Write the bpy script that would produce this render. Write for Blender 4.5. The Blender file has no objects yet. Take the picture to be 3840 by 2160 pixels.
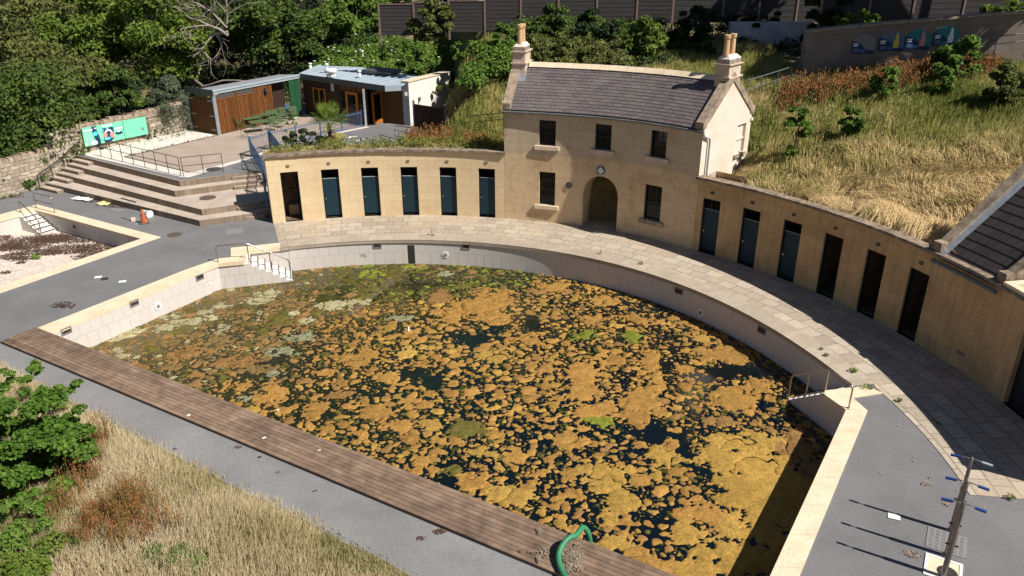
import bpy, math, random
import numpy as np
from mathutils import Vector, Matrix
from mathutils.geometry import tessellate_polygon
random.seed(7)
rng = np.random.default_rng(11)
SC = 1.3                       # layout units -> metres
sin, cos, pi, rad = math.sin, math.cos, math.pi, math.radians
scene = bpy.context.scene
COL = scene.collection
CX, CY, RW = -3.954, 14.213, 15.83      # centre and radius of the crescent wall
# ---------------------------------------------------------------- camera (calibrated from the door openings)
FPX, PITCH, ROLL, CAMH = 2937.81, 0.420987, -0.0023366, 10.2304
Fv = Vector((0, cos(PITCH), -sin(PITCH)))
_R, _U = Vector((1, 0, 0)), Vector((0, sin(PITCH), cos(PITCH)))
Rv = _R*cos(ROLL) + _U*sin(ROLL)
Uv = _U*cos(ROLL) - _R*sin(ROLL)
K = 3840/2576
def ray(u, v):
    return Fv + Rv*((u*K-1920)/FPX) - Uv*((v*K-1080)/FPX)
def at(u, v, z=0.0):           # point of the photograph (2576 wide) on the level z
    d = ray(u, v); t = (z-CAMH)/d.z
    return (d.x*t, d.y*t, z)
def atd(u, v, y):              # ... at the distance y
    d = ray(u, v); t = y/d.y
    return (d.x*t, y, CAMH+d.z*t)
def onpl(u, v, p, q):          # ... on the upright plane through p and q
    d = ray(u, v); nx, ny = -(q[1]-p[1]), q[0]-p[0]
    t = (p[0]*nx+p[1]*ny)/(d.x*nx+d.y*ny)
    return (d.x*t, d.y*t, CAMH+d.z*t)
# ---------------------------------------------------------------- materials
def mk(name):
    m = bpy.data.materials.new(name); m.use_nodes = True
    nt = m.node_tree; b = nt.nodes['Principled BSDF']
    return m, nt, b
def nn(nt, t, **kw):
    n = nt.nodes.new(t)
    for k, v in kw.items():
        if k in n.inputs: n.inputs[k].default_value = v
        else: setattr(n, k, v)
    return n
def lk(nt, a, b): nt.links.new(a, b)
def c4(c): return (c[0], c[1], c[2], 1)
def coord(nt, kind='Object', scale=None):
    t = nn(nt, 'ShaderNodeTexCoord'); o = t.outputs[kind]
    if scale:
        mp = nn(nt, 'ShaderNodeMapping'); mp.inputs['Scale'].default_value = scale
        lk(nt, o, mp.inputs['Vector']); o = mp.outputs[0]
    return o
def noise(nt, vec, scale, detail=5, rough=.6, dist=0.0):
    n = nn(nt, 'ShaderNodeTexNoise', Scale=scale, Detail=detail, Roughness=rough, Distortion=dist)
    lk(nt, vec, n.inputs['Vector']); return n.outputs['Fac']
def ramp(nt, fac, stops):
    r = nn(nt, 'ShaderNodeValToRGB'); e = r.color_ramp.elements
    while len(e) < len(stops): e.new(.5)
    for i, (p, c) in enumerate(stops):
        e[i].position = p; e[i].color = c4(c) if hasattr(c, '__len__') else (c, c, c, 1)
    lk(nt, fac, r.inputs[0]); return r.outputs[0]
def mix(nt, fac, a, b, mode='MIX'):
    n = nn(nt, 'ShaderNodeMix', data_type='RGBA', blend_type=mode)
    for s, v in ((n.inputs[0], fac), (n.inputs[6], a), (n.inputs[7], b)):
        if hasattr(v, 'is_linked') or hasattr(v, 'links'): lk(nt, v, s)
        elif hasattr(v, '__len__'): s.default_value = c4(v)
        else: s.default_value = v
    return n.outputs[2]
def bump(nt, b, h, strength=.3, dist=.02):
    n = nn(nt, 'ShaderNodeBump', Strength=strength, Distance=dist)
    lk(nt, h, n.inputs['Height']); lk(nt, n.outputs[0], b.inputs['Normal'])
def fin(b, rough=.85, spec=.25, metal=0):
    b.inputs['Roughness'].default_value = rough
    b.inputs['Specular IOR Level'].default_value = spec
    b.inputs['Metallic'].default_value = metal
def basic(name, a, b2=None, scale=4, rough=.85, spec=.25, metal=0, bmp=0, bscale=40, lo=.35, hi=.65, fine=None, isl=0, stretch=None, detail=6):
    m, nt, b = mk(name); v = coord(nt, 'Object', stretch)
    if b2 is None: b2 = [x*.8 for x in a]
    c = ramp(nt, noise(nt, v, scale, detail), [(lo, a), (hi, b2)])
    if fine:
        f = noise(nt, coord(nt), fine, 2)
        c = mix(nt, .55, c, ramp(nt, f, [(.3, .25), (.7, .75)]), 'OVERLAY')
    if isl:
        g = nn(nt, 'ShaderNodeNewGeometry')
        c = mix(nt, 1.0, c, ramp(nt, g.outputs['Random Per Island'], [(0, 1-isl), (1, 1.0)]), 'MULTIPLY')
    lk(nt, c, b.inputs['Base Color']); fin(b, rough, spec, metal)
    if bmp: bump(nt, b, noise(nt, v, bscale, 4), bmp)
    return m
def bricks(name, a, b2, mortar, bw, bh, ms=.012, rough=.85, spec=.2, off=.5, bmp=.25, dirt=None, dscale=.7, sm=.1, bias=0, fine=.25, squash=1.0, freq=2, streak=0, dlo=.45, dhi=.7):
    m, nt, b = mk(name); uv = coord(nt, 'UV')
    t = nn(nt, 'ShaderNodeTexBrick', Scale=1.0); t.offset = off; t.squash = squash; t.squash_frequency = freq
    for k, val in (('Color1', c4(a)), ('Color2', c4(b2)), ('Mortar', c4(mortar)), ('Mortar Size', ms), ('Mortar Smooth', sm), ('Bias', bias), ('Brick Width', bw), ('Row Height', bh)):
        t.inputs[k].default_value = val
    lk(nt, uv, t.inputs['Vector']); c = t.outputs['Color']
    o = coord(nt)
    c = mix(nt, fine, c, ramp(nt, noise(nt, o, 9, 8, .7), [(.3, .25), (.7, .78)]), 'OVERLAY')
    if dirt:
        c = mix(nt, ramp(nt, noise(nt, o, dscale, 6, .65), [(dlo, 0.0), (dhi, .8)]), c, dirt)
    if streak:
        s = noise(nt, coord(nt, 'Object', (3.2, 3.2, .25)), 2.0, 5)
        c = mix(nt, ramp(nt, s, [(.48, 0.0), (.72, streak)]), c, (.16, .12, .08))
    lk(nt, c, b.inputs['Base Color']); fin(b, rough, spec)
    if bmp:
        h = nn(nt, 'ShaderNodeMath', operation='MULTIPLY_ADD'); lk(nt, t.outputs['Fac'], h.inputs[0]); h.inputs[1].default_value = -1
        lk(nt, noise(nt, o, 30, 5), h.inputs[2]); bump(nt, b, h.outputs[0], bmp, .015)
    return m
def leafmat(name, stops, trans=.3, rough=.55, attr=None, upn=.5):
    m, nt, b = mk(name)
    g = nn(nt, 'ShaderNodeNewGeometry')
    f = g.outputs['Random Per Island']
    if attr:
        a = nn(nt, 'ShaderNodeAttribute', attribute_name=attr)
        mm = nn(nt, 'ShaderNodeMath', operation='MULTIPLY_ADD'); lk(nt, f, mm.inputs[0]); mm.inputs[1].default_value = .3
        lk(nt, a.outputs['Fac'], mm.inputs[2]); sb = nn(nt, 'ShaderNodeMath', operation='SUBTRACT'); lk(nt, mm.outputs[0], sb.inputs[0]); sb.inputs[1].default_value = .15
        f = sb.outputs[0]
    else:
        n2 = noise(nt, coord(nt), .55, 3)
        mm = nn(nt, 'ShaderNodeMath', operation='MULTIPLY_ADD'); lk(nt, f, mm.inputs[0]); mm.inputs[1].default_value = .55
        sb = nn(nt, 'ShaderNodeMath', operation='MULTIPLY_ADD'); lk(nt, n2, sb.inputs[0]); sb.inputs[1].default_value = .9; sb.inputs[2].default_value = -.22
        lk(nt, sb.outputs[0], mm.inputs[2]); f = mm.outputs[0]
    c = ramp(nt, f, stops)
    lk(nt, c, b.inputs['Base Color']); fin(b, rough, .14)
    ad = nn(nt, 'ShaderNodeVectorMath', operation='MULTIPLY_ADD'); lk(nt, g.outputs['Normal'], ad.inputs[0]); ad.inputs[1].default_value = (.55, .55, .55); ad.inputs[2].default_value = (.12, -.12, upn)
    no = nn(nt, 'ShaderNodeVectorMath', operation='NORMALIZE'); lk(nt, ad.outputs[0], no.inputs[0]); lk(nt, no.outputs[0], b.inputs['Normal'])
    tr = nn(nt, 'ShaderNodeBsdfTranslucent'); lk(nt, c, tr.inputs['Color'])
    mx = nn(nt, 'ShaderNodeMixShader'); mx.inputs[0].default_value = trans
    lk(nt, b.outputs[0], mx.inputs[1]); lk(nt, tr.outputs[0], mx.inputs[2])
    lk(nt, mx.outputs[0], nt.nodes['Material Output'].inputs[0]); return m
M = {}
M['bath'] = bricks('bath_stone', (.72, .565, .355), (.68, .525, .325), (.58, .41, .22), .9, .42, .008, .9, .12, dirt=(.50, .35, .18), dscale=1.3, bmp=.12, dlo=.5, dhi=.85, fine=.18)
M['bath_shade'] = bricks('shaded_weathered_bath_stone', (.60, .40, .205), (.53, .345, .175), (.42, .28, .15), 1.0, .45, .008, .9, .12, dirt=(.36, .23, .12), dscale=.9, bmp=.14, streak=.35, fine=.3, dlo=.45, dhi=.8)  # copy of the stone darkened in colour for the shaded wing; streaks are weathering
def cottage_mat():
    m, nt, b = mk('cottage_ashlar'); uv = coord(nt, 'UV')
    t = nn(nt, 'ShaderNodeTexBrick', Scale=1.0); t.offset = .43
    for k, val in (('Color1', c4((.68, .51, .32))), ('Color2', c4((.63, .465, .285))), ('Mortar', c4((.52, .38, .23))), ('Mortar Size', .007), ('Brick Width', .95), ('Row Height', .40)): t.inputs[k].default_value = val
    lk(nt, uv, t.inputs['Vector']); o = coord(nt)
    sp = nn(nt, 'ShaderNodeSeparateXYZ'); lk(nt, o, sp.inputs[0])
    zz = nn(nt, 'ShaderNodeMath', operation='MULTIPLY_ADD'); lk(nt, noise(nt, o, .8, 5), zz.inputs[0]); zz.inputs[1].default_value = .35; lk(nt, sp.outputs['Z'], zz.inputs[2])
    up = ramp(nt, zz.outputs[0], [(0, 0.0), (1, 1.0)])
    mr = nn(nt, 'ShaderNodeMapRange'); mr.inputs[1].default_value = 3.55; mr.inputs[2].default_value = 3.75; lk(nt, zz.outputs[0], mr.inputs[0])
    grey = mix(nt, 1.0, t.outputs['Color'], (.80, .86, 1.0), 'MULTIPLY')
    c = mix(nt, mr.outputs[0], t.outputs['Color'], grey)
    c = mix(nt, .28, c, ramp(nt, noise(nt, o, 7, 8, .7), [(.3, .25), (.7, .75)]), 'OVERLAY')
    c = mix(nt, ramp(nt, noise(nt, o, 1.1, 6, .65), [(.5, 0.0), (.8, .75)]), c, (.36, .22, .10))
    s = noise(nt, coord(nt, 'Object', (3, 3, .3)), 1.6, 5)
    c = mix(nt, ramp(nt, s, [(.56, 0.0), (.82, .38)]), c, (.30, .20, .12))
    lk(nt, c, b.inputs['Base Color']); fin(b, .9, .12)
    bump(nt, b, noise(nt, o, 25, 5), .12, .01); return m
M['cottage'] = cottage_mat()
M['gable'] = bricks('pale_gable_ashlar', (.72, .63, .54), (.70, .605, .51), (.60, .51, .41), .95, .4, .006, .9, .12, dirt=(.62, .47, .31), dscale=.8, bmp=.1, dlo=.5, dhi=.85, fine=.15)
M['coping'] = basic('limestone_coping', (.76, .63, .46), (.66, .53, .37), 1.6, .8, bmp=.15, bscale=30, fine=40)
M['coping_old'] = basic('lichen_coping', (.36, .27, .19), (.15, .12, .095), 3.5, .9, bmp=.4, bscale=25, fine=25, lo=.35, hi=.6)
M['verge'] = basic('weathered_verge_stone', (.42, .33, .24), (.20, .15, .11), 3, .9, bmp=.35, bscale=25, fine=30)
M['chim'] = basic('chimney_stone', (.62, .50, .40), (.50, .39, .30), 2.5, .9, bmp=.2, bscale=25, fine=30)
M['chim_dark'] = basic('sooty_chimney_stone', (.36, .29, .24), (.16, .13, .11), 4, .9, bmp=.2, bscale=25, fine=25)
M['pot'] = basic('buff_clay_pot', (.62, .40, .22), (.52, .33, .18), 5, .7, bmp=.05, fine=30)
M['flag'] = bricks('stone_flags', (.48, .41, .33), (.345, .29, .225), (.185, .15, .115), .82, .56, .018, .88, .15, off=.37, dirt=(.50, .39, .27), dscale=.35, bmp=.3, sm=.2, dlo=.48, dhi=.72, fine=.45)
M['kerb'] = bricks('pool_edge_flags', (.45, .38, .30), (.38, .315, .245), (.22, .18, .14), 1.5, 5, .012, .85, .15, bmp=.2, dirt=(.32, .26, .2), dscale=.9, dlo=.45, dhi=.7, fine=.35)
def tarmac(name, a, b2, st):
    m, nt, b = mk(name); o = coord(nt)
    c = ramp(nt, noise(nt, o, .45, 10, .68), [(.32, a), (.68, b2)])
    c = mix(nt, .5, c, ramp(nt, noise(nt, o, 14, 10, .8), [(.3, .3), (.7, .72)]), 'OVERLAY')
    c = mix(nt, .45, c, ramp(nt, noise(nt, o, 75, 3, .8), [(.32, .25), (.68, .75)]), 'OVERLAY')
    c = mix(nt, ramp(nt, noise(nt, o, .9, 7, .7), [(.60, 0.0), (.78, .55)]), c, st)
    lk(nt, c, b.inputs['Base Color']); fin(b, .93, .12); bump(nt, b, noise(nt, o, 70, 4, .7), .5, .02); return m
M['asphalt'] = tarmac('grey_tarmac', (.150, .148, .152), (.205, .202, .206), (.135, .118, .105))
M['path'] = tarmac('pale_tarmac_path', (.180, .177, .178), (.262, .258, .258), (.15, .136, .125))
M['tile'] = bricks('pool_wall_tile', (.62, .575, .535), (.60, .555, .515), (.40, .355, .32), .46, .62, .008, .5, .3, off=.5, dirt=(.60, .56, .52), dscale=.8, bmp=.05, fine=.1, dlo=.55, dhi=.8)
M['tile_dark'] = basic('dark_tile', (.035, .032, .03), (.05, .045, .042), 5, .5)
M['stair_white'] = basic('white_stair_tile', (.80, .77, .72), (.72, .68, .63), 4, .6)
M['board'] = basic('hardwood_deck', (.275, .190, .132), (.205, .138, .098), .9, .75, .2, isl=.30, fine=3)
M['slate'] = bricks('grey_slate', (.150, .125, .125), (.108, .088, .090), (.035, .03, .032), .42, .1222, .012, .62, .35, off=.5, bmp=.2, dirt=(.17, .15, .14), dscale=1.1, fine=.35, dlo=.45, dhi=.75)
M['slate_dark'] = bricks('dark_slate', (.058, .045, .045), (.042, .033, .034), (.012, .01, .01), .30, .2268, .010, .6, .35, bmp=.2, fine=.35)
M['lead'] = basic('lead_sheet', (.30, .32, .36), (.22, .24, .27), 6, .5, .4, .3)
M['gutter'] = basic('grey_cast_gutter', (.16, .165, .17), (.10, .105, .11), 6, .5, .4)
M['pipe'] = basic('pale_grey_downpipe', (.42, .43, .45), (.33, .34, .36), 6, .45, .4)
M['door'] = basic('petrol_blue_boards', (.010, .036, .055), (.008, .028, .043), 3, .55, .3, stretch=(9, 9, .6))
M['frame_dark'] = basic('dark_navy_frame', (.015, .020, .030), (.01, .013, .02), 3, .4, .4)
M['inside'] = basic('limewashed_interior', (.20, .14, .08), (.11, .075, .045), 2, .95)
M['brass'] = basic('worn_brass', (.55, .5, .38), (.4, .35, .25), 9, .35, .5, .8)
M['plate'] = basic('bronze_number_plate', (.22, .17, .13), (.15, .115, .09), 9, .6)
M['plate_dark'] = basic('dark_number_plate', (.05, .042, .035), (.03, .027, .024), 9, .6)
M['digit'] = basic('pale_numeral_paint', (.50, .46, .38), (.42, .38, .3), 9, .6)
def concrete():
    m, nt, b = mk('brown_cast_concrete'); o = coord(nt)
    c = ramp(nt, noise(nt, o, 1.1, 9), [(.35, (.52, .435, .365)), (.65, (.40, .33, .27))])
    c = mix(nt, .5, c, ramp(nt, noise(nt, o, 24, 4), [(.3, .25), (.7, .75)]), 'OVERLAY')
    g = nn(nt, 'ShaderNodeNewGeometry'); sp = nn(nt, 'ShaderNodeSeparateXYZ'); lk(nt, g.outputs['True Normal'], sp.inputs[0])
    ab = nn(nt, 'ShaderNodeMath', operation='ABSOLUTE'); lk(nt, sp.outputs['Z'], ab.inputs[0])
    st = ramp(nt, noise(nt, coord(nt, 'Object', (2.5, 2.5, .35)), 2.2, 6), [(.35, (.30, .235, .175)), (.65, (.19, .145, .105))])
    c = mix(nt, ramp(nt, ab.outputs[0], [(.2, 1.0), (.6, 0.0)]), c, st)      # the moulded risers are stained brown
    lk(nt, c, b.inputs['Base Color']); fin(b, .9, .12); bump(nt, b, noise(nt, o, 35, 4), .25); return m
M['concrete'] = concrete()
M['plaza'] = basic('buff_resin_paving', (.40, .325, .265), (.35, .28, .23), .8, .92, .15, bmp=.2, bscale=90, fine=90)
M['slab'] = bricks('white_stone_slabs', (.70, .65, .58), (.66, .61, .55), (.42, .37, .32), .9, .6, .014, .85, .15, bmp=.15, dirt=(.52, .45, .37), dscale=1.0, dlo=.52, dhi=.75)
M['rubble'] = None
M['slats'] = basic('orange_brown_cladding', (.270, .105, .032), (.17, .062, .018), 2.0, .7, .2, stretch=(6, 6, .7), isl=.35, fine=20)
M['slats_back'] = basic('shadow_gap_board', (.05, .022, .01), (.035, .015, .008), 3)
M['zinc'] = basic('standing_zinc', (.42, .50, .56), (.37, .44, .50), .7, .5, .4, .1)
M['zinc_old'] = bricks('grey_roof_tiles', (.34, .35, .39), (.29, .30, .33), (.16, .16, .18), .7, .28, .012, .6, .3, bmp=.2)
M['fascia'] = basic('blue_grey_fascia', (.36, .42, .46), (.33, .385, .42), 2, .5, .4)
M['fascia_dark'] = basic('dark_grey_fascia', (.085, .088, .092), (.07, .073, .077), 2, .5, .4)
M['cafewall'] = basic('dark_stained_cladding', (.050, .026, .017), (.034, .018, .012), 3, .7, stretch=(9, 9, .5))
M['cafebrown'] = basic('brown_cladding', (.15, .065, .022), (.105, .044, .015), 3, .7, stretch=(12, 12, .4))
M['orange'] = basic('orange_timber_frame', (.50, .17, .022), (.42, .135, .018), 6, .5)
M['green_panel'] = basic('dark_green_panel', (.02, .085, .035), (.016, .07, .028), 3, .5)
M['glass'] = None
M['render_white'] = basic('white_render', (.80, .77, .72), (.72, .68, .62), 1.1, .9, fine=12)
M['render_grey'] = basic('grey_white_render', (.50, .50, .53), (.40, .40, .43), 1.0, .9, fine=10)
M['olive_metal'] = basic('olive_green_metal', (.095, .145, .060), (.08, .125, .05), 6, .5, .35)
M['blue_metal'] = basic('blue_painted_steel', (.085, .155, .27), (.065, .125, .22), 6, .45, .4)
M['black_metal'] = basic('black_painted_steel', (.025, .024, .024), (.018, .017, .017), 6, .45, .4)
M['steel'] = basic('stainless_steel', (.50, .47, .44), (.42, .39, .36), 8, .28, .5, .9)
M['pole'] = basic('brown_grey_steel_pole', (.26, .225, .20), (.20, .17, .15), 8, .35, .5, .7)
M['blue_head'] = basic('blue_plastic', (.012, .055, .22), (.01, .045, .18), 6, .4, .4)
M['clear_head'] = basic('grey_clear_plastic', (.35, .38, .42), (.28, .3, .34), 6, .3, .5)
M['orange_pl'] = basic('faded_orange_plastic', (.50, .13, .05), (.38, .10, .04), 8, .6)
M['rubber'] = basic('grey_rubber_base', (.12, .11, .105), (.09, .085, .08), 8, .8)
M['white_pl'] = basic('white_plastic', (.78, .78, .76), (.70, .70, .68), 4, .5)
M['yellow_sheet'] = basic('pale_yellow_sheet', (.72, .62, .30), (.66, .56, .26), 5, .7)
M['iron'] = basic('iron_cover', (.11, .10, .095), (.075, .068, .064), 12, .7, .3, .3, bmp=.3, bscale=60)
M['iron_brown'] = basic('rusty_iron_cover', (.16, .125, .095), (.12, .095, .075), 12, .7, .3, .3, bmp=.3, bscale=60)
M['greycover'] = basic('grey_cover', (.24, .235, .235), (.20, .195, .195), 12, .8, bmp=.2, bscale=60)
M['hose'] = basic('green_ribbed_hose', (.045, .24, .115), (.035, .20, .095), 12, .5, .35)
M['paper'] = basic('white_paper', (.82, .82, .80), (.76, .75, .72), 8, .8)
M['bark'] = basic('brown_bark', (.10, .075, .05), (.055, .04, .028), 6, .95, bmp=.5, bscale=20)
M['deadwood'] = basic('grey_dead_wood', (.34, .29, .24), (.24, .2, .165), 6, .9)
M['soil'] = basic('dry_soil_slope', (.13, .115, .05), (.19, .155, .075), 1.2, .95, bmp=.5, bscale=12, fine=8)
M['soil_dark'] = basic('woodland_floor', (.030, .028, .014), (.05, .042, .02), 1.2, .95)
M['litter'] = basic('brown_leaf_litter', (.17, .095, .065), (.10, .058, .042), 6, .95, isl=.55)
M['debris'] = basic('dried_weed_debris', (.42, .34, .25), (.26, .2, .145), 7, .95, isl=.5)
M['fence'] = basic('weathered_fence_boards', (.055, .050, .050), (.036, .033, .034), 1.2, .9, stretch=(.5, .5, 14), bmp=.3, bscale=8, detail=8)
M['fence_post'] = basic('pinkish_fence_post', (.24, .165, .135), (.17, .12, .10), 4, .9)
M['gatewood'] = basic('brown_gate_boards', (.085, .05, .032), (.055, .032, .02), 2.5, .85, stretch=(9, 9, .7), isl=.3)
M['mint'] = basic('mint_green_board', (.19, .70, .42), (.18, .66, .40), 2, .5)
M['navy'] = basic('navy_print', (.012, .045, .115), (.01, .04, .10), 3, .5)
M['sky_print'] = basic('light_blue_print', (.12, .55, .72), (.11, .5, .66), 3, .5)
M['white_print'] = basic('white_print', (.78, .80, .78), (.72, .74, .72), 3, .5)
M['pink_print'] = basic('pink_print', (.70, .30, .24), (.62, .26, .2), 3, .5)
M['teal_print'] = basic('teal_print', (.03, .21, .22), (.025, .17, .18), 3, .5)
M['yellow_print'] = basic('yellow_print', (.65, .55, .08), (.6, .5, .07), 3, .5)
M['flower_w'] = basic('white_petals', (.8, .8, .78), (.75, .75, .7), 5, .8)
M['flower_y'] = basic('yellow_petals', (.75, .55, .02), (.7, .5, .02), 5, .8)
M['wallgrey'] = bricks('old_grey_blockwork', (.24, .195, .165), (.20, .165, .14), (.20, .16, .13), 1.1, .5, .012, .92, .1, dirt=(.14, .115, .10), dscale=.9, bmp=.25, dlo=.45, dhi=.7)
def rubble():
    m, nt, b = mk('rubble_limestone'); uv = coord(nt, 'UV')
    t = nn(nt, 'ShaderNodeTexBrick', Scale=1.0); t.offset = .41; t.squash = .6; t.squash_frequency = 3
    for k, val in (('Color1', c4((.52, .45, .35))), ('Color2', c4((.33, .275, .21))), ('Mortar', c4((.24, .195, .145))), ('Mortar Size', .022), ('Mortar Smooth', .5), ('Brick Width', .52), ('Row Height', .21)): t.inputs[k].default_value = val
    wv = nn(nt, 'ShaderNodeMapping'); lk(nt, uv, wv.inputs['Vector'])
    nz = nn(nt, 'ShaderNodeTexNoise', Scale=2.2, Detail=2.0); lk(nt, uv, nz.inputs['Vector'])
    add = nn(nt, 'ShaderNodeVectorMath', operation='MULTIPLY_ADD'); lk(nt, nz.outputs['Color'], add.inputs[0]); add.inputs[1].default_value = (.34, .26, 0); lk(nt, wv.outputs[0], add.inputs[2])
    lk(nt, add.outputs[0], t.inputs['Vector']); o = coord(nt)
    c = mix(nt, .5, t.outputs['Color'], ramp(nt, noise(nt, o, 6, 8, .7), [(.3, .2), (.7, .8)]), 'OVERLAY')
    c = mix(nt, ramp(nt, noise(nt, o, 1.2, 5), [(.45, 0.0), (.7, .85)]), c, (.21, .165, .13))
    lk(nt, c, b.inputs['Base Color']); fin(b, .95, .1)
    h = nn(nt, 'ShaderNodeMath', operation='MULTIPLY_ADD'); lk(nt, t.outputs['Fac'], h.inputs[0]); h.inputs[1].default_value = -1; lk(nt, noise(nt, o, 9, 5), h.inputs[2])
    bump(nt, b, h.outputs[0], .7, .04); return m
M['rubble'] = rubble()
def glass():
    m, nt, b = mk('dark_window_glass'); b.inputs['Base Color'].default_value = (.006, .008, .009, 1); fin(b, .05, .3); return m
M['glass'] = glass()
def water():
    m, nt, b = mk('murky_pool_water'); o = coord(nt)
    mp = nn(nt, 'ShaderNodeSeparateXYZ'); lk(nt, o, mp.inputs[0])
    # depth of the basin: shallow (floor showing) to the west, deep and dark to the east
    s = nn(nt, 'ShaderNodeMath', operation='MULTIPLY_ADD'); lk(nt, mp.outputs['Y'], s.inputs[0]); s.inputs[1].default_value = .42
    ng = nn(nt, 'ShaderNodeMath', operation='MULTIPLY'); lk(nt, mp.outputs['X'], ng.inputs[0]); ng.inputs[1].default_value = -1; lk(nt, ng.outputs[0], s.inputs[2])
    s2 = nn(nt, 'ShaderNodeMath', operation='MULTIPLY_ADD'); lk(nt, noise(nt, o, .3, 4), s2.inputs[0]); s2.inputs[1].default_value = 5; lk(nt, s.outputs[0], s2.inputs[2])
    mr = nn(nt, 'ShaderNodeMapRange'); mr.inputs[1].default_value = 11.5; mr.inputs[2].default_value = 28; lk(nt, s2.outputs[0], mr.inputs[0])
    c = ramp(nt, mr.outputs[0], [(0, (.0035, .0075, .010)), (.25, (.008, .015, .009)), (.5, (.016, .018, .006)), (.72, (.038, .034, .011)), (1, (.085, .070, .028))])
    c = mix(nt, .4, c, ramp(nt, noise(nt, o, 2.5, 6), [(.35, .2), (.65, .7)]), 'OVERLAY')
    lk(nt, c, b.inputs['Base Color']); fin(b, .08, .4)
    bump(nt, b, noise(nt, o, 3, 2), .04, .01); return m
M['water'] = water()
def algae():
    m, nt, b = mk('floating_algae'); o = coord(nt)
    a = nn(nt, 'ShaderNodeAttribute', attribute_name='tone')
    c = mix(nt, .60, a.outputs['Color'], ramp(nt, noise(nt, o, 4.5, 8, .75), [(.28, .18), (.72, .82)]), 'OVERLAY')
    c = mix(nt, .75, c, ramp(nt, noise(nt, o, 22, 6, .85), [(.34, .15), (.66, .85)]), 'OVERLAY')
    sp = noise(nt, o, 1.6, 7, .7)
    c = mix(nt, ramp(nt, sp, [(.58, 0.0), (.78, .6)]), c, (.13, .075, .02))
    lk(nt, c, b.inputs['Base Color']); fin(b, .9, .12)
    bump(nt, b, noise(nt, o, 22, 6, .75), .75, .03); return m
M['algae'] = algae()
M['floor_dry'] = basic('stained_pool_floor', (.66, .57, .49), (.55, .46, .39), 1.0, .85, bmp=.05, fine=6, stretch=(1, 2.2, 1))
# foliage
M['leaf_bright'] = leafmat('bright_green_leaves', [(.1, (.040, .072, .012)), (.5, (.115, .175, .024)), (.95, (.24, .29, .055))])
M['leaf_mid'] = leafmat('mid_green_leaves', [(.1, (0.026, 0.052, 0.014)), (.5, (0.070, 0.116, 0.023)), (.95, (0.160, 0.196, 0.043))])
M['leaf_olive'] = leafmat('olive_green_leaves', [(.1, (0.042, 0.059, 0.017)), (.5, (0.119, 0.140, 0.036)), (.95, (0.231, 0.231, 0.070))])
M['leaf_dark'] = leafmat('dark_green_leaves', [(.1, (0.009, 0.019, 0.008)), (.5, (0.023, 0.044, 0.014)), (.95, (0.052, 0.081, 0.023))], .2)
M['leaf_wood_shade'] = leafmat('shade_dark_woodland_leaves', [(.1, (.004, .008, .003)), (.5, (.009, .017, .006)), (.95, (.020, .034, .010))], .15)  # near-black leaf colour stands in for the shade inside the wood
M['leaf_lush'] = leafmat('lush_bramble_leaves', [(.1, (.045, .095, .014)), (.5, (.11, .195, .028)), (.95, (.22, .30, .065))])
M['leaf_grey'] = leafmat('grey_green_buddleia_leaves', [(.1, (0.052, 0.075, 0.034)), (.5, (0.117, 0.143, 0.078)), (.95, (0.260, 0.260, 0.208))])
M['leaf_hazel'] = leafmat('glossy_round_leaves', [(.1, (.030, .075, .010)), (.5, (.085, .170, .022)), (.95, (.19, .29, .055))], .35, .5)
M['palm'] = leafmat('palm_fronds', [(.1, (.05, .10, .012)), (.5, (.11, .17, .02)), (.95, (.26, .28, .05))], .25)
M['palm_dry'] = leafmat('yellow_palm_fronds', [(.1, (.20, .16, .03)), (.5, (.35, .29, .06)), (.95, (.5, .42, .12))], .25)
M['grass'] = leafmat('meadow_grass', [(0, (.15, .175, .035)), (.3, (.33, .335, .085)), (.5, (.46, .40, .15)), (.72, (.60, .46, .225)), (1, (.74, .58, .34))], .42, .8, 'tint', .9)
M['straw'] = leafmat('dry_straw_grass', [(0, (.20, .21, .065)), (.3, (.40, .335, .165)), (.6, (.58, .475, .29)), (1, (.72, .61, .43))], .42, .7, 'tint', .75)
M['dock'] = leafmat('rust_red_dock', [(0, (.10, .10, .025)), (.3, (.18, .125, .04)), (.6, (.26, .100, .038)), (1, (.38, .150, .065))], .2, .85, 'tint')
M['leaf_meadow'] = leafmat('meadow_weed_leaves', [(.1, (.07, .10, .018)), (.5, (.17, .20, .04)), (.95, (.32, .32, .085))], .35, .7)
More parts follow.
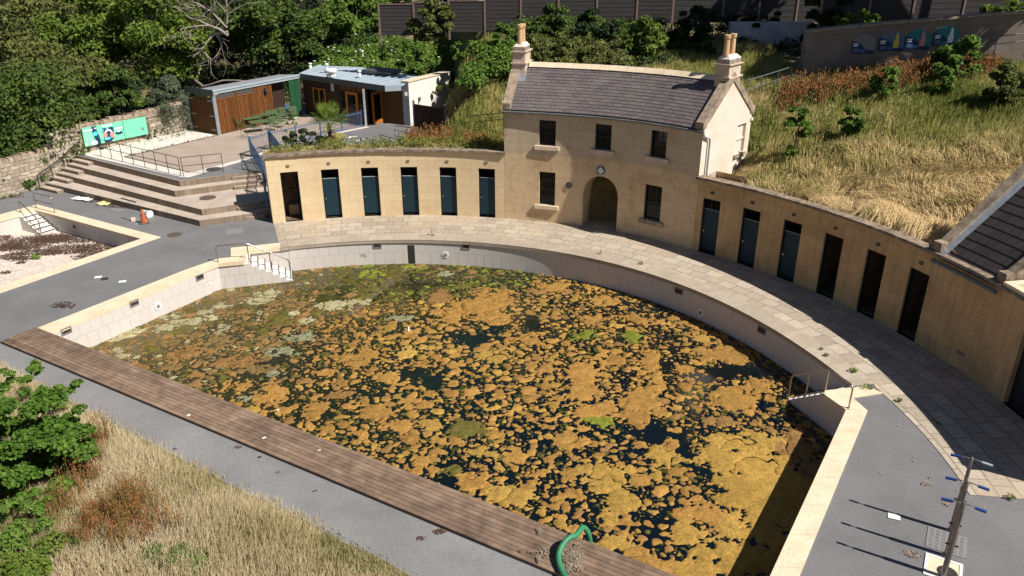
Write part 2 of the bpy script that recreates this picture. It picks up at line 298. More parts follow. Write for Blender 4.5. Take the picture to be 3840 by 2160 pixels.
# ---------------------------------------------------------------- mesh helpers
def origin(o):
    v = Vector((0, 0, 0))
    while o is not None: v += o.location; o = o.parent
    return v
class MB:
    def __init__(s): s.v = []; s.f = []; s.sm = []
    def face(s, pts, sm=False):
        i = len(s.v); s.v += [tuple(p) for p in pts]; s.f.append(tuple(range(i, i+len(pts)))); s.sm.append(sm); return s
    def mesh(s, v, f, sm=False):
        i = len(s.v); s.v += [tuple(p) for p in v]; s.f += [tuple(k+i for k in q) for q in f]; s.sm += [sm]*len(f); return s
    def hexa(s, p):      # 8 points: bottom ring then top ring
        return s.mesh(p, [(3, 2, 1, 0), (4, 5, 6, 7), (0, 1, 5, 4), (1, 2, 6, 5), (2, 3, 7, 6), (3, 0, 4, 7)])
    def box(s, c, d, rz=0.0):
        x, y, z = d[0]/2, d[1]/2, d[2]/2; cs, sn = cos(rz), sin(rz)
        return s.hexa([(c[0]+a*cs-b*sn, c[1]+a*sn+b*cs, c[2]+e) for e in (-z, z) for a, b in ((-x, -y), (x, -y), (x, y), (-x, y))])
    def bar(s, p, q, w, h):
        p, q = Vector(p), Vector(q); d = (q-p).normalized(); up = Vector((0, 0, 1))
        if abs(d.z) > .95: up = Vector((0, 1, 0))
        a = d.cross(up).normalized()*(w/2); b = a.cross(d).normalized()*(h/2)
        return s.hexa([p-a-b, p+a-b, p+a+b, p-a+b, q-a-b, q+a-b, q+a+b, q-a+b])
    def tube(s, pts, r, n=6):
        pts = [Vector(p) for p in pts]; rs = r if hasattr(r, '__len__') else [r]*len(pts); V = []; F = []
        a = None
        for i, p in enumerate(pts):
            d = (pts[min(i+1, len(pts)-1)]-pts[max(i-1, 0)]).normalized()
            if a is None: a = d.cross(Vector((0, 0, 1)) if abs(d.z) < .9 else Vector((1, 0, 0))).normalized()
            else: a = (a-d*a.dot(d)).normalized()
            b = d.cross(a)
            V += [p+(a*cos(2*pi*k/n)+b*sin(2*pi*k/n))*rs[i] for k in range(n)]
        for i in range(len(pts)-1):
            for k in range(n): F.append((i*n+k, i*n+(k+1) % n, (i+1)*n+(k+1) % n, (i+1)*n+k))
        s.mesh(V, F, True); L = len(pts)-1
        s.face(V[:n][::-1]); s.face(V[L*n:]); return s
    def lathe(s, prof, c=(0, 0, 0), n=12):
        V = [(c[0]+r*cos(2*pi*k/n), c[1]+r*sin(2*pi*k/n), c[2]+z) for r, z in prof for k in range(n)]
        F = [(i*n+k, i*n+(k+1) % n, (i+1)*n+(k+1) % n, (i+1)*n+k) for i in range(len(prof)-1) for k in range(n)]
        s.mesh(V, F, True)
        if prof[0][0] > 0: s.face(V[:n][::-1])
        if prof[-1][0] > 0: s.face(V[-n:])
        return s
    def poly(s, loop, z, holes=(), flip=False):
        ls = [[Vector((p[0], p[1], 0)) for p in L] for L in (loop, *holes)]
        flat = [p for L in ls for p in L]
        return s.mesh([(p.x, p.y, z) for p in flat], tessellate_polygon(ls))
    def prism(s, loop, z0, z1, bottom=False):
        n = len(loop); s.poly(loop, z1)
        if bottom: s.poly(loop, z0)
        for i in range(n):
            a, b = loop[i], loop[(i+1) % n]; s.face([(a[0], a[1], z0), (b[0], b[1], z0), (b[0], b[1], z1), (a[0], a[1], z1)])
        return s
    def wallpath(s, pts, z0, z1):
        for a, b in zip(pts, pts[1:]): s.face([(a[0], a[1], z0), (b[0], b[1], z0), (b[0], b[1], z1), (a[0], a[1], z1)])
        return s
    def disc(s, c, r, nrm, th=.02, n=16, e=1.0):       # short upright disc facing nrm (horizontal)
        nx, ny = nrm[0], nrm[1]; t = Vector((-ny, nx, 0)); u = Vector((0, 0, 1)); N = Vector((nx, ny, 0)); c = Vector(c)
        A = [c+t*(r*cos(2*pi*k/n))+u*(r*e*sin(2*pi*k/n)) for k in range(n)]; B = [p+N*th for p in A]
        s.mesh(A+B, [(k, (k+1) % n, n+(k+1) % n, n+k) for k in range(n)]); s.face(B); return s
    def build(s, name, m, parent=None, uv='auto', loc=None):
        me = bpy.data.meshes.new(name)
        org = origin(parent)/SC if parent is not None else Vector(loc or (0, 0, 0))
        V = np.array(s.v, dtype=np.float64).reshape(-1, 3)
        me.from_pydata(((V-np.array(org))*SC).tolist(), [], s.f)
        me.polygons.foreach_set('use_smooth', s.sm)
        me.materials.append(M[m] if isinstance(m, str) else m)
        if uv: add_uv(me, V, uv)
        o = bpy.data.objects.new(name, me); COL.objects.link(o)
        if parent is not None: o.parent = parent
        elif loc: o.location = Vector(loc)*SC
        return o
def add_uv(me, V, mode):
    zoff = 0.0
    if not isinstance(mode, str): mode, zoff = mode
    L = me.uv_layers.new(name='UVMap'); li = np.empty(len(me.loops), dtype=np.int32); me.loops.foreach_get('vertex_index', li)
    P = V[li]; pn = np.empty(len(me.polygons)*3); me.polygons.foreach_get('normal', pn); pn = pn.reshape(-1, 3)
    lt = np.empty(len(me.polygons), dtype=np.int32); me.polygons.foreach_get('loop_total', lt); N = np.repeat(pn, lt, axis=0)
    if mode == 'arc':
        th = np.arctan2(P[:, 1]-CY, P[:, 0]-CX); r = np.hypot(P[:, 0]-CX, P[:, 1]-CY)
        u = th*RW; v = np.where(np.abs(N[:, 2]) > .95, r, P[:, 2]-zoff*(np.abs(N[:, 2]) > .2))
    else:
        h = np.hypot(N[:, 0], N[:, 1]); flat = h < .15
        tx = np.where(flat, 1, -N[:, 1]/np.maximum(h, 1e-6)); ty = np.where(flat, 0, N[:, 0]/np.maximum(h, 1e-6))
        neg = (tx < -1e-3) | ((np.abs(tx) <= 1e-3) & (ty < 0)); tx = np.where(neg, -tx, tx); ty = np.where(neg, -ty, ty)
        u = P[:, 0]*tx+P[:, 1]*ty; sx, sy = -ty, tx
        sl = P[:, 0]*sx+P[:, 1]*sy
        v = np.where(flat, P[:, 1], np.where(np.abs(N[:, 2]) < .2, P[:, 2], np.sign(sl)*np.hypot(sl, P[:, 2])))
    uvs = np.stack([u*SC, v*SC], 1).astype(np.float32).ravel(); L.data.foreach_set('uv', uvs)
def tag(o, label=None, cat=None, group=None, kind=None):
    if label: o['label'] = label
    if cat: o['category'] = cat
    if group: o['group'] = group
    if kind: o['kind'] = kind
    return o
def thing(name, label, cat, loc=(0, 0, 0), group=None):
    o = bpy.data.objects.new(name, None); COL.objects.link(o); o.location = Vector(loc)*SC; o.empty_display_size = .2
    return tag(o, label, cat, group)
def struct(name, mb, m, uv='auto', label=None):
    o = mb.build(name, m, None, uv); o['kind'] = 'structure'
    tag(o, label, name.replace('_', ' ')) if label else None
    return o
def dup(root, loc, rz, label, parts=True):
    r = root.copy(); COL.objects.link(r); r.location = Vector(loc)*SC; r.rotation_euler = (0, 0, rz); r['label'] = label
    for ch in root.children:
        c = ch.copy(); COL.objects.link(c); c.parent = r
        for g in ch.children:
            d = g.copy(); COL.objects.link(d); d.parent = c
    return r
def np_mesh(name, V, quads=None, tris=None, m=None, parent=None, attrs=None, smooth=False, org=None):
    """big meshes: V (n,3) in layout units, quads (k,4), tris (k,3)"""
    me = bpy.data.meshes.new(name)
    if org is None: org = np.array(origin(parent)/SC) if parent is not None else np.zeros(3)
    V = (np.asarray(V, dtype=np.float64)-org)*SC
    parts = []; tot = []
    for f, k in ((quads, 4), (tris, 3)):
        if f is not None and len(f): parts.append(np.asarray(f, dtype=np.int32).ravel()); tot.append(np.full(len(f), k, dtype=np.int32))
    li = np.concatenate(parts); lt = np.concatenate(tot); ls = np.concatenate([[0], np.cumsum(lt)[:-1]]).astype(np.int32)
    me.vertices.add(len(V)); me.vertices.foreach_set('co', V.astype(np.float32).ravel())
    me.loops.add(len(li)); me.loops.foreach_set('vertex_index', li)
    me.polygons.add(len(lt)); me.polygons.foreach_set('loop_start', ls); me.polygons.foreach_set('loop_total', lt)
    me.polygons.foreach_set('use_smooth', np.full(len(lt), smooth))
    me.update(calc_edges=True)
    for nm, typ, arr in (attrs or ()):
        a = me.attributes.new(nm, typ, 'POINT')
        a.data.foreach_set('color' if typ == 'FLOAT_COLOR' else 'value', np.asarray(arr, dtype=np.float32).ravel())
    me.materials.append(M[m] if isinstance(m, str) else m)
    o = bpy.data.objects.new(name, me); COL.objects.link(o)
    if parent is not None: o.parent = parent
    else: o.location = Vector(org)*SC
    return o
def text(s, size, m, parent, mat4, name='lettering', ext=.004):
    cu = bpy.data.curves.new(name, 'FONT'); cu.body = s; cu.size = size*SC; cu.align_x = 'CENTER'; cu.align_y = 'CENTER'; cu.extrude = ext
    cu.materials.append(M[m]); o = bpy.data.objects.new(name, cu); COL.objects.link(o)
    mt = mat4.copy(); mt.translation = (mt.translation-origin(parent)/SC)*SC
    bpy.context.view_layer.update(); me = bpy.data.meshes.new_from_object(o.evaluated_get(bpy.context.evaluated_depsgraph_get()))
    bpy.data.objects.remove(o); o = bpy.data.objects.new(name, me); COL.objects.link(o)
    o.parent = parent; o.matrix_basis = mt; return o
def facing(p, nrm):            # text matrix at p on an upright surface whose outward normal is nrm
    n = Vector((nrm[0], nrm[1], 0)).normalized(); up = Vector((0, 0, 1)); x = up.cross(n)
    mt = Matrix((x, up, n)).transposed().to_4x4(); mt.translation = Vector(p); return mt
# crescent coordinates: angle th (degrees), d outward from the wall face, z
def sst(a, b, x):
    t = min(1, max(0, (x-a)/(b-a))); return t*t*(3-2*t)
def bulge(th): return .15*(sst(49, 59, th)-sst(60.5, 76.5, th)) if 49 < th < 76.5 else 0.0
def P(th, d, z, R=None):
    a = rad(th); r = (RW+bulge(th) if R is None else R)+d
    return (CX+r*cos(a), CY+r*sin(a), z)
def inward(th): a = rad(th); return (-cos(a), -sin(a))
def frange(a, b, step):
    n = max(1, int(round(abs(b-a)/step))); return [a+(b-a)*i/n for i in range(n+1)]
def col_wall(mb, pos, brk, zb, zt, holes, depth, step):
    """upright wall made of columns; pos(s,d,z); zb, zt functions of s; holes (s0,s1,z0,top(s) or value)"""
    H = [(a, b, z0, (t if callable(t) else (lambda s, t=t: t))) for a, b, z0, t in holes]
    ks = sorted(set(round(k, 5) for k in list(brk)+[h[0] for h in H]+[h[1] for h in H])); cols = []
    for a, b in zip(ks, ks[1:]):
        inside = [h for h in H if h[0]-1e-4 <= a and b <= h[1]+1e-4 and h[3](h[0]+1e-3) != h[3]((h[0]+h[1])/2)]
        f = frange(a, b, step/6 if inside else step); cols += list(zip(f, f[1:]))
    for a, b in cols:
        m_ = (a+b)/2; la, lb = zb(a), zb(b)
        for h in sorted([h for h in H if h[0] < m_ < h[1]], key=lambda h: h[2]):
            if h[2] > la+1e-4: mb.face([pos(a, 0, la), pos(b, 0, lb), pos(b, 0, h[2]), pos(a, 0, h[2])]); mb.face([pos(a, 0, h[2]), pos(b, 0, h[2]), pos(b, depth, h[2]), pos(a, depth, h[2])])
            la, lb = h[3](a), h[3](b)
            mb.face([pos(a, 0, la), pos(b, 0, lb), pos(b, depth, lb), pos(a, depth, la)])
        mb.face([pos(a, 0, la), pos(b, 0, lb), pos(b, 0, zt(b)), pos(a, 0, zt(a))])
    for h in H:
        for s in (h[0], h[1]):
            mb.face([pos(s, 0, h[2]), pos(s, depth, h[2]), pos(s, depth, h[3](s)), pos(s, 0, h[3](s))])
def arcstrip(mb, t0, t1, d0, z0, d1, z1, step=1.0, R=None, sm=False):
    f = frange(t0, t1, step)
    for a, b in zip(f, f[1:]): mb.face([P(a, d0, z0, R), P(b, d0, z0, R), P(b, d1, z1, R), P(a, d1, z1, R)], sm)
def arcbox(mb, t0, t1, d0, d1, z0, z1, step=1.0, R=None):
    arcstrip(mb, t0, t1, d0, z1, d1, z1, step, R); arcstrip(mb, t0, t1, d0, z0, d1, z0, step, R)
    arcstrip(mb, t0, t1, d0, z0, d0, z1, step, R); arcstrip(mb, t0, t1, d1, z0, d1, z1, step, R)
    for t in (t0, t1): mb.face([P(t, d0, z0, R), P(t, d1, z0, R), P(t, d1, z1, R), P(t, d0, z1, R)])
# ---------------------------------------------------------------- the basin outline
def Rin(th): return 12.72+.28*sst(15, 60, th)
def IN(th, d=0, z=0): a = rad(th); r = Rin(th)+d; return (CX+r*cos(a), CY+r*sin(a), z)
ZW = -.96
bwd = Vector((.8636, -.5042, 0)); bwn = Vector((.5042, .8636, 0)); BW0 = Vector((-13.64, 20.03, 0))   # boardwalk axis and its pool side
def BWp(t, n, z=0): p = BW0+bwd*t+bwn*n; return (p.x, p.y, z)
W_in = [(-13.155, 19.747), (-10.117, 24.959)]
stepW_end, stepW_wall = (-7.79, 25.63), (-8.10, 26.55)
E_corner, E_step_end = (7.919, 15.726), (7.26, 17.66)
E_bot = (4.046, 9.70)
curve = [IN(t)[:2] for t in frange(108.6, 17.6, 1.5)]
notchW = [W_in[1], (-9.27, 25.18), (-9.60, 26.12), stepW_wall]
notchE = [(8.42, 16.80), (7.70, 16.52), E_corner]
outline = [W_in[0], W_in[1], stepW_end, stepW_wall]+curve+[E_step_end, E_corner, E_bot]
rim = [W_in[0]]+notchW+curve+[IN(15, 0)[:2], IN(12.5, 0)[:2]]+notchE+[E_bot]
# ================================================================= GROUND
def inpoly(x, y, L):
    r = False; n = len(L); j = n-1
    for i in range(n):
        xi, yi = L[i]; xj, yj = L[j]
        if (yi > y) != (yj > y) and x < (xj-xi)*(y-yi)/(yj-yi)+xi: r = not r
        j = i
    return r
wall_line = [(-30, 24.5), (-22.6, 31.6), (-21.25, 33.95), (-20.3, 36.0), (-16.95, 41.2), (-15.0, 44.2), (-12.4, 48.2)]
def wall_x(y):
    for (x0, y0), (x1, y1) in zip(wall_line, wall_line[1:]):
        if y0 <= y <= y1: return x0+(x1-x0)*(y-y0)/(y1-y0)
    return wall_line[0][0] if y < wall_line[0][1] else wall_line[-1][0]+(y-wall_line[-1][1])*.6
def hill(x, y):
    r = math.hypot(x-CX, y-CY); d = max(0, r-16.6)
    th = math.degrees(math.atan2(y-CY, x-CX)); b = 1.5+.95*(1-sst(39, 45, th))*sst(-8, 2, th)
    h = b+(5.75-b)*(1-math.exp(-max(0, d-.6-.8*(b > 2))/6.3))+max(0, d-17)*.13
    s = 1-sst(-.5, 4, x)
    return h*(1-s)+(.95+max(0, y-32.3)*.385)*s
def terrain(x, y):
    r = math.hypot(x-CX, y-CY)
    lf = 1-sst(-4.4, -1.2, x)          # 1 on the cafe side
    z = hill(x, y)
    zl = .8+max(0, y-47)*.42*sst(-16, -10, x)*sst(46.5, 50, y)
    zl = min(zl, 4.2)
    z = z*(1-lf)+zl*lf
    if x < wall_x(y)-.2 and y > 24: z = max(.7, zl) if y > 34 else .3+.4*sst(24, 34, y)
    if y > 74: z = max(z, 4+(y-74)*.3)
    if y < 12 or (x < -15 and y < 24) or y < 20 and x > 14: z = -.06 if not (x > 14 and y > 14) else -.06+(z+.06)*sst(14, 20, y)
    return z
def low(x, y):
    r = math.hypot(x-CX, y-CY)
    if r < 16.7 and y > 8: return True
    if 8 < y < 33.4 and -22.4 < x < -4: return True
    if 30 < y < 48 and x > wall_x(y)-.1 and x < -2.0 and (x < -5.2 or y < 31.5): return True
    if -26 < x < 13.2 and 8 < y < 24: return True
    return False
def gz(x, y): return terrain(x, y)
gx = np.unique(np.concatenate([np.arange(-140, -40, 10), np.arange(-40, 36, .8), np.arange(36, 140, 8)]))
gy = np.unique(np.concatenate([np.arange(-60, 4, 8), np.arange(4, 62, .8), np.arange(62, 180, 8)]))
V = []
for y in gy:
    for x in gx: V.append((x, y, -3.0 if low(x, y) else terrain(x, y)))
nx = len(gx); Q = [(j*nx+i, j*nx+i+1, (j+1)*nx+i+1, (j+1)*nx+i) for j in range(len(gy)-1) for i in range(nx-1)]
o = np_mesh('hillside_ground', V, Q, None, 'soil', smooth=True); o['kind'] = 'structure'
# toddler pool outline
TO = [(-13.143, 27.54), (-19.798, 31.42), (-20.75, 30.08), (-15.95, 22.9)]
TO = [(-13.143, 27.54), (-19.95, 31.50), (-24.4, 24.1), (-17.6, 20.15)]        # extended past the frame, same edges
TI = [(-13.76, 27.36), (-19.66, 30.82), (-23.65, 24.35), (-17.75, 20.85)]
apron = [(-30, 4), (16, 4), (16, 36), (-21.0, 36), (-30, 30)]
mb = MB().poly(apron, 0, [rim, TI])
struct('tarmac_deck', mb, 'asphalt', label='grey tarmac deck round both pools')
# lower path between the boardwalk and the bank
mb = MB(); mb.face([BWp(-2.5, -1.02, .004), BWp(-2.5, -4.5, .004), BWp(24, -4.5, .004), BWp(24, -1.02, .004)])
struct('path', mb, 'path', label='pale tarmac path below the boardwalk')
# crescent of stone flags
mb = MB()
f = frange(109.9, -6.9, 1.5)
for a, b in zip(f, f[1:]):
    ra = lambda t: (Rin(t)+.62 if t > 11.5 else 13.22)
    A, B = rad(a), rad(b)
    p = [(CX+r*cos(t), CY+r*sin(t), .012) for r, t in ((ra(a), A), (ra(b), B), (RW+.35, B), (RW+.35, A))]
    mb.face(p)
mb.face([P(-6.9, -2.61, .012), P(-6.9, .35, .012), (17, 12.0, .012), (17, 11.55, .012), (10.2, 12.49, .012)])
struct('pavement', mb, 'flag', 'arc', label='curved stone flag pavement in front of the cubicles')
# ================================================================= MAIN POOL
pool = thing('swimming_pool', 'large crescent swimming pool with grey tiled sides and algae covered water', 'swimming pool', (-3, 18, ZW))
mb = MB(); mb.wallpath(rim+[rim[0]], -2.4, 0); mb.build('tiled_side', 'tile', pool)
mb = MB(); mb.poly(outline, -2.4); mb.build('basin_floor', 'tile', pool)
cop = MB()
def slab(loop, z1=.03, z0=-.11): cop.prism(loop, z0, z1, True)
# west coping, step platform, east coping: slabs with a 4 cm nosing over the tiles
slab([(-13.64, 20.035), (-10.98, 24.389), (-10.56, 24.19), (-13.155, 19.73)])
slab([(-10.976, 24.395), (-10.267, 25.347), (-9.851, 25.507), (-9.275, 25.175), (-9.29, 25.13), (-10.10, 24.91), (-10.552, 24.20)])
slab([(-9.849, 25.51), (-10.151, 26.398), (-9.62, 26.54), (-9.272, 25.18)])
slab([(-9.615, 26.54), (-8.517, 26.89), (-8.36, 26.42), (-9.50, 26.07)])
cop.build('limestone_coping', 'coping', pool); cop = MB()
slab([(7.875, 15.73), (8.378, 15.671), (8.252, 16.238), (7.62, 16.40)])
slab([(8.25, 16.243), (9.066, 16.45), (8.789, 16.812), (8.45, 16.70), (7.70, 16.57), (7.62, 16.405)])
e = Vector((-.5407, -.8412, 0)); q0 = Vector((7.88, 15.70, 0)); q1 = Vector((8.378, 15.671, 0))
for k in range(8):
    a, b = k*1.0, k*1.0+.992
    p = [q0+e*a, q0+e*b, q1+e*b, q1+e*a]; slab([(v.x, v.y) for v in p])
cop.build('limestone_coping', 'coping', pool)
mb = MB()
f = frange(109.9, 11.6, 1.0)
for a, b in zip(f, f[1:]):
    pa, pb = IN(a, -.04), IN(b, -.04); qa, qb = IN(a, .62), IN(b, .62)
    mb.face([(*pa[:2], .03), (*pb[:2], .03), (*qb[:2], .018), (*qa[:2], .018)])
    mb.face([(*pa[:2], -.10), (*pb[:2], -.10), (*pb[:2], .03), (*pa[:2], .03)]); pa2, pb2 = IN(a, .02), IN(b, .02)
    mb.face([(*pa[:2], -.10), (*pb[:2], -.10), (*pb2[:2], -.10), (*pa2[:2], -.10)])
mb.build('curved_edge_stones', 'kerb', pool, 'arc')
def pool_steps(name, a, b, c, d, n, ztop, zend):
    """a,b top edge ends; c,d bottom edge ends (ground plan)"""
    a, b, c, d = (Vector((*p, 0)) for p in (a, b, c, d)); st = MB(); tr = MB(); ed = MB()
    for k in range(n):
        t0, t1 = k/n, (k+1)/n; z = ztop+(zend-ztop)*k/(n-1)
        p = [a.lerp(c, t0), b.lerp(d, t0), b.lerp(d, t1), a.lerp(c, t1)]
        st.prism([(v.x, v.y) for v in p], -1.6, z)
        u = (c-a).normalized()*.02; w = (b-a).normalized()*.04
        q = [p[0]+w, p[1]-w, p[2]-w-u*1.5, p[3]+w-u*1.5]
        tr.prism([(v.x, v.y) for v in q], z, z+.006)
        ed.prism([(v.x, v.y) for v in (p[3]-u*1.4, p[2]-u*1.4, p[2]+u*.3, p[3]+u*.3)], z-.02, z+.004, True)
    s = st.build(name, 'tile', pool); tr.build('tread', 'stair_white', s); ed.build('nosing', 'tile_dark', s)
pool_steps('steps', (-9.28, 25.18), (-9.58, 26.12), (-7.80, 25.64), (-8.06, 26.52), 7, -.11, -.90)
pool_steps('steps', (7.70, 16.52), (8.42, 16.80), (7.27, 17.68), (7.98, 18.02), 7, -.11, -.90)
def wallspot(kind, p, nrm):
    n = Vector((nrm[0], nrm[1], 0)).normalized(); t = Vector((-n.y, n.x, 0)); p = Vector(p)
    if kind == 'skim':
        m_ = MB(); w, h = .16, .10
        for (a0, a1, b0, b1) in ((-w, w, h-.03, h), (-w, w, -h, -h+.03), (-w, -w+.035, -h+.03, h-.03), (w-.035, w, -h+.03, h-.03)):
            m_.hexa([p+t*a+Vector((0, 0, z))+n*k for z in (b0, b1) for a, k in ((a0, 0), (a1, 0), (a1, .025), (a0, .025))])
        s = m_.build('skimmer_frame', 'greycover', pool)
        MB().hexa([p+t*a+Vector((0, 0, z))+n*k for z in (-h+.02, h-.02) for a, k in ((-w+.02, 0), (w-.02, 0), (w-.02, .006), (-w+.02, .006))]).build('skimmer_mouth', 'tile_dark', s)
    elif kind == 'light':
        s = MB().disc(p, .13, n, .02, 20).build('underwater_light', 'white_pl', pool); MB().disc(p+n*.021, .06, n, .012, 16).build('lens', 'greycover', s)
    elif kind == 'cap':
        MB().disc(p, .055, n, .015, 12).build('inlet_cap', 'white_pl', pool)
wn = (.864, -.5036)
for u, v, z in ((166, 832, -.28), (337, 762, -.28), (502, 697, -.28)): wallspot('skim', onpl(u, v, *W_in), wn)
wallspot('light', onpl(397, 770, *W_in), wn); wallspot('cap', onpl(530, 713, *W_in), wn)
def oncurve(u, v):
    for z in np.linspace(0, -1, 201):
        p = at(u, v, z); r = math.hypot(p[0]-CX, p[1]-CY); th = math.degrees(math.atan2(p[1]-CY, p[0]-CX))
        if r >= Rin(th): return IN(th, 0, z), inward(th), th
    return None
for k, u, v in (('skim', 949, 618), ('skim', 1172, 620), ('light', 1121, 641), ('skim', 1708, 732), ('light', 1763, 786), ('skim', 1917, 831)):
    r = oncurve(u, v)
    if r: wallspot(k, r[0], r[1])
r = oncurve(1035, 638); n = r[1]; t = Vector((-n[1], n[0], 0)); c = Vector(r[0])
MB().hexa([Vector((c.x, c.y, 0))+t*a+Vector((n[0], n[1], 0))*k+Vector((0, 0, z)) for z in (-.93, -.20) for a, k in ((-.13, 0), (.13, 0), (.13, .008), (-.13, .008))]).build('lane_marker', 'tile_dark', pool)
# water and lane line
mb = MB().poly(outline, ZW); struct('water', mb, 'water', label='murky dark water of the main pool')
mb = MB()
a, b = Vector(at(1036, 664, 0)), Vector(at(885, 786, 0))
a, b = Vector(at(1036, 664, ZW)), Vector(at(880, 792, ZW)); d = (b-a).normalized(); s = Vector((-d.y, d.x, 0))*.14
mb.face([a+s+Vector((0, 0, .003)), a-s+Vector((0, 0, .003)), b-s+Vector((0, 0, .003)), b+s+Vector((0, 0, .003))])
mb.build('lane_line', 'iron_brown', pool)
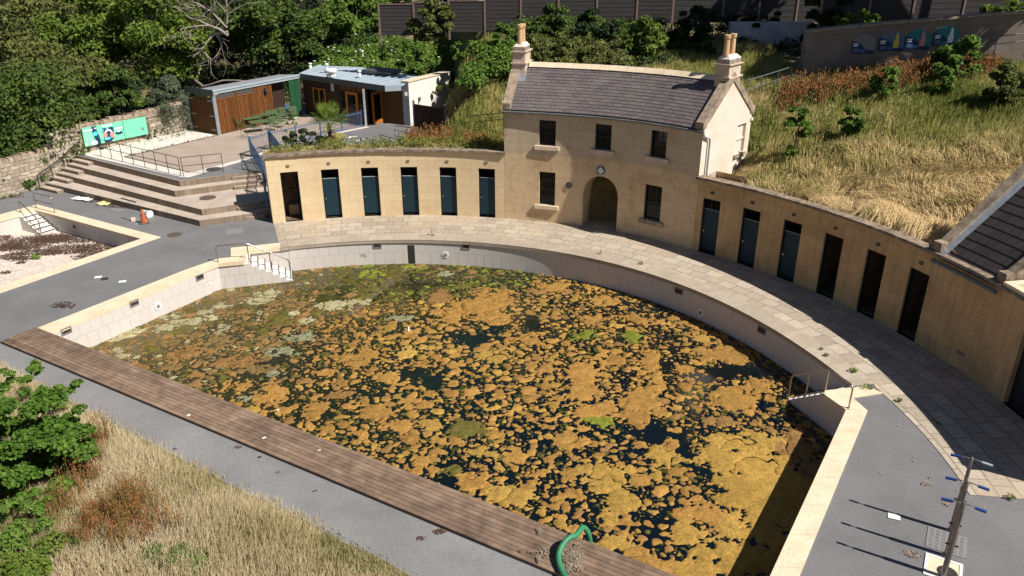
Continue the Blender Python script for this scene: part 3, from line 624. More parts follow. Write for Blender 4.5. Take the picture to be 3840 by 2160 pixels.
# ----------------------------------------------------------------- algae mats (floating, grown on a grid)
def algae_field():
    h = .026; x0, y0 = -13.9, 9.4; nx, ny = int(22.8/h), int(18.4/h)
    X = x0+np.arange(nx)*h; Y = y0+np.arange(ny)*h; GX, GY = np.meshgrid(X, Y)
    F = np.full((ny, nx), -1.0); T = np.zeros((ny, nx, 3))
    def vnoise(sc, seed):
        r = np.random.default_rng(seed); g = r.random((300, 300))
        u = (GX-x0)/sc; v = (GY-y0)/sc; i = np.floor(u).astype(int); j = np.floor(v).astype(int); fu = u-i; fv = v-j
        fu = fu*fu*(3-2*fu); fv = fv*fv*(3-2*fv); i %= 299; j %= 299
        return g[j, i]*(1-fu)*(1-fv)+g[j, i+1]*fu*(1-fv)+g[j+1, i]*(1-fu)*fv+g[j+1, i+1]*fu*fv
    W = sum(vnoise(s, 5+k)*w for k, (s, w) in enumerate(((1.6, 1.0), (.7, .7), (.4, .4))))/2.1-.5
    wob = (vnoise(.8, 31)-.5)*.55+(vnoise(.38, 32)-.5)*.62+(vnoise(.19, 33)-.5)*.55+(vnoise(.095, 34)-.5)*.50+(vnoise(.05, 35)-.5)*.42
    C = dict(o=(.330, .182, .048), y=(.355, .218, .052), b=(.205, .132, .050), br=(.260, .145, .050), ol=(.115, .098, .024), p=(.33, .295, .165), g=(.17, .185, .025), gg=(.22, .215, .125), dk=(.055, .055, .012))
    def put(cx, cy, rx, ry, ang, col, force=False, hgt=1.0, jit=.10, amp=1.0):
        R = max(rx, ry)*1.5; i0, i1 = np.searchsorted(X, (cx-R, cx+R)); j0, j1 = np.searchsorted(Y, (cy-R, cy+R))
        if i1 <= i0+1 or j1 <= j0+1: return False
        jc, ic = min(ny-1, max(0, int((cy-y0)/h))), min(nx-1, max(0, int((cx-x0)/h)))
        if not force:
            for k in range(7):
                q = k*pi/3; rr = .72 if k < 6 else 0
                jj, ii = int((cy+sin(q)*ry*rr-y0)/h), int((cx+cos(q)*rx*rr-x0)/h)
                if 0 <= jj < ny and 0 <= ii < nx and F[jj, ii] > 0: return False
        dx = GX[j0:j1, i0:i1]-cx; dy = GY[j0:j1, i0:i1]-cy; ca, sa = cos(ang), sin(ang)
        D = np.hypot((dx*ca+dy*sa)/rx, (-dx*sa+dy*ca)/ry)
        fld = 1-D+wob[j0:j1, i0:i1]*amp
        fld = np.minimum(fld, 1)*max(rx, .10)
        sub = F[j0:j1, i0:i1]; m_ = fld > sub
        if not force: m_ &= sub < 0.0
        sub[m_] = fld[m_]; c = np.array(C[col])*(1+(random.random()-.5)*jit*2)
        T[j0:j1, i0:i1][m_] = c; return True
    def blob(u, v, ru, rv, col, **k):
        p = at(u, v, ZW); q = at(u+ru*.88, v, ZW); w = at(u, v+rv*.88, ZW)
        put(p[0], p[1], max(.08, abs(q[0]-p[0])), max(.08, abs(w[1]-p[1])), k.pop('ang', 0), col, True, **k)
    # the large mats seen in the photograph (u, v, half width, half height)
    for b in ((1205, 772, 82, 34, 'o'), (1270, 752, 55, 24, 'o'), (1130, 790, 40, 20, 'o'), (1105, 745, 36, 16, 'br'), (1240, 800, 60, 18, 'o'), (1325, 850, 48, 24, 'o'), (890, 906, 66, 17, 'o'), (920, 895, 30, 22, 'o'),
              (585, 912, 62, 19, 'br'), (612, 970, 46, 18, 'o'), (795, 1036, 44, 30, 'o'), (850, 995, 48, 14, 'br'), (1640, 905, 30, 52, 'o'), (1655, 950, 24, 32, 'o'), (1835, 895, 82, 26, 'o'), (1770, 880, 34, 18, 'o'), (1710, 925, 36, 22, 'o'),
              (1455, 945, 58, 38, 'o'), (1470, 985, 50, 28, 'o'), (1605, 1010, 52, 40, 'o'), (1560, 985, 30, 24, 'o'), (1600, 1050, 42, 24, 'o'), (1500, 1035, 60, 26, 'o'), (1840, 1000, 70, 34, 'o'), (1800, 1060, 66, 20, 'br'), (1905, 975, 40, 30, 'o'),
              (1090, 1070, 36, 17, 'y'), (1180, 1083, 50, 20, 'ol'), (1210, 1140, 42, 20, 'y'), (1185, 1210, 44, 32, 'o'), (1285, 1252, 78, 32, 'y'), (1330, 1225, 36, 20, 'o'), (1515, 1205, 62, 52, 'y'), (1475, 1180, 40, 26, 'y'), (1560, 1260, 58, 44, 'y'), (1440, 1245, 50, 26, 'o'),
              (1530, 1298, 44, 22, 'y'), (1580, 1310, 30, 26, 'o'), (1665, 1145, 52, 22, 'y'), (1690, 1120, 28, 16, 'o'), (1530, 1370, 72, 28, 'y'), (1600, 1400, 64, 26, 'o'), (1680, 1430, 60, 26, 'o'), (1730, 1340, 58, 40, 'y'), (1770, 1400, 56, 44, 'y'), (1720, 1290, 30, 20, 'o'), (1640, 1445, 70, 24, 'y'),
              (1800, 1105, 56, 26, 'y'), (1880, 1110, 110, 34, 'y'), (1810, 1160, 68, 52, 'y'), (1900, 1170, 120, 60, 'y'), (1860, 1240, 92, 62, 'y'), (1950, 1280, 110, 80, 'y'), (1850, 1330, 66, 66, 'y'), (1900, 1400, 110, 70, 'y'), (1830, 1430, 70, 40, 'y'), (1990, 1130, 60, 44, 'br'), (1990, 1085, 50, 26, 'br'), (2030, 1180, 50, 60, 'b'), (2000, 1230, 70, 70, 'y'), (1930, 1350, 90, 80, 'y'), (2040, 1300, 50, 60, 'b'), (1980, 1400, 60, 60, 'b'), (1840, 1390, 70, 60, 'y'), (1790, 1300, 46, 56, 'o'), (1760, 1440, 90, 40, 'y'), (1920, 1250, 90, 60, 'y'),
              (1510, 1060, 42, 18, 'g'), (1245, 900, 40, 18, 'y'), (1000, 1075, 44, 20, 'o'), (950, 1040, 46, 20, 'o'), (1060, 1160, 48, 16, 'o'), (1440, 1110, 36, 22, 'o'), (1355, 1190, 40, 18, 'o'), (1150, 1180, 34, 18, 'ol'), (1440, 1190, 30, 16, 'o'),
              (1410, 720, 54, 10, 'o'), (1520, 760, 56, 18, 'o'), (1600, 800, 54, 20, 'o'), (1340, 735, 30, 10, 'br'), (1480, 800, 40, 14, 'o'), (1590, 850, 30, 14, 'g'), (1460, 842, 34, 20, 'g'), (1480, 720, 30, 8, 'o'),
              (660, 930, 40, 14, 'b'), (480, 890, 52, 22, 'br'), (420, 930, 40, 14, 'b'), (700, 985, 44, 16, 'o'), (760, 960, 40, 14, 'br'), (560, 860, 50, 16, 'b'), (690, 1000, 40, 16, 'o'), (830, 940, 40, 12, 'o'), (520, 1000, 30, 10, 'o'), (980, 950, 40, 16, 'o'), (1060, 920, 44, 15, 'o')): blob(*b, amp=1.5 if b[2] < 56 else .95)
    for b in ((672, 742, 38, 17, 'p'), (648, 756, 34, 12, 'p'), (850, 772, 56, 13, 'p'), (905, 762, 30, 8, 'p'), (320, 898, 32, 11, 'p'), (300, 880, 24, 9, 'p'), (415, 828, 46, 13, 'p'), (470, 810, 40, 9, 'p'), (560, 770, 36, 9, 'p'), (760, 850, 44, 14, 'gg'), (720, 885, 48, 11, 'gg'), (690, 940, 36, 10, 'gg'), (560, 925, 22, 8, 'gg'), (1010, 800, 40, 9, 'gg'), (605, 1000, 26, 8, 'gg'), (520, 800, 30, 8, 'p'), (1120, 690, 40, 6, 'gg'), (1260, 700, 50, 7, 'ol')): blob(*b[:2], b[2]*.8, b[3]*.75, b[4], amp=2.2)
    # cracks and punctures in the big mats
    rid = np.abs(vnoise(.75, 41)-.5+(vnoise(.22, 42)-.5)*.35); F = np.where((GX > 2.6) & (GY < 14.5), F, np.minimum(F, (rid-.013)*1.6))
    rid2 = np.abs(vnoise(.34, 43)-.5+(vnoise(.12, 44)-.5)*.4)
    Z = np.clip((GX+9.2-(GY-21)*.55)/7.5, 0, 1)
    F = np.where(Z < .5, np.minimum(F, (rid2-.045*(1-Z*1.4))*1.2), F)
    def zone(x, y): return min(1, max(0, (x+9.2-(y-21)*.55)/7.5))      # 0 west, crusted .. 1 east, open
    for rr, cnt in ((.36, 90), (.26, 420), (.18, 2400), (.125, 6500), (.09, 14000), (.06, 26000), (.042, 34000), (.03, 30000)):
        for _ in range(cnt):
            x = x0+random.random()*22.8; y = y0+random.random()*18.4; z = zone(x, y)
            jj, ii = int((y-y0)/h), int((x-x0)/h)
            if jj >= ny or ii >= nx or F[jj, ii] > 0: continue
            wv = W[jj, ii]
            keep = 1.0 if z < .35 else (.92-max(0, wv)*3.6-(.55 if rr > .25 else 0)-(.35 if rr > .17 else 0)-(.30 if .30 < z < .62 and rr > .12 else 0))
            if random.random() > keep: continue
            q = random.random()
            if z < .30: col = ('b', 'b', 'br', 'ol', 'b', 'b', 'ol', 'br', 'ol', 'p', 'br', 'b')[int(q*12)]
            elif z < .6: col = ('o', 'br', 'ol' if rr < .1 else 'o', 'b', 'o', 'br', 'ol', 'o', 'ol' if rr < .1 else 'b', 'dk' if rr < .1 else 'o')[int(q*10)]
            elif rr > .08: col = ('o', 'o', 'o', 'y', 'o', 'br', 'o', 'o', 'y')[int(q*9)]
            else: col = ('o', 'o', 'ol', 'y', 'ol', 'br', 'ol', 'dk', 'dk', 'ol', 'dk')[int(q*11)]
            if y > 24.6+.16*x and x > -6.5 and z < .98: col = ('ol', 'ol', 'g', 'dk', 'ol', 'ol', 'g', 'b')[int(q*8)]
            r1 = rr*(.75+random.random()*.6)
            put(x, y, r1, r1*(.55+random.random()*.4), random.random()*pi, col, False, amp=1.15, jit=.2)
    F = np.where(Z < .42, np.minimum(F, (rid2-.035*(1-Z*1.6))*1.2), F)
    # keep inside the basin
    IX = np.zeros((ny, nx), dtype=bool); L = outline; j = len(L)-1
    for i in range(len(L)):
        xi, yi = L[i]; xj, yj = L[j]
        if yi != yj:
            c_ = ((yi > GY) != (yj > GY)) & (GX < (xj-xi)*(GY-yi)/(yj-yi)+xi); IX ^= c_
        j = i
    F[~IX] = -.05
    return X, Y, F, T
X, Y, F, T = algae_field()
ny, nx = F.shape; ins = F > 0
# marching squares
ids = np.where(ins, np.cumsum(ins.ravel()).reshape(ins.shape)-1, -1); jj, ii = np.nonzero(ins)
VX = list(map(tuple, np.stack([X[ii], Y[jj], ZW+.012+np.minimum(.03, F[jj, ii]*.14)], 1).tolist())); VC = np.concatenate([T[jj, ii], np.ones((len(jj), 1))], 1).tolist(); FT, key = [], {}
def tone_near(j, i):
    for dj, di in ((0, 0), (0, 1), (1, 0), (0, -1), (-1, 0), (1, 1), (-1, -1), (1, -1), (-1, 1)):
        a, b = j+dj, i+di
        if 0 <= a < ny and 0 <= b < nx and ins[a, b]: return T[a, b]
    return T[j, i]
def vert(j, i, dj=0, di=0):
    k = (j, i, dj, di)
    if dj == di == 0: return int(ids[j, i])
    if k in key: return key[k]
    if True:
        f0, f1 = F[j, i], F[j+dj, i+di]; t = min(.98, max(.02, f0/(f0-f1))); hx = X[1]-X[0]
        x, y, z = X[i]+di*hx*t, Y[j]+dj*hx*t, ZW+.004; c = tone_near(j, i) if ins[j, i] else tone_near(j+dj, i+di)
    key[k] = len(VX); VX.append((x, y, z)); VC.append((*c, 1)); return key[k]
S = ins[:-1, :-1].astype(int)+ins[:-1, 1:]+ins[1:, 1:]+ins[1:, :-1]
a_ = np.argwhere(S == 4); FQ = np.stack([ids[a_[:, 0], a_[:, 1]], ids[a_[:, 0], a_[:, 1]+1], ids[a_[:, 0]+1, a_[:, 1]+1], ids[a_[:, 0]+1, a_[:, 1]]], 1)
for j, i in np.argwhere((S > 0) & (S < 4)).tolist():
    cs = ((j, i), (j, i+1), (j+1, i+1), (j+1, i))
    ring = []
    for k in range(4):
        (a, b), (c, d) = cs[k], cs[(k+1) % 4]
        if ins[a, b]: ring.append(vert(a, b))
        if ins[a, b] != ins[c, d]:
            if (a, b) < (c, d): ring.append(vert(a, b, c-a, d-b))
            else: ring.append(vert(c, d, a-c, b-d))
    for k in range(1, len(ring)-1): FT.append([ring[0], ring[k], ring[k+1]])
o = np_mesh('algae_mats', VX, FQ, FT, 'algae', attrs=[('tone', 'FLOAT_COLOR', VC)], smooth=True)
tag(o, 'orange and olive algae mats floating on the main pool', 'algae', kind='stuff')
# ================================================================= TODDLER POOL
tp = thing('toddler_pool', 'small drained pool with a pale stained floor left of the large pool', 'swimming pool', (-19, 26, -.66))
MB().wallpath(TI+[TI[0]], -.9, 0).build('tiled_side', 'tile', tp)
MB().poly(TI, -.66).build('pool_floor', 'floor_dry', tp)
mb = MB()
for i in range(4):
    a, b, c, d = TO[i], TO[(i+1) % 4], TI[(i+1) % 4], TI[i]
    ce = ((TI[0][0]+TI[2][0])/2, (TI[0][1]+TI[2][1])/2); sh = lambda p: (p[0]+(ce[0]-p[0])*.008, p[1]+(ce[1]-p[1])*.008)
    mb.prism([a, b, sh(c), sh(d)], -.09, .03, True)
mb.build('limestone_coping', 'coping', tp)
def tsteps():
    a, b = Vector((-19.95, 30.22, 0)), Vector((-19.52, 30.72, 0)); run = Vector((.77, -.62, 0)).normalized()
    a, b = Vector((-20.0, 30.25, 0)), Vector((-19.66, 30.78, 0)); run = Vector((.85, -.52, 0))
    st, tr, ed = MB(), MB(), MB()
    for k in range(5):
        z = -.09-.115*k; p = [a+run*.26*k, b+run*.26*k, b+run*.26*(k+1), a+run*.26*(k+1)]
        st.prism([(v.x, v.y) for v in p], -.66, z); tr.prism([(v.x*1+run.x*0, v.y) for v in p], z, z+.005)
        ed.prism([(v.x, v.y) for v in (p[3]-run*.02, p[2]-run*.02, p[2]+run*.008, p[3]+run*.008)], z-.018, z+.009, True)
    s = st.build('steps', 'tile', tp); tr.build('tread', 'stair_white', s); ed.build('nosing', 'tile_dark', s)
tsteps()
for u, v in ((192, 575+6), (493, 718+6)):
    p = Vector(onpl(u*1.0 if u < 300 else 492, v if u > 300 else 588, TI[0], TI[1])); p = Vector(p); n = Vector((-.506, -.862, 0)); t = Vector((-n.y, n.x, 0))
    p.z = -.26
    m_ = MB()
    for (a0, a1, b0, b1) in ((-.12, .12, .07, .10), (-.12, .12, -.10, -.07), (-.12, -.09, -.07, .07), (.09, .12, -.07, .07)):
        m_.hexa([p+t*a+Vector((0, 0, z))+n*k for z in (b0, b1) for a, k in ((a0, 0), (a1, 0), (a1, .02), (a0, .02))])
    s = m_.build('skimmer_frame', 'coping', tp); MB().hexa([p+t*a+Vector((0, 0, z))+n*k for z in (-.08, .08) for a, k in ((-.1, 0), (.1, 0), (.1, .005), (-.1, .005))]).build('skimmer_mouth', 'tile_dark', s)
# leaf litter on the toddler pool floor and along the foot of the terrace: one countless mass
def chips(name, spots, n, zfun, size, m, label, cat='litter', kind='stuff', lift=.03):
    V = []; Q = []; k = 0
    w = np.array([s[2]*s[3] for s in spots]); w = w/w.sum(); ch = rng.choice(len(spots), n, p=w)
    for i in ch:
        x0, y0, rx, ry, an = spots[i]; a = random.random()*2*pi; r = math.sqrt(random.random())*(.75+.5*random.random())
        px, py = rx*r*cos(a), ry*r*sin(a); x = x0+px*cos(an)-py*sin(an); y = y0+px*sin(an)+py*cos(an)
        zz = zfun(x, y)
        if zz is None: continue
        s = size*(.5+random.random()); b = random.random()*2*pi; tl = (random.random()-.5)*1.4; z = zz+.006+random.random()*lift
        for da, l in ((0, 1), (1.57, .55), (3.14, 1), (4.71, .55)):
            V.append((x+cos(b+da)*s*l, y+sin(b+da)*s*l, z+sin(da)*s*.3*tl+.3*s*cos(da)*tl))
        Q.append((k, k+1, k+2, k+3)); k += 4
    o = np_mesh(name, V, Q, None, m); tag(o, label, cat, kind=kind); return o
def tz(x, y): return -.66 if inpoly(x, y, TI) else None
sp = []
for u, v, ru, rv in ((70, 612, 70, 18), (130, 600, 50, 12), (200, 600, 70, 12), (250, 625, 60, 14), (170, 628, 60, 12), (100, 636, 60, 8), (330, 655, 60, 14), (390, 668, 50, 10), (230, 652, 34, 8), (25, 622, 40, 10), (30, 645, 30, 9), (50, 652, 26, 6), (8, 600, 20, 8), (350, 640, 30, 8), (355, 688, 40, 6), (250, 575 + 70, 60, 10), (53, 661, 12, 4), (15, 686, 14, 4), (226, 710, 12, 5), (70, 725, 10, 2), (330, 680, 24, 6)):
    p = at(u, v, -.66); q = at(u+ru, v, -.66); w = at(u, v-rv, -.66); sp.append((p[0], p[1], max(.1, q[0]-p[0]), max(.1, abs(w[1]-p[1])), 0))
chips('leaf_litter', sp, 15000, tz, .032, 'litter', 'brown leaf litter lying on the drained pool floor', 'leaf litter')
sp = []
for u, v, ru, rv in ((235, 503, 46, 6), (300, 518, 50, 6), (150, 770, 26, 6), (165, 768, 30, 8), (40, 495, 20, 4)):
    p = at(u, v, 0); q = at(u+ru, v, 0); w = at(u, v-rv, 0); sp.append((p[0], p[1], q[0]-p[0], abs(w[1]-p[1]), -.3))
chips('swept_leaves', sp, 900, lambda x, y: .004, .03, 'litter', 'scattered brown leaves on the tarmac by the terrace foot', 'leaf litter')
# ================================================================= BOARDWALK
bw = MB()
for k in range(9):
    n0 = -1.0+k*(1.0/9)+.0044; n1 = -1.0+(k+1)*(1.0/9)-.0044; t = -.01*k*0; t0 = -(.0)*1.0
    t = 0.0+ .0*k; first = True; s0 = 0.0
    while s0 < 24:
        ln = 1.9+random.random()*1.9 if not first else .6+random.random()*2.4; first = False; s1 = min(24, s0+ln)
        sk = (n0+n1)/2*.08
        bw.hexa([BWp(s, n, z) for z in (.03, .078) for s, n in ((s0, n0), (s1-.006, n0), (s1-.006, n1), (s0, n1))]); s0 = s1
o = bw.build('boardwalk', 'board', None); tag(o, 'long dark brown hardwood boardwalk along the front edge of the pool', 'boardwalk')
MB().hexa([BWp(s, n, z) for z in (-.3, .028) for s, n in ((0, -.97), (24, -.97), (24, -.01), (0, -.01))]).build('joist_base', 'slats_back', o, loc=None)
# ================================================================= CHANGING CUBICLES
DOORS_W = [107.0, 101.45, 95.91, 90.36, 84.78, 79.18]
DOORS_E = [46.85, 41.32, 35.72, 30.22, 24.70, 19.25]
DW = .333/RW*180/pi
def door_set(root, th, i, kind, plate_m, shade):
    """recess, leaf and number plate of one cubicle"""
    hw = DW; room = MB()
    w0, w1 = th-hw*1.55, th+hw*1.55
    arcstrip(room, w0, w1, 1.15, 0.02, 1.15, 2.5); arcstrip(room, w0, w1, .13, .02, 1.15, .02); arcstrip(room, w0, w1, .13, 2.45, 1.15, 2.45)
    for t in (w0, w1): room.face([P(t, .13, .02), P(t, 1.15, .02), P(t, 1.15, 2.45), P(t, .13, 2.45)])
    for a, b in ((w0, th-hw), (th+hw, w1)): arcstrip(room, a, b, .135, .02, .135, 2.45)
    room.build('cubicle_interior', 'inside', root)
    fr = MB()
    for t in (th-hw, th+hw):
        s = 1 if t < th else -1; arcbox(fr, min(t, t+s*.10), max(t, t+s*.10), .055, .13, .0, 2.0)
    arcbox(fr, th-hw+.1, th+hw-.1, .055, .13, 1.955, 2.0); fr.build('door_frame', 'frame_dark', root)
    z0, z1 = .10, 1.60
    if kind == 'shut':
        lf = MB(); n = 7; a0, a1 = th-hw+.11, th+hw-.11
        for k in range(n):
            a = a0+(a1-a0)*k/n; b = a0+(a1-a0)*(k+1)/n-.018; arcbox(lf, a, b, .10, .13, z0, z1)
        arcbox(lf, a0, a1, .118, .145, z0+.01, z1-.01); d = lf.build('door', 'door', root)
        top = MB(); arcbox(top, a0, a1, .095, .15, z1, z1+.012); top.build('top_edge', 'pipe', d)
        hd = MB(); c = Vector(P(th+hw-.32, .10, .80)); n2 = inward(th)
        hd.disc(c, .026, n2, .03, 10); hd.build('handle', 'brass', d)
        MB().disc(Vector(P(th+hw-.32, .10, .885)), .016, n2, .012, 8).build('lock', 'frame_dark', d)
    else:                                   # leaf swung back into the cubicle
        lf = MB(); q = P(th-hw+.15, .14, 0); r = P(th-hw+.35, .78, 0); lf.bar((q[0], q[1], (z0+z1)/2), (r[0], r[1], (z0+z1)/2), .03, z1-z0); lf.build('door', 'door', root)
        bn = MB(); arcbox(bn, th-hw, th+hw*.4, .8, 1.14, .02, .42); bn.build('bench', 'bath_shade', root)
    c = Vector(P(th+.05, -.004, 2.235)); n2 = inward(th)
    pl = MB().disc(c, .075, n2, .016, 18, .72).build('number_plate', plate_m, root)
    text(str(i), .075, 'digit', pl, facing(c+Vector((n2[0], n2[1], 0))*.018, n2), 'number', .002)
def wing(name, label, t0, t1, doors, first, m, cop, kinds, platem, extra=()):
    mid = (t0+t1)/2; root = thing(name, label, 'changing cubicles', P(mid, .5, 0))
    holes = [(t-DW, t+DW, .012, 2.0) for t in doors]+list(extra)
    w = MB(); col_wall(w, lambda s, d, z: P(s, d, z), [t0, t1], lambda s: 0, lambda s: 2.62, holes, .13, 1.0)
    for t in (t0, t1): w.face([P(t, 0, 0), P(t, 1.3, 0), P(t, 1.3, 2.62), P(t, 0, 2.62)])
    arcstrip(w, t0, t1, 1.3, 0, 1.3, 2.62); w.build('wall', m, root, 'arc')
    r = MB(); tm = min(t1, 42.0) if t0 < 0 else t1; arcstrip(r, t0, tm, .2, 2.60, 1.3, 2.50)
    if tm < t1: arcstrip(r, tm, t1, .2, 2.5, 1.3, 2.1)
    r.build('planted_roof', 'soil', root, 'arc')
    c = MB(); f = frange(t0-.25, t1+.25, 2.35)
    for a, b in zip(f, f[1:]): arcbox(c, a, b-.03, -.085-random.random()*.012, .26, 2.62+random.random()*.006, 2.70+random.random()*.014)
    c.build('coping', cop, root, 'arc')
    for k, t in enumerate(doors): door_set(root, t, first+k, kinds[k], platem, m)
    return root
west = wing('changing_cubicles', 'sunlit yellow stone row of six cubicles left of the cottage', 76.62, 109.95, DOORS_W, 1, 'bath', 'coping_old', ['open', 'shut', 'shut', 'shut', 'shut', 'shut'], 'plate')
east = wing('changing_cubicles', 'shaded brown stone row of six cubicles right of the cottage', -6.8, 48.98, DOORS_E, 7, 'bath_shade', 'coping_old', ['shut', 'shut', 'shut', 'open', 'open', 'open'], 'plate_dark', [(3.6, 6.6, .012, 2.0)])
b = MB(); arcbox(b, 2.5, 7.6, .14, 1.1, .02, 2.4); arcbox(b, 3.6, 6.6, .135, .138, .02, 2.0); b.build('kitchen_door', 'frame_dark', east)
# vent brick low in the shaded wall and the ledge at the foot
MB().hexa([P(t, d, z) for z in (.42, .52) for t, d in ((12.0, -.012), (13.0, -.012), (13.0, .02), (12.0, .02))]).build('vent_brick', 'verge', east)
# ================================================================= COTTAGE
cot = thing('cottage', 'two storey stone cottage with slate roof and clock above its arch', 'house', P(62.8, 1.8, 0))
T0, T1 = 48.98, 76.60; EV = 4.34
arch_c, arch_h = 62.80, 2.50
def arch_top(s):
    q = max(-1, min(1, (s-arch_c)/arch_h)); return 1.33+.735*math.sqrt(max(0, 1-q*q))
WIN = [(69.29, 71.60, .70, 2.02), (54.0, 56.48, .72, 2.04), (69.36, 71.68, 3.04, 4.0), (61.66, 63.92, 3.07, 4.01), (53.89, 56.15, 3.085, 4.03)]
holes = [(arch_c-arch_h, arch_c+arch_h, .012, arch_top)]+WIN
w = MB(); col_wall(w, lambda s, d, z: P(s, d, z), [T0, T1], lambda s: 0, lambda s: EV, holes, .14, .8)
w.build('front_wall', 'cottage', cot, 'arc')
D = 3.66; RD = 1.84; RZ = 5.80
def gpos(th): return lambda s, d, z: (P(th, s, z)[0]+d*sin(rad(th))*(1 if th < 60 else -1), P(th, s, z)[1]-d*cos(rad(th))*(1 if th < 60 else -1), z)
def groof(s): return EV+.08+(RZ-EV-.06)*(1-abs(s-RD)/RD)
w = MB(); g = gpos(T0)
col_wall(w, lambda s, d, z: P(T0, s, z) if d == 0 else (P(T0, s, z)[0]-d*sin(rad(T0)), P(T0, s, z)[1]+d*cos(rad(T0)), z), [0, RD, D], lambda s: 0, groof, [(2.62, 3.30, 2.95, 4.02)], .10, 5)
sb = MB()
def gp(s, d, z): p = P(T0, s, z); return (p[0]+d*sin(rad(T0)), p[1]-d*cos(rad(T0)), z)     # d out of the right gable
w.face([gp(2.62, -.10, 2.95), gp(3.30, -.10, 2.95), gp(3.30, -.10, 4.02), gp(2.62, -.10, 4.02)])
gw = w.build('right_gable_wall', 'gable', cot)
MB().hexa([gp(s, d, z) for z in (3.44, 3.50) for s, d in ((2.62, -.09), (3.30, -.09), (3.30, -.05), (2.62, -.05))]).build('blind_window_bar', 'gable', gw)
MB().hexa([gp(s, d, z) for z in (2.82, 2.94) for s, d in ((2.50, -.02), (3.42, -.02), (3.42, .07), (2.50, .07))]).build('blind_window_sill', 'verge', gw)
w = MB(); w.face([P(T1, s, z) for s, z in ((0, 0), (D, 0), (D, EV+.02), (RD, RZ), (0, EV+.02))]); w.build('left_gable_wall', 'gable', cot)
w = MB(); arcstrip(w, T0, T1, D, 0, D, EV); w.build('back_wall', 'gable', cot, 'arc')
# roof: real overlapping slate courses
r = MB(); n = 15; t0, t1 = T0+.55, T1-.5
for side in (0, 1):
    for k in range(n):
        a, b = k/n, (k+1)/n+.012
        if side == 0: d0, d1 = -.10+(RD+.10)*a, -.10+(RD+.10)*b
        else: d0, d1 = D+.10-(D+.10-RD)*a, D+.10-(D+.10-RD)*b
        z0, z1 = EV+.0+(RZ-EV-.05)*a+.022, EV+(RZ-EV-.05)*b+.006
        arcstrip(r, t0, t1, d0, z0, d1, z1, 1.2); arcstrip(r, t0, t1, d0, z0-.02, d0, z0, 1.2)
r.build('slate_roof', 'slate', cot, ('arc', 4.349))
r = MB(); f = frange(T0+1.9, T1-1.9, 1.12)
for a, b in zip(f, f[1:]):
    j = random.random()*.008
    for p in (((RD-.20, RZ-.13+j), (RD-.02, RZ+.03+j)), ((RD-.02, RZ+.03+j), (RD+.02, RZ+.03+j)), ((RD+.02, RZ+.03+j), (RD+.20, RZ-.13+j))):
        r.face([P(a, p[0][0], p[0][1]), P(b-.02, p[0][0], p[0][1]), P(b-.02, p[1][0], p[1][1]), P(a, p[1][0], p[1][1])])
r.build('ridge_tiles', 'coping', cot, 'arc')
def verge(ta, tb):
    m_ = MB()
    prof = [(-.06, EV+.22), (RD, RZ+.20), (D+.06, EV+.22)]
    for (s0, z0), (s1, z1) in zip(prof, prof[1:]):
        m_.hexa([P(t, s, z) for dz in (-.30, 0) for t, s, z in ((ta, s0, z0+dz), (tb, s0, z0+dz), (tb, s1, z1+dz), (ta, s1, z1+dz))])
    for s in (-.06, D-.12): arcbox(m_, ta-.02, tb+.02, s-.05, s+.22, EV+.02, EV+.235)
    return m_.build('verge_coping', 'verge', cot)
verge(T0-.14, T0+.95); verge(T1-.95, T1+.14)
def chimney(ta, tb, s0, s1, pots, zb):
    m_ = MB()
    def blk(e, za, zb_): arcbox(m_, ta-e*3.4, tb+e*3.4, s0-e, s1+e, za, zb_, 2)
    blk(0, zb, 5.80); blk(.05, 5.80, 5.86); blk(-.01, 5.86, 6.24); blk(.055, 6.24, 6.275)
    c = m_.build('chimney', 'chim', cot)
    m_ = MB(); ta2, tb2 = ta+.1, tb-.1; arcbox(m_, ta2, tb2, s0+.02, s1-.02, 6.275, 6.43, 2); m_.build('chimney_cap', 'chim_dark', c)
    m_ = MB(); q = [P(t, s, z) for z, e, f_ in ((6.43, 0, 0), (6.56, .4, .11)) for t, s in ((ta2+e, s0+.02+f_), (tb2-e, s0+.02+f_), (tb2-e, s1-.02-f_), (ta2+e, s1-.02-f_))]; m_.hexa(q); m_.build('mortar_flaunching', 'gable', c)
    for s in pots:
        p = P((ta+tb)/2, s, 6.54); MB().lathe([(.105, 0), (.092, .50), (.088, .55), (.108, .56), (.112, .60), (.100, .61), (.112, .62), (.112, .68), (.07, .68), (.06, .4)], p, 16).build('chimney_pot', 'pot', c)
chimney(T0+.02, T0+1.75, 1.47, 2.36, (1.62, 2.06), 5.2)
chimney(T1-1.72, T1-.02, 1.33, 2.22, (1.52, 1.96), 5.2)
p = P(T1-.87, 1.28, 0); m_ = MB(); m_.hexa([P(t, s, z) for t, s, z in ((T1-1.9, 1.05, 5.18), (T1-.7, 1.05, 5.18), (T1-.7, 1.34, 5.42), (T1-1.9, 1.34, 5.42), (T1-1.9, 1.05, 5.21), (T1-.7, 1.05, 5.21), (T1-.7, 1.34, 5.45), (T1-1.9, 1.34, 5.45))]); m_.build('lead_flashing', 'lead', cot)
# gutter and downpipe
gt = MB(); f = frange(T0-.35, T1+.25, 1.2); gt.tube([P(t, -.115, 4.265) for t in f], .042, 8); gt.build('gutter', 'gutter', cot)
fs = MB(); arcstrip(fs, T0, T1, -.03, 4.22, -.03, EV+.01, 1.2); arcstrip(fs, T0, T1, -.03, 4.22, 0, 4.22, 1.2); fs.build('eaves_board', 'frame_dark', cot)
dp = MB(); p0 = P(T0-.3, -.115, 4.24); dp.tube([p0, gp(-.06, .06, 4.14), gp(.10, .07, 4.05), gp(.36, .08, 3.97), gp(.40, .08, 3.88), gp(.40, .08, 2.66)], .04, 8); dp.build('downpipe', 'pipe', cot)
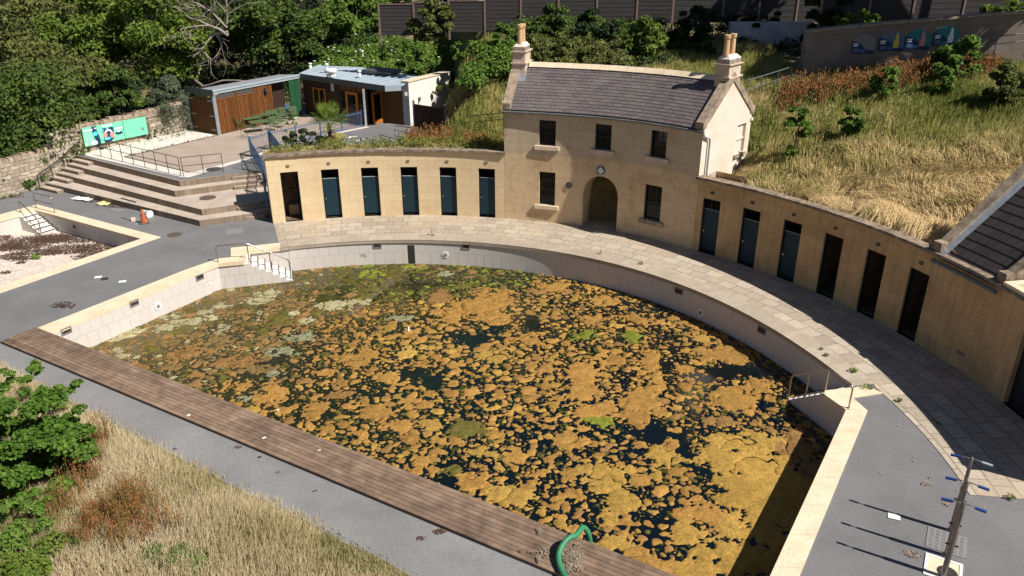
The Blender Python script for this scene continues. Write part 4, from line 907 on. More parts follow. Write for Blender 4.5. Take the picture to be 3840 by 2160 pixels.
# windows
for i, (a, b, z0, z1) in enumerate(WIN):
    fr = MB(); e = .10
    for q in ((a, a+e, z0, z1), (b-e, b, z0, z1), (a+e, b-e, z0, z0+.06), (a+e, b-e, z1-.035, z1)): arcbox(fr, q[0], q[1], .085, .14, q[2], q[3])
    mid = (z0+z1)/2; arcbox(fr, a+e, b-e, .10, .14, mid-.018, mid+.018)
    wd = fr.build('window', 'frame_dark', cot)
    pn = MB(); arcstrip(pn, a, b, .132, z0, .132, z1, .8); pn.build('pane', 'glass', wd)
    br = MB()
    for k in (1, 2): t = a+e+(b-a-2*e)*k/3; arcbox(br, t-.035, t+.035, .112, .131, z0+.06, z1-.035)
    for q in (.25, .75): z = z0+.03+(z1-z0-.03)*q; arcbox(br, a+e, b-e, .112, .1305, z-.01, z+.01)
    br.build('glazing_bars', 'frame_dark', wd)
    sl = MB(); arcbox(sl, a-.55, b+.55, -.09, .10, z0-.15, z0-.003); sl.build('sill', 'coping' if i in (0, 2) else 'verge' if i == 1 else 'chim', wd, 'arc')
# arched passage behind the opening
ar = MB(); pf = [(arch_c-arch_h*cos(k*pi/12), 1.33+.735*sin(k*pi/12)) for k in range(13)]; loop = [(arch_c-arch_h, .02)]+pf+[(arch_c+arch_h, .02)]
for (s0, z0), (s1, z1) in zip(loop, loop[1:]): ar.face([P(s0, .14, z0), P(s1, .14, z1), P(s1, 2.2, z1), P(s0, 2.2, z0)], True)
ar.face([P(s, 2.2, z) for s, z in loop])
pas = ar.build('arched_passage', 'cottage', cot, 'arc')
fl = MB(); arcstrip(fl, arch_c-arch_h, arch_c+arch_h, .0, .016, 2.2, .016); fl.build('passage_floor', 'flag', pas, 'arc')
dr = MB(); arcbox(dr, arch_c-arch_h+.15, arch_c-.35, 2.05, 2.19, .02, 1.85); dr.build('inner_door', 'frame_dark', pas)
c = P(63.0, 1.4, 1.98); MB().lathe([(.05, 0), (.07, -.05), (.06, -.12), (.02, -.15)], c, 10).build('passage_lamp', 'frame_dark', pas)
# clock, plaque, wall lamp, sensor
n2 = inward(62.9); c = Vector(P(62.9, -.005, 2.29)); N = Vector((n2[0], n2[1], 0)); t = Vector((-N.y, N.x, 0))
ck = MB().disc(c, .165, n2, .035, 28).build('clock', 'navy', cot)
MB().disc(c+N*.036, .105, n2, .004, 24).build('clock_face', 'white_print', ck)
mk_ = MB()
for k in range(12):
    a = k*pi/6; q = c+N*.037+t*(.135*cos(a))+Vector((0, 0, .135*sin(a))); MB().disc(q, .022 if k % 3 == 0 else .013, n2, .004, 6).build('hour_mark', 'white_print', ck)
hd = MB(); q = c+N*.043; hd.bar(q, q+t*.05+Vector((0, 0, .02)), .012, .006); hd.bar(q, q-t*.075+Vector((0, 0, .045)), .009, .006); hd.build('clock_hands', 'frame_dark', ck)
n2 = inward(67.33); c = Vector(P(67.33, -.005, 1.586)); N = Vector((n2[0], n2[1], 0)); t = Vector((-N.y, N.x, 0))
pq = MB().disc(c, .115, n2, .03, 24).build('wall_plaque', 'frame_dark', cot); ls = MB()
for k, (l, z) in enumerate(((.05, .06), (.08, .03), (.085, 0), (.08, -.03), (.05, -.06))): ls.bar(c+N*.032-t*l+Vector((0, 0, z)), c+N*.032+t*l+Vector((0, 0, z)), .004, .011)
ls.build('plaque_lettering', 'greycover', pq)
lp = MB(); lp.hexa([gp(s, d, z) for z in (2.02, 2.16) for s, d in ((3.34, .0), (3.56, .0), (3.56, .12), (3.34, .12))]); lp.build('wall_lamp', 'gutter', cot)
lp = MB(); lp.hexa([gp(s, d, z) for z in (4.05, 4.15) for s, d in ((3.58, -.02), (3.70, -.02), (3.70, .06), (3.58, .06))]); lp.build('sensor', 'white_pl', cot)
# ================================================================= KITCHEN RANGE at the right edge
kt = thing('kitchen_range', 'low building with steep dark slate roof at the right end of the cubicles', 'building', P(13.5, 1.6, 2.5))
A0, A1 = 10.5, 17.6; KS = .84; n = 13; r = MB()
for k in range(n):
    a, b = k/n, (k+1)/n+.012; d0, d1 = -.02+2.7*a, -.02+2.7*b
    arcstrip(r, A0+.3, A1-.55, d0, 2.58+2.7*KS*a+.022, d1, 2.58+2.7*KS*b+.006, 1.0); arcstrip(r, A0+.3, A1-.55, d0, 2.56+2.7*KS*a, d0, 2.58+2.7*KS*a+.022, 1.0)
r.build('slate_roof', 'slate_dark', kt, ('arc', 2.568))
r = MB(); r.face([P(t, d, z) for t, d, z in ((A0, 2.68, 4.86), (A1, 2.68, 4.86), (A1, 5.4, 2.5), (A0, 5.4, 2.5))]); r.build('rear_roof', 'slate_dark', kt)
for ta, tb, m_n in ((A1-.10, A1+.9, 'verge'), (A0-.65, A0+.35, 'coping_old')):
    v = MB(); v.hexa([P(t, s, z) for dz in (-.4, 0) for t, s, z in ((ta, .22, 2.95+dz), (tb, .22, 2.95+dz), (tb, 2.7, 2.95+2.48*KS+dz), (ta, 2.7, 2.95+2.48*KS+dz))])
    arcbox(v, ta, tb, .0, .30, 2.705, 2.96); v.build('verge_coping', m_n, kt)
v = MB(); v.hexa([P(t, s, z) for dz in (0, .02) for t, s, z in ((A1-.62, -.05, 2.60+dz), (A1-.12, -.05, 2.66+dz), (A1-.12, 2.7, 2.66+2.75*KS+dz), (A1-.62, 2.7, 2.60+2.75*KS+dz))]); v.build('lead_flashing', 'lead', kt)
v = MB(); v.tube([P(t, -.14, 2.50) for t in frange(A0-.5, A1+.15, .8)], .055, 8); v.build('gutter', 'gutter', kt)
v = MB(); v.face([P(A0-.3, s, z) for s, z in ((0, 2.4), (5.2, 2.4), (2.7, 4.75))]); v.face([P(A1+.4, s, z) for s, z in ((0, 1.4), (5.2, 1.4), (2.7, 4.75))]); v.build('gable_wall', 'gable', kt)
fr = thing('flat_roof_store', 'flat zinc roof behind a pale stone parapet at the right edge', 'building', P(6, 1.2, 2.4))
v = MB(); arcbox(v, -6.8, A0-.7, -.06, .14, 2.705, 2.80); arcbox(v, A0-1.35, A0-.7, .14, 3.0, 2.62, 2.80); v.build('parapet_coping', 'coping', fr, 'arc')
v = MB(); arcstrip(v, -6.8, A0-1.35, .9, 2.72, 4, 2.95); arcstrip(v, -6.8, A0-1.35, .9, 2.55, .9, 2.72); v.build('zinc_roof', 'zinc', fr, 'arc')
v = MB(); arcbox(v, -6.8, A0-1.35, 1.35, 4, 0, 2.55); v.build('wall', 'gable', fr, 'arc')
v = MB(); v.tube([P(t, .86, 2.66) for t in frange(-6, A0-1.5, 1.5)], .05, 8); v.build('gutter', 'gutter', fr)
ZP = 1.015
# ================================================================= TERRACE STEPS
ter = thing('terrace_steps', 'four broad concrete seating steps rising to the cafe terrace', 'steps', (-14, 31, 0))
tiers = [  # front line: left end, corner, right end
    ((-19.95, 33.42), (-12.11, 28.77), (-10.78, 29.38), (-10.15, 29.72), .245),
    ((-19.75, 34.07), (-12.18, 29.34), (-10.98, 30.0), (-9.9, 30.5), .50),
    ((-19.5, 34.62), (-13.83, 30.96), (-11.78, 32.06), (-10.6, 32.6), .76),
    ((-19.25, 35.16), (-13.83, 31.56), (-11.93, 32.55), (-10.3, 33.4), ZP)]
back = [(-8.3, 31.3), (-8.3, 36), (-17, 40.5), (-20.3, 36.2)]
z0 = -.02
for k, (a, b, c, d, z) in enumerate(tiers):
    m_ = MB(); ex = (a[0]-1.05*.855, a[1]+1.05*.52+.02)
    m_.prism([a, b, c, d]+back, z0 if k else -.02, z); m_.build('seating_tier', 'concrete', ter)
# left flight: two risers to each tier, against the rubble wall
l = [((-19.87, 33.37), (-20.89, 33.94)), ((-19.71, 34.05), (-20.73, 34.66)), ((-19.45, 34.6), (-20.48, 35.23)), ((-19.21, 35.14), (-20.26, 35.8))]
u = Vector((.52, .855, 0))
for k, (p, q) in enumerate(l):
    p, q = Vector((*p, 0)), Vector((*q, 0)); zt = tiers[k][4]
    for zz, off in ((zt-.127, -.29), (zt, 0)):
        a, b = p+u*off+Vector((.10, -.06, 0)), q+u*off; m_ = MB(); m_.prism([(a.x, a.y), (b.x, b.y), (b.x+u.x*.8, b.y+u.y*.8), (a.x+u.x*.8, a.y+u.y*.8)], -.02, zz-.003)
        s = m_.build('step', 'concrete', ter)
        e = (b-a).normalized(); n_ = MB(); n_.bar(a+e*.08+u*.05+Vector((0, 0, zz)), b-e*.08+u*.05+Vector((0, 0, zz)), .025, .006); n_.build('grip_strip', 'tile_dark', s)
# right flight beside the first cubicle
rr_ = [((-10.79, 29.39), (-9.85, 29.72), .12), ((-10.6, 29.72), (-9.65, 30.05), .245), ((-10.98, 29.92), (-9.5, 30.45), .37), ((-10.9, 30.1), (-9.5, 30.65), .50), ((-11.72, 31.93), (-9.8, 32.7), .63), ((-11.75, 32.1), (-9.8, 32.9), .76), ((-11.95, 32.48), (-9.9, 33.2), .89)]
for a, b, zz in rr_:
    v = (Vector((*b, 0))-Vector((*a, 0))).normalized(); w = Vector((-v.y, v.x, 0))*.5; m_ = MB()
    m_.prism([a, b, (b[0]+w.x, b[1]+w.y), (a[0]+w.x, a[1]+w.y)], -.02, zz+.003); m_.build('step', 'concrete', ter)
# plaza surfaces
pz = [(-20.4, 36.0), (-19.22, 35.2), (-13.83, 31.62), (-11.9, 32.6), (-9.7, 33.5), (-9.2, 31.6), (-8.9, 30.35), *[P(t, 1.32, 0)[:2] for t in frange(107.5, 78.5, 3)], (-.2, 31.8), (-1.5, 36), (-3.2, 46), (-9, 48.5), (-12.6, 47.6), (-17.05, 41.3)]
struct('terrace', MB().poly(pz, ZP+.004), 'asphalt', label='grey tarmac terrace beside the cafe')
m_ = MB(); m_.poly([(-20.25, 36.1), (-19.2, 35.36), (-13.92, 32.1), (-13.6, 32.05), (-12.0, 34.95), (-11.4, 36.6), (-10.85, 38.6), (-9.2, 39.85), (-7.55, 41.55), (-7.8, 41.75), (-11, 46), (-15, 42), (-16.9, 41.25)], ZP+.008)
struct('paving', m_, 'slab', label='pale stone slab edging of the cafe terrace')
m_ = MB(); m_.poly([(-17.87, 35.46), (-13.86, 32.80), (-13.72, 32.9), (-12.25, 35.1), (-11.65, 36.7), (-11.1, 38.7), (-9.4, 39.98), (-7.85, 41.6), (-8.2, 43.2), (-11.4, 44.8), (-14.95, 39.80)], ZP+.012)
struct('courtyard', m_, 'plaza', label='buff resin courtyard in front of the cafe')
m_ = MB()
for a, b in (((-17.87, 35.46), (-14.98, 39.80)), ((-17.87, 35.46), (-13.86, 32.8))): m_.bar((*a, ZP+.012), (*b, ZP+.012), .05, .03)
tag(m_.build('edge_channel', 'tile_dark', None), 'dark drainage channel edging the buff courtyard', 'drain')
# ================================================================= RUBBLE WALLS AND INFO BOARD
def rubble_wall(label, pts, th, z0, tops):
    root = thing('rubble_wall', label, 'wall', (*pts[0], z0)); m_ = MB(); cp = MB()
    for i, (a, b) in enumerate(zip(pts, pts[1:])):
        a3, b3 = Vector((*a, 0)), Vector((*b, 0)); d = (b3-a3).normalized(); n = Vector((-d.y, d.x, 0))*th
        m_.hexa([a3+Vector((0, 0, z0)), b3+Vector((0, 0, z0)), b3+n+Vector((0, 0, z0)), a3+n+Vector((0, 0, z0)), a3+Vector((0, 0, tops[i])), b3+Vector((0, 0, tops[i+1])), b3+n+Vector((0, 0, tops[i+1])), a3+n+Vector((0, 0, tops[i]))])
        L = (b3-a3).length; s = .0
        while s < L-.08:
            w = .10+random.random()*.16; h = .13+random.random()*.13; p = a3.lerp(b3, s/L); q = a3.lerp(b3, min(1, (s+w-.015)/L)); z = tops[i]+(tops[i+1]-tops[i])*s/L
            jx = (random.random()-.5)*.05; tl = (random.random()-.5)*.07; nn_ = n.normalized()
            pa, pb = p+nn_*(jx+.02), q+nn_*(jx+.02); n2 = nn_*(th-.04); tv = d*tl
            cp.hexa([pa+Vector((0, 0, z-.02)), pb+Vector((0, 0, z-.02)), pb+n2+Vector((0, 0, z-.02)), pa+n2+Vector((0, 0, z-.02)), pa+tv+nn_*.03+Vector((0, 0, z+h)), pb+tv*.6+nn_*.03+Vector((0, 0, z+h*(.85+random.random()*.2))), pb+tv*.6+n2*.85+Vector((0, 0, z+h*.9)), pa+tv+n2*.85+Vector((0, 0, z+h))]); s += w
    m_.build('wall', 'rubble', root); cp.build('coping_stones', 'verge', root); return root
rubble_wall('low rubble stone wall beside the left stair flight', [(-30, 24.5), (-22.6, 31.6), (-21.25, 33.95), (-20.75, 35.0)], .4, -.05, [1.35, 1.35, 1.42, 1.5])
rubble_wall('tall rubble stone wall carrying the green board', [(-20.75, 35.0), (-20.28, 36.0), (-17.0, 41.15)], .4, -.05, [2.08, 2.1, 2.28])
pA, pB = (-20.25, 35.97), (-16.92, 41.12)
def board_pt(x, y, d=.0):        # pixel in the 2576 wide photograph -> point on the wall face
    p = Vector(onpl(x, y, pA, pB)); n = Vector((pB[1]-pA[1], -(pB[0]-pA[0]), 0)).normalized(); return p+n*d
def LV(x, y): return ((280+x*.18634)/K, (410+y*.18634)/K)
bd = thing('information_board', 'long mint green pool information board fixed on the rubble wall', 'sign', board_pt(*LV(800, 450)))
def panel(name, corners, m, parent, d0, d1):
    A = [board_pt(*LV(*c), d0) for c in corners]; B = [board_pt(*LV(*c), d1) for c in corners]; n = len(A); q = MB()
    q.face(B); 
    for i in range(n): q.face([A[i], A[(i+1) % n], B[(i+1) % n], B[i]])
    return q.build(name, m, parent)
ca, cb, cc, cd = (118, 382), (1395, 145), (1462, 490), (195, 748)
lp = panel('printed_panel', [(118, 382), (928, 232), (992, 582), (195, 748)], 'mint', bd, .02, .09)
rp = panel('plain_panel', [(940, 229), (1395, 145), (1462, 490), (1003, 580)], 'mint', bd, .02, .09)
def art(kind, pts, m, parent=lp, e=.095): return panel(kind, pts, m, parent, .088, e)
def ell(cx, cy, rx, ry, n=16, a=-.18): return [(cx+rx*cos(k*2*pi/n)*cos(a)-ry*sin(k*2*pi/n)*sin(a), cy+rx*cos(k*2*pi/n)*sin(a)+ry*sin(k*2*pi/n)*cos(a)) for k in range(n)]
art('navy_band', [(305, 350), (405, 332), (420, 420), (470, 520), (520, 690), (455, 702), (370, 560), (330, 450)], 'navy')
art('navy_square', [(515, 385), (745, 340), (775, 470), (782, 560), (715, 640), (590, 665), (545, 480)], 'navy', e=.094)
art('blue_cloud', ell(392, 487, 48, 44), 'sky_print', e=.099); art('blue_cloud', ell(525, 425, 38, 28), 'sky_print', e=.099)
art('white_cloud', ell(375, 665, 68, 44), 'white_print', e=.099); art('white_cloud', ell(222, 700, 30, 30), 'white_print', e=.099)
art('pool_map', ell(590, 505, 46, 56), 'pink_print', e=.100); art('pool_map', ell(735, 505, 46, 62), 'pink_print', e=.100)
art('map_arch', [(585, 470), (590, 425), (630, 395), (690, 395), (730, 430), (738, 462), (700, 440), (650, 425), (612, 448)], 'white_print', e=.101)
art('map_water', ell(640, 580, 66, 30), 'sky_print', e=.102); art('map_spot', ell(630, 375, 30, 18), 'sky_print', e=.101)
art('photo_oval', ell(870, 468, 80, 32), 'navy', e=.099); art('cloud', ell(860, 430, 36, 22), 'white_print', e=.101)
art('title_bar', [(150, 422), (330, 388), (334, 418), (154, 454)], 'white_print', e=.096); art('title_bar', [(525, 325), (725, 288), (730, 318), (530, 355)], 'white_print', e=.096); art('title_bar', [(775, 375), (935, 345), (940, 372), (780, 404)], 'white_print', e=.096)
art('badge', [(365, 368), (402, 361), (408, 385), (371, 392)], 'white_print', e=.098)
for k in range(4): art('text_line', [(172+k*9, 500+k*42), (310+k*8, 474+k*42), (311+k*8, 480+k*42), (173+k*9, 506+k*42)], 'white_print', e=.096)
for x, y in ((1018, 258), (1132, 236), (1048, 424), (1166, 400)): art('screw_clip', [(x-16, y+4), (x, y-7), (x+16, y-2), (x+14, y+3)], 'green_panel', rp, .096)
art('notice', [(1315, 362), (1370, 352), (1385, 412), (1328, 424)], 'greycover', rp, .094)
for u, v in ((150, 345), (0, 0)):
    if u: MB().box(board_pt(*LV(-470, 640), .1), (.12, .12, .2), .9).build('junction_box', 'greycover', None, loc=None)['label'] = 'small grey box fixed on the rubble wall by the stairs'
bpy.data.objects['junction_box']['category'] = 'box'
p = board_pt(*LV(-500, 490), .1); tag(MB().lathe([(.06, -.08), (.08, 0), (.05, .07), (0, .08)], p, 12).build('security_camera', 'white_pl', None), 'white dome camera fixed high on the rubble wall', 'camera')
q = MB(); q.tube([board_pt(*LV(-480, 500), .03), board_pt(*LV(110, 410), .03)], .015, 5); q.tube([board_pt(*LV(1400, 165), .03), board_pt(*LV(2050, 40), .03)], .015, 5); q.tube([board_pt(*LV(1425, 235), .03), board_pt(*LV(2100, 105), .03)], .015, 5); q.tube([board_pt(*LV(-440, 620), .03), board_pt(*LV(125, 500), .03)], .015, 5)
tag(q.build('cable_conduit', 'wallgrey', None), 'thin grey conduits clipped along the rubble wall', 'pipe')
p, q2 = board_pt(*LV(1520, 600), .03), board_pt(*LV(1470, 265), .03)
tag(MB().bar((p.x, p.y, ZP), (p.x, p.y, q2.z), .16, .08).build('wall_post', 'concrete', None), 'short square concrete post standing right of the green board', 'post')
# ================================================================= RAILINGS
def rail_run(name, label, pts, H=.81, mids=(.44,), m='black_metal', r=.014, cat='handrail', post_r=None, every=None, ends=True):
    """pts: list of (x,y,z) posts"""
    root = thing(name, label, cat, pts[0]); rl = MB(); up = Vector((0, 0, 1))
    for h in (H, *mids): rl.tube([Vector(p)+up*h for p in pts], r, 6)
    rl.build('rail', m, root)
    for p in pts: MB().tube([Vector(p), Vector(p)+up*H], post_r or r, 6).build('post', m, root)
    return root
a, b = Vector((-18.99, 35.61, ZP)), Vector((-14.02, 32.27, ZP))
rail_run('handrail', 'long black handrail along the top of the terrace steps', [a.lerp(b, k/7) for k in range(8)])
a, b = Vector((-13.89, 32.22, ZP)), Vector((-12.43, 32.91, ZP))
rail_run('handrail', 'short black handrail turning the terrace corner above the steps', [a.lerp(b, k/2) for k in range(3)])
hb = [Vector(p) for p in ((-21.15, 33.80, .0), (-20.85, 34.45, .25), (-20.6, 35.1, .5), (-20.3, 35.9, .80))]
rt = thing('stair_handrail', 'double black stair handrail climbing beside the rubble wall', 'handrail', hb[0]); q = MB()
for o_ in (0, .07): q.tube([p+Vector((.855*o_+.05, -.52*o_, .62+.1*(i > 2))) for i, p in enumerate(hb)], .014, 6)
q.build('rail', 'black_metal', rt)
for i, p in enumerate(hb):
    for o_ in (0, .07): s = p+Vector((.855*o_+.05, -.52*o_, 0)); MB().tube([s, s+Vector((0, 0, .62+.1*(i > 2)))], .012, 6).build('post', 'black_metal', rt)
rt = thing('ramp_guard', 'small black two bar guard rail by the blue gate', 'handrail', (-11.6, 33.4, ZP))
A_, B_ = Vector(at(590, 461, ZP)), Vector((-10.3, 32.3, ZP)); A_ = Vector((-11.72, 33.25, ZP)); B_ = Vector((-10.35, 32.55, ZP))
q = MB()
for h in (.72, .40): q.tube([A_+Vector((0, 0, h)), B_+Vector((0, 0, h-.05))], .016, 6)
q.tube([A_, A_+Vector((0, 0, .72)), A_+Vector((.85, 1.2, .76))], .016, 6); q.tube([A_+Vector((0, 0, .05)), B_+Vector((0, 0, .02))], .016, 6)
q.build('rail', 'black_metal', rt); MB().tube([B_, B_+Vector((0, 0, .68))], .016, 6).build('post', 'black_metal', rt)
def steel_rail(label, segs, posts, r=.022):
    root = thing('pool_handrail', label, 'handrail', posts[0][0]); q = MB()
    for s in segs: q.tube(s, r, 8)
    q.build('rail', 'steel', root)
    for a, b in posts: MB().tube([a, b], r*.9, 8).build('post', 'steel', root)
    for a, b in posts: MB().lathe([(r*2, 0), (r*2, .012), (r, .016)], a, 10).build('base_flange', 'steel', root)
def rnd(pts, k=.12):
    pts = [Vector(p) for p in pts]; o = [pts[0]]
    for a, b, c in zip(pts, pts[1:], pts[2:]):
        u, w = (a-b).normalized()*min(k, (a-b).length/2), (c-b).normalized()*min(k, (c-b).length/2)
        for t in (0, .25, .5, .75, 1): o.append(b+u*(1-t)**2+w*t*t)
    return o+[pts[-1]]
p0, p1, p2, p3 = Vector((-10.13, 25.02, .03)), Vector((-9.16, 25.32, -.11)), Vector((-8.50, 25.55, -.5)), Vector((-7.90, 25.73, -.88)); u_ = Vector((0, 0, 1))
steel_rail('steel handrail at the steps in the left corner of the main pool', [rnd([p0, p0+u_*.60, p1+u_*.71, p3+u_*.70, p3])], [(p0, p0+u_*.3), (p1, p1+u_*.70), (p2, p2+u_*.72), (p3, p3+u_*.3)])
p0, p1, p2, p3 = Vector((7.97, 15.77, .03)), Vector((7.70, 16.56, -.10)), Vector((7.50, 17.15, -.52)), Vector((7.29, 17.70, -.88))
steel_rail('steel handrail at the steps in the right corner of the main pool', [rnd([p0, p0+u_*.62, p1+u_*.72, p3+u_*.66, p3])], [(p0, p0+u_*.3), (p1, p1+u_*.71), (p2, p2+u_*.70), (p3, p3+u_*.3)])
p0, p1 = Vector((-19.71, 31.02, .03)), Vector((-18.61, 30.40, .03))
steel_rail('two bar steel guard rail at the head of the toddler pool', [rnd([p0, p0+u_*.66, p1+u_*.66, p1]), [p0+u_*.33, p1+u_*.33]], [(p0, p0+u_*.3), (p1, p1+u_*.3)])
p0, p1 = Vector((-20.05, 30.5, .03)), Vector((-18.95, 29.72, -.55))
steel_rail('steel handrail following the steps down into the toddler pool', [rnd([p0, p0+u_*.50, p1+u_*.52, p1])], [(p0, p0+u_*.3), (p1, p1+u_*.3)])
# blue vertical bar fence and gates
def bar_fence(name, label, a, b, H, post_at, m='blue_metal', cat='fence', gap=.095, z=ZP, root=None, zb=None):
    a, b = Vector((*a, z)), Vector((*b, zb if zb is not None else z)); L = (b-a).length; root = root or thing(name, label, cat, a); q = MB()
    n = int(L/gap)
    for k in range(1, n):
        p = a.lerp(b, k/n); q.tube([p+u_*.05, p+u_*(H+.06)], .009, 4)
    q.build('bars', m, root); rl = MB()
    for h in (.10, H-.05): rl.bar(a+u_*h, b+u_*h, .018, .04)
    rl.build('rail', m, root)
    for t in post_at: p = a.lerp(b, t); MB().bar(p, p+u_*(H+.09), .06, .06).build('post', m, root)
    return root
bar_fence('blue_fence', 'blue steel bar fence running from the gates to the cafe door', (-11.5, 36.9), (-7.98, 41.72), .80, [0, .26, .52, .76, 1])
bar_fence('blue_fence', 'short blue steel bar panel facing the terrace steps', (-12.0, 35.5), (-11.5, 36.8), .84, [0, 1])
bar_fence('blue_gate', 'open blue steel gate leaf at the head of the right stair', (-12.0, 35.45), (-10.15, 31.3), .84, [0, 1], cat='gate', gap=.08)
bar_fence('blue_gate', 'blue steel gate leaf standing beside the dark shrub', (-11.4, 36.75), (-10.2, 34.1), .84, [0, 1], cat='gate', gap=.05)
bar_fence('blue_gate', 'narrow blue steel gate leaf at the end of the first cubicle', (-10.15, 31.2), (-9.72, 29.75), .95, [0, .55, 1], cat='gate', gap=.08, z=.9, zb=.35)
# ramp rails and hoops behind the left cubicles
def gr(x, y): return ZP
def R2(u, v): return ((1120+u*.24845)/K, (230+v*.24845)/K)
def kat(u, v, z): return Vector(at(*R2(u, v), z))
r1 = [kat(1445, 1030, ZP+.75), kat(1510, 1050, ZP+.75), kat(1730, 1090, ZP+.76), kat(1975, 1160, ZP+.78), kat(2220, 1205, ZP+.80), kat(2500, 1265, ZP+.84), kat(2576, 1285, ZP+.86)]
root = thing('ramp_handrail', 'upper black ramp handrail among the red docks left of the cottage', 'handrail', (r1[0].x, r1[0].y, ZP)); q = MB(); q.tube(r1, .016, 6); q.tube([r1[1]-u_*.3, r1[0]-u_*.32, r1[0]], .016, 6); q.build('rail', 'black_metal', root)
for p in r1[1::1]: MB().tube([(p.x, p.y, ZP), p], .014, 6).build('post', 'black_metal', root)
r1 = [kat(1225, 1110, ZP+.72), kat(1510, 1180, ZP+.74), kat(1680, 1215, ZP+.75), kat(2120, 1310, ZP+.8)]
root = thing('ramp_handrail', 'lower black ramp handrail just behind the left cubicle roof', 'handrail', (r1[0].x, r1[0].y, ZP)); q = MB(); q.tube(r1, .016, 6); q.build('rail', 'black_metal', root)
for p in r1: MB().tube([(p.x, p.y, ZP), p], .014, 6).build('post', 'black_metal', root)
r1 = [kat(2180, 825, ZP+1.2), kat(2400, 840, ZP+1.2), kat(2576, 838, ZP+1.25)]
def zat_(u, v, y): return Vector(atd((1500+u*.1794)/K, (330+v*.1794)/K, y))
for lab, pts in (('higher dark path handrail on the bank left of the cottage', [(870, 585, 38.4), (1200, 600, 37.6), (1420, 588, 36.6), (2170, 520, 34.6)]), ('lower dark path handrail on the bank left of the cottage', [(880, 700, 37.8), (1300, 745, 36.8), (1680, 700, 35.6), (2170, 645, 34.0)])):
    pts = [zat_(*p) for p in pts]; root = thing('path_handrail', lab, 'handrail', (pts[0].x, pts[0].y, pts[0].z-.7)); q = MB(); q.tube(pts, .018, 6); q.build('rail', 'black_metal', root)
    for p in pts: MB().tube([p-u_*.8, p], .015, 6).build('post', 'black_metal', root)
for k, (u, v, lab) in enumerate(((820, 1140, 'pale steel bicycle hoop nearest the palm'), (955, 1185, 'pale steel bicycle hoop nearest the tall red dock'))):
    p = kat(u, v, ZP+.55); d = Vector((.30, .22, 0)); q = MB(); q.tube(rnd([(p.x-d.x, p.y-d.y, ZP), (p.x-d.x, p.y-d.y, ZP+.55), (p.x+d.x, p.y+d.y, ZP+.55), (p.x+d.x, p.y+d.y, ZP)], .15), .022, 8)
    tag(q.build('bicycle_hoop', 'steel', None), lab, 'bicycle stand', 'bicycle hoops behind the cubicles')
# ================================================================= CAFE
cf = thing('cafe_pavilion', 'single storey cafe with blue grey zinc roof and orange doors', 'building', (-9, 43, ZP))
E1 = Vector((.5418, .8406, 0)); D2 = Vector((.821, -.571, 0)); C0 = Vector((-14.953, 39.822, 0)); P1 = Vector((-11.85, 44.64, 0)); N1 = Vector((-.8406, .5418, 0)); B2 = Vector((.571, .821, 0))
st = thing('timber_store', 'slatted orange brown timber store with grey tiled roof beside the rubble wall', 'building', C0+Vector((0, 0, ZP)))
def V3(p, z): return Vector((p.x, p.y, z))
# store: front slats (two panels with clerestory, then a taller panel)
def slat_run(a, b, z0, z1, name, parent, n, out, m='slats'):
    q = MB()
    for k in range(n):
        p, r = a.lerp(b, (k+.04)/n), a.lerp(b, (k+.74)/n); o_ = out*.03
        q.hexa([V3(p, z0), V3(r, z0), V3(r+o_, z0), V3(p+o_, z0), V3(p, z1), V3(r, z1), V3(r+o_, z1), V3(p+o_, z1)])
    s = q.build(name, m, parent); q = MB(); q.face([V3(a-out*.01, z0), V3(b-out*.01, z0), V3(b-out*.01, z1), V3(a-out*.01, z1)]); q.build('backing', 'slats_back', s); return s
o1 = -N1*.0+Vector((.8406, -.5418, 0)); W_ = [C0+E1*t for t in (.08, 1.28, 1.42, 2.52, 2.6, 3.72)]
slat_run(W_[0], W_[1], ZP+.05, 2.76, 'slat_panel', st, 13, o1); slat_run(W_[2], W_[3], ZP+.05, 2.76, 'slat_panel', st, 13, o1); slat_run(W_[4], W_[5], ZP+.05, 3.02, 'slat_panel', st, 12, o1)
for a, b in ((W_[0], W_[1]), (W_[2], W_[3])):
    q = MB(); q.face([V3(a, 2.76), V3(b, 2.76), V3(b, 3.02), V3(a, 3.02)]); g_ = q.build('clerestory_mesh', 'iron', st)
    q = MB(); q.bar(V3(a+o1*.03, 2.78), V3(b+o1*.03, 2.78), .05, .05); q.build('sill_rail', 'slats', g_)
for t in (1.35, 2.56): p = C0+E1*t+o1*.02; MB().bar(V3(p, ZP+.03), V3(p, 3.02), .12, .09).build('timber_post', 'slats', st)
p = C0; MB().bar(V3(p, ZP), V3(p, 3.05), .12, .12).build('corner_post', 'fascia', st)
EW = C0+Vector((-1.80, 1.15, 0)); ed = (EW-C0).normalized(); eo = Vector((ed.y, -ed.x, 0)); eo = -eo if eo.y > 0 else eo
slat_run(C0+ed*.1, C0+ed*1.02, ZP+.06, 2.85, 'door', st, 10, eo, 'cafebrown'); slat_run(C0+ed*1.06, C0+ed*2.0, ZP+.06, 2.85, 'door', st, 10, eo, 'cafebrown')
q = MB()
for t0_, t1_ in ((.12, .5), (1.6, 1.98)):
    for z in (1.25, 1.95, 2.72): q.bar(V3(C0+ed*t0_+eo*.04, z), V3(C0+ed*t1_+eo*.04, z), .012, .045)
q.build('door_hinges', 'pipe', st)
MB().bar(V3(EW, ZP), V3(EW, 2.65), .10, .10).build('corner_post', 'fascia', st)
lp_ = C0+E1*3.2+o1*.06; q = MB(); q.bar(V3(lp_, 2.72), V3(lp_, 2.9), .14, .08); q.lathe([(.02, -.3), (.09, -.12), (.09, -.05), (.03, 0)], V3(lp_+o1*.05, 2.86), 8); q.build('wall_lantern', 'frame_dark', st)
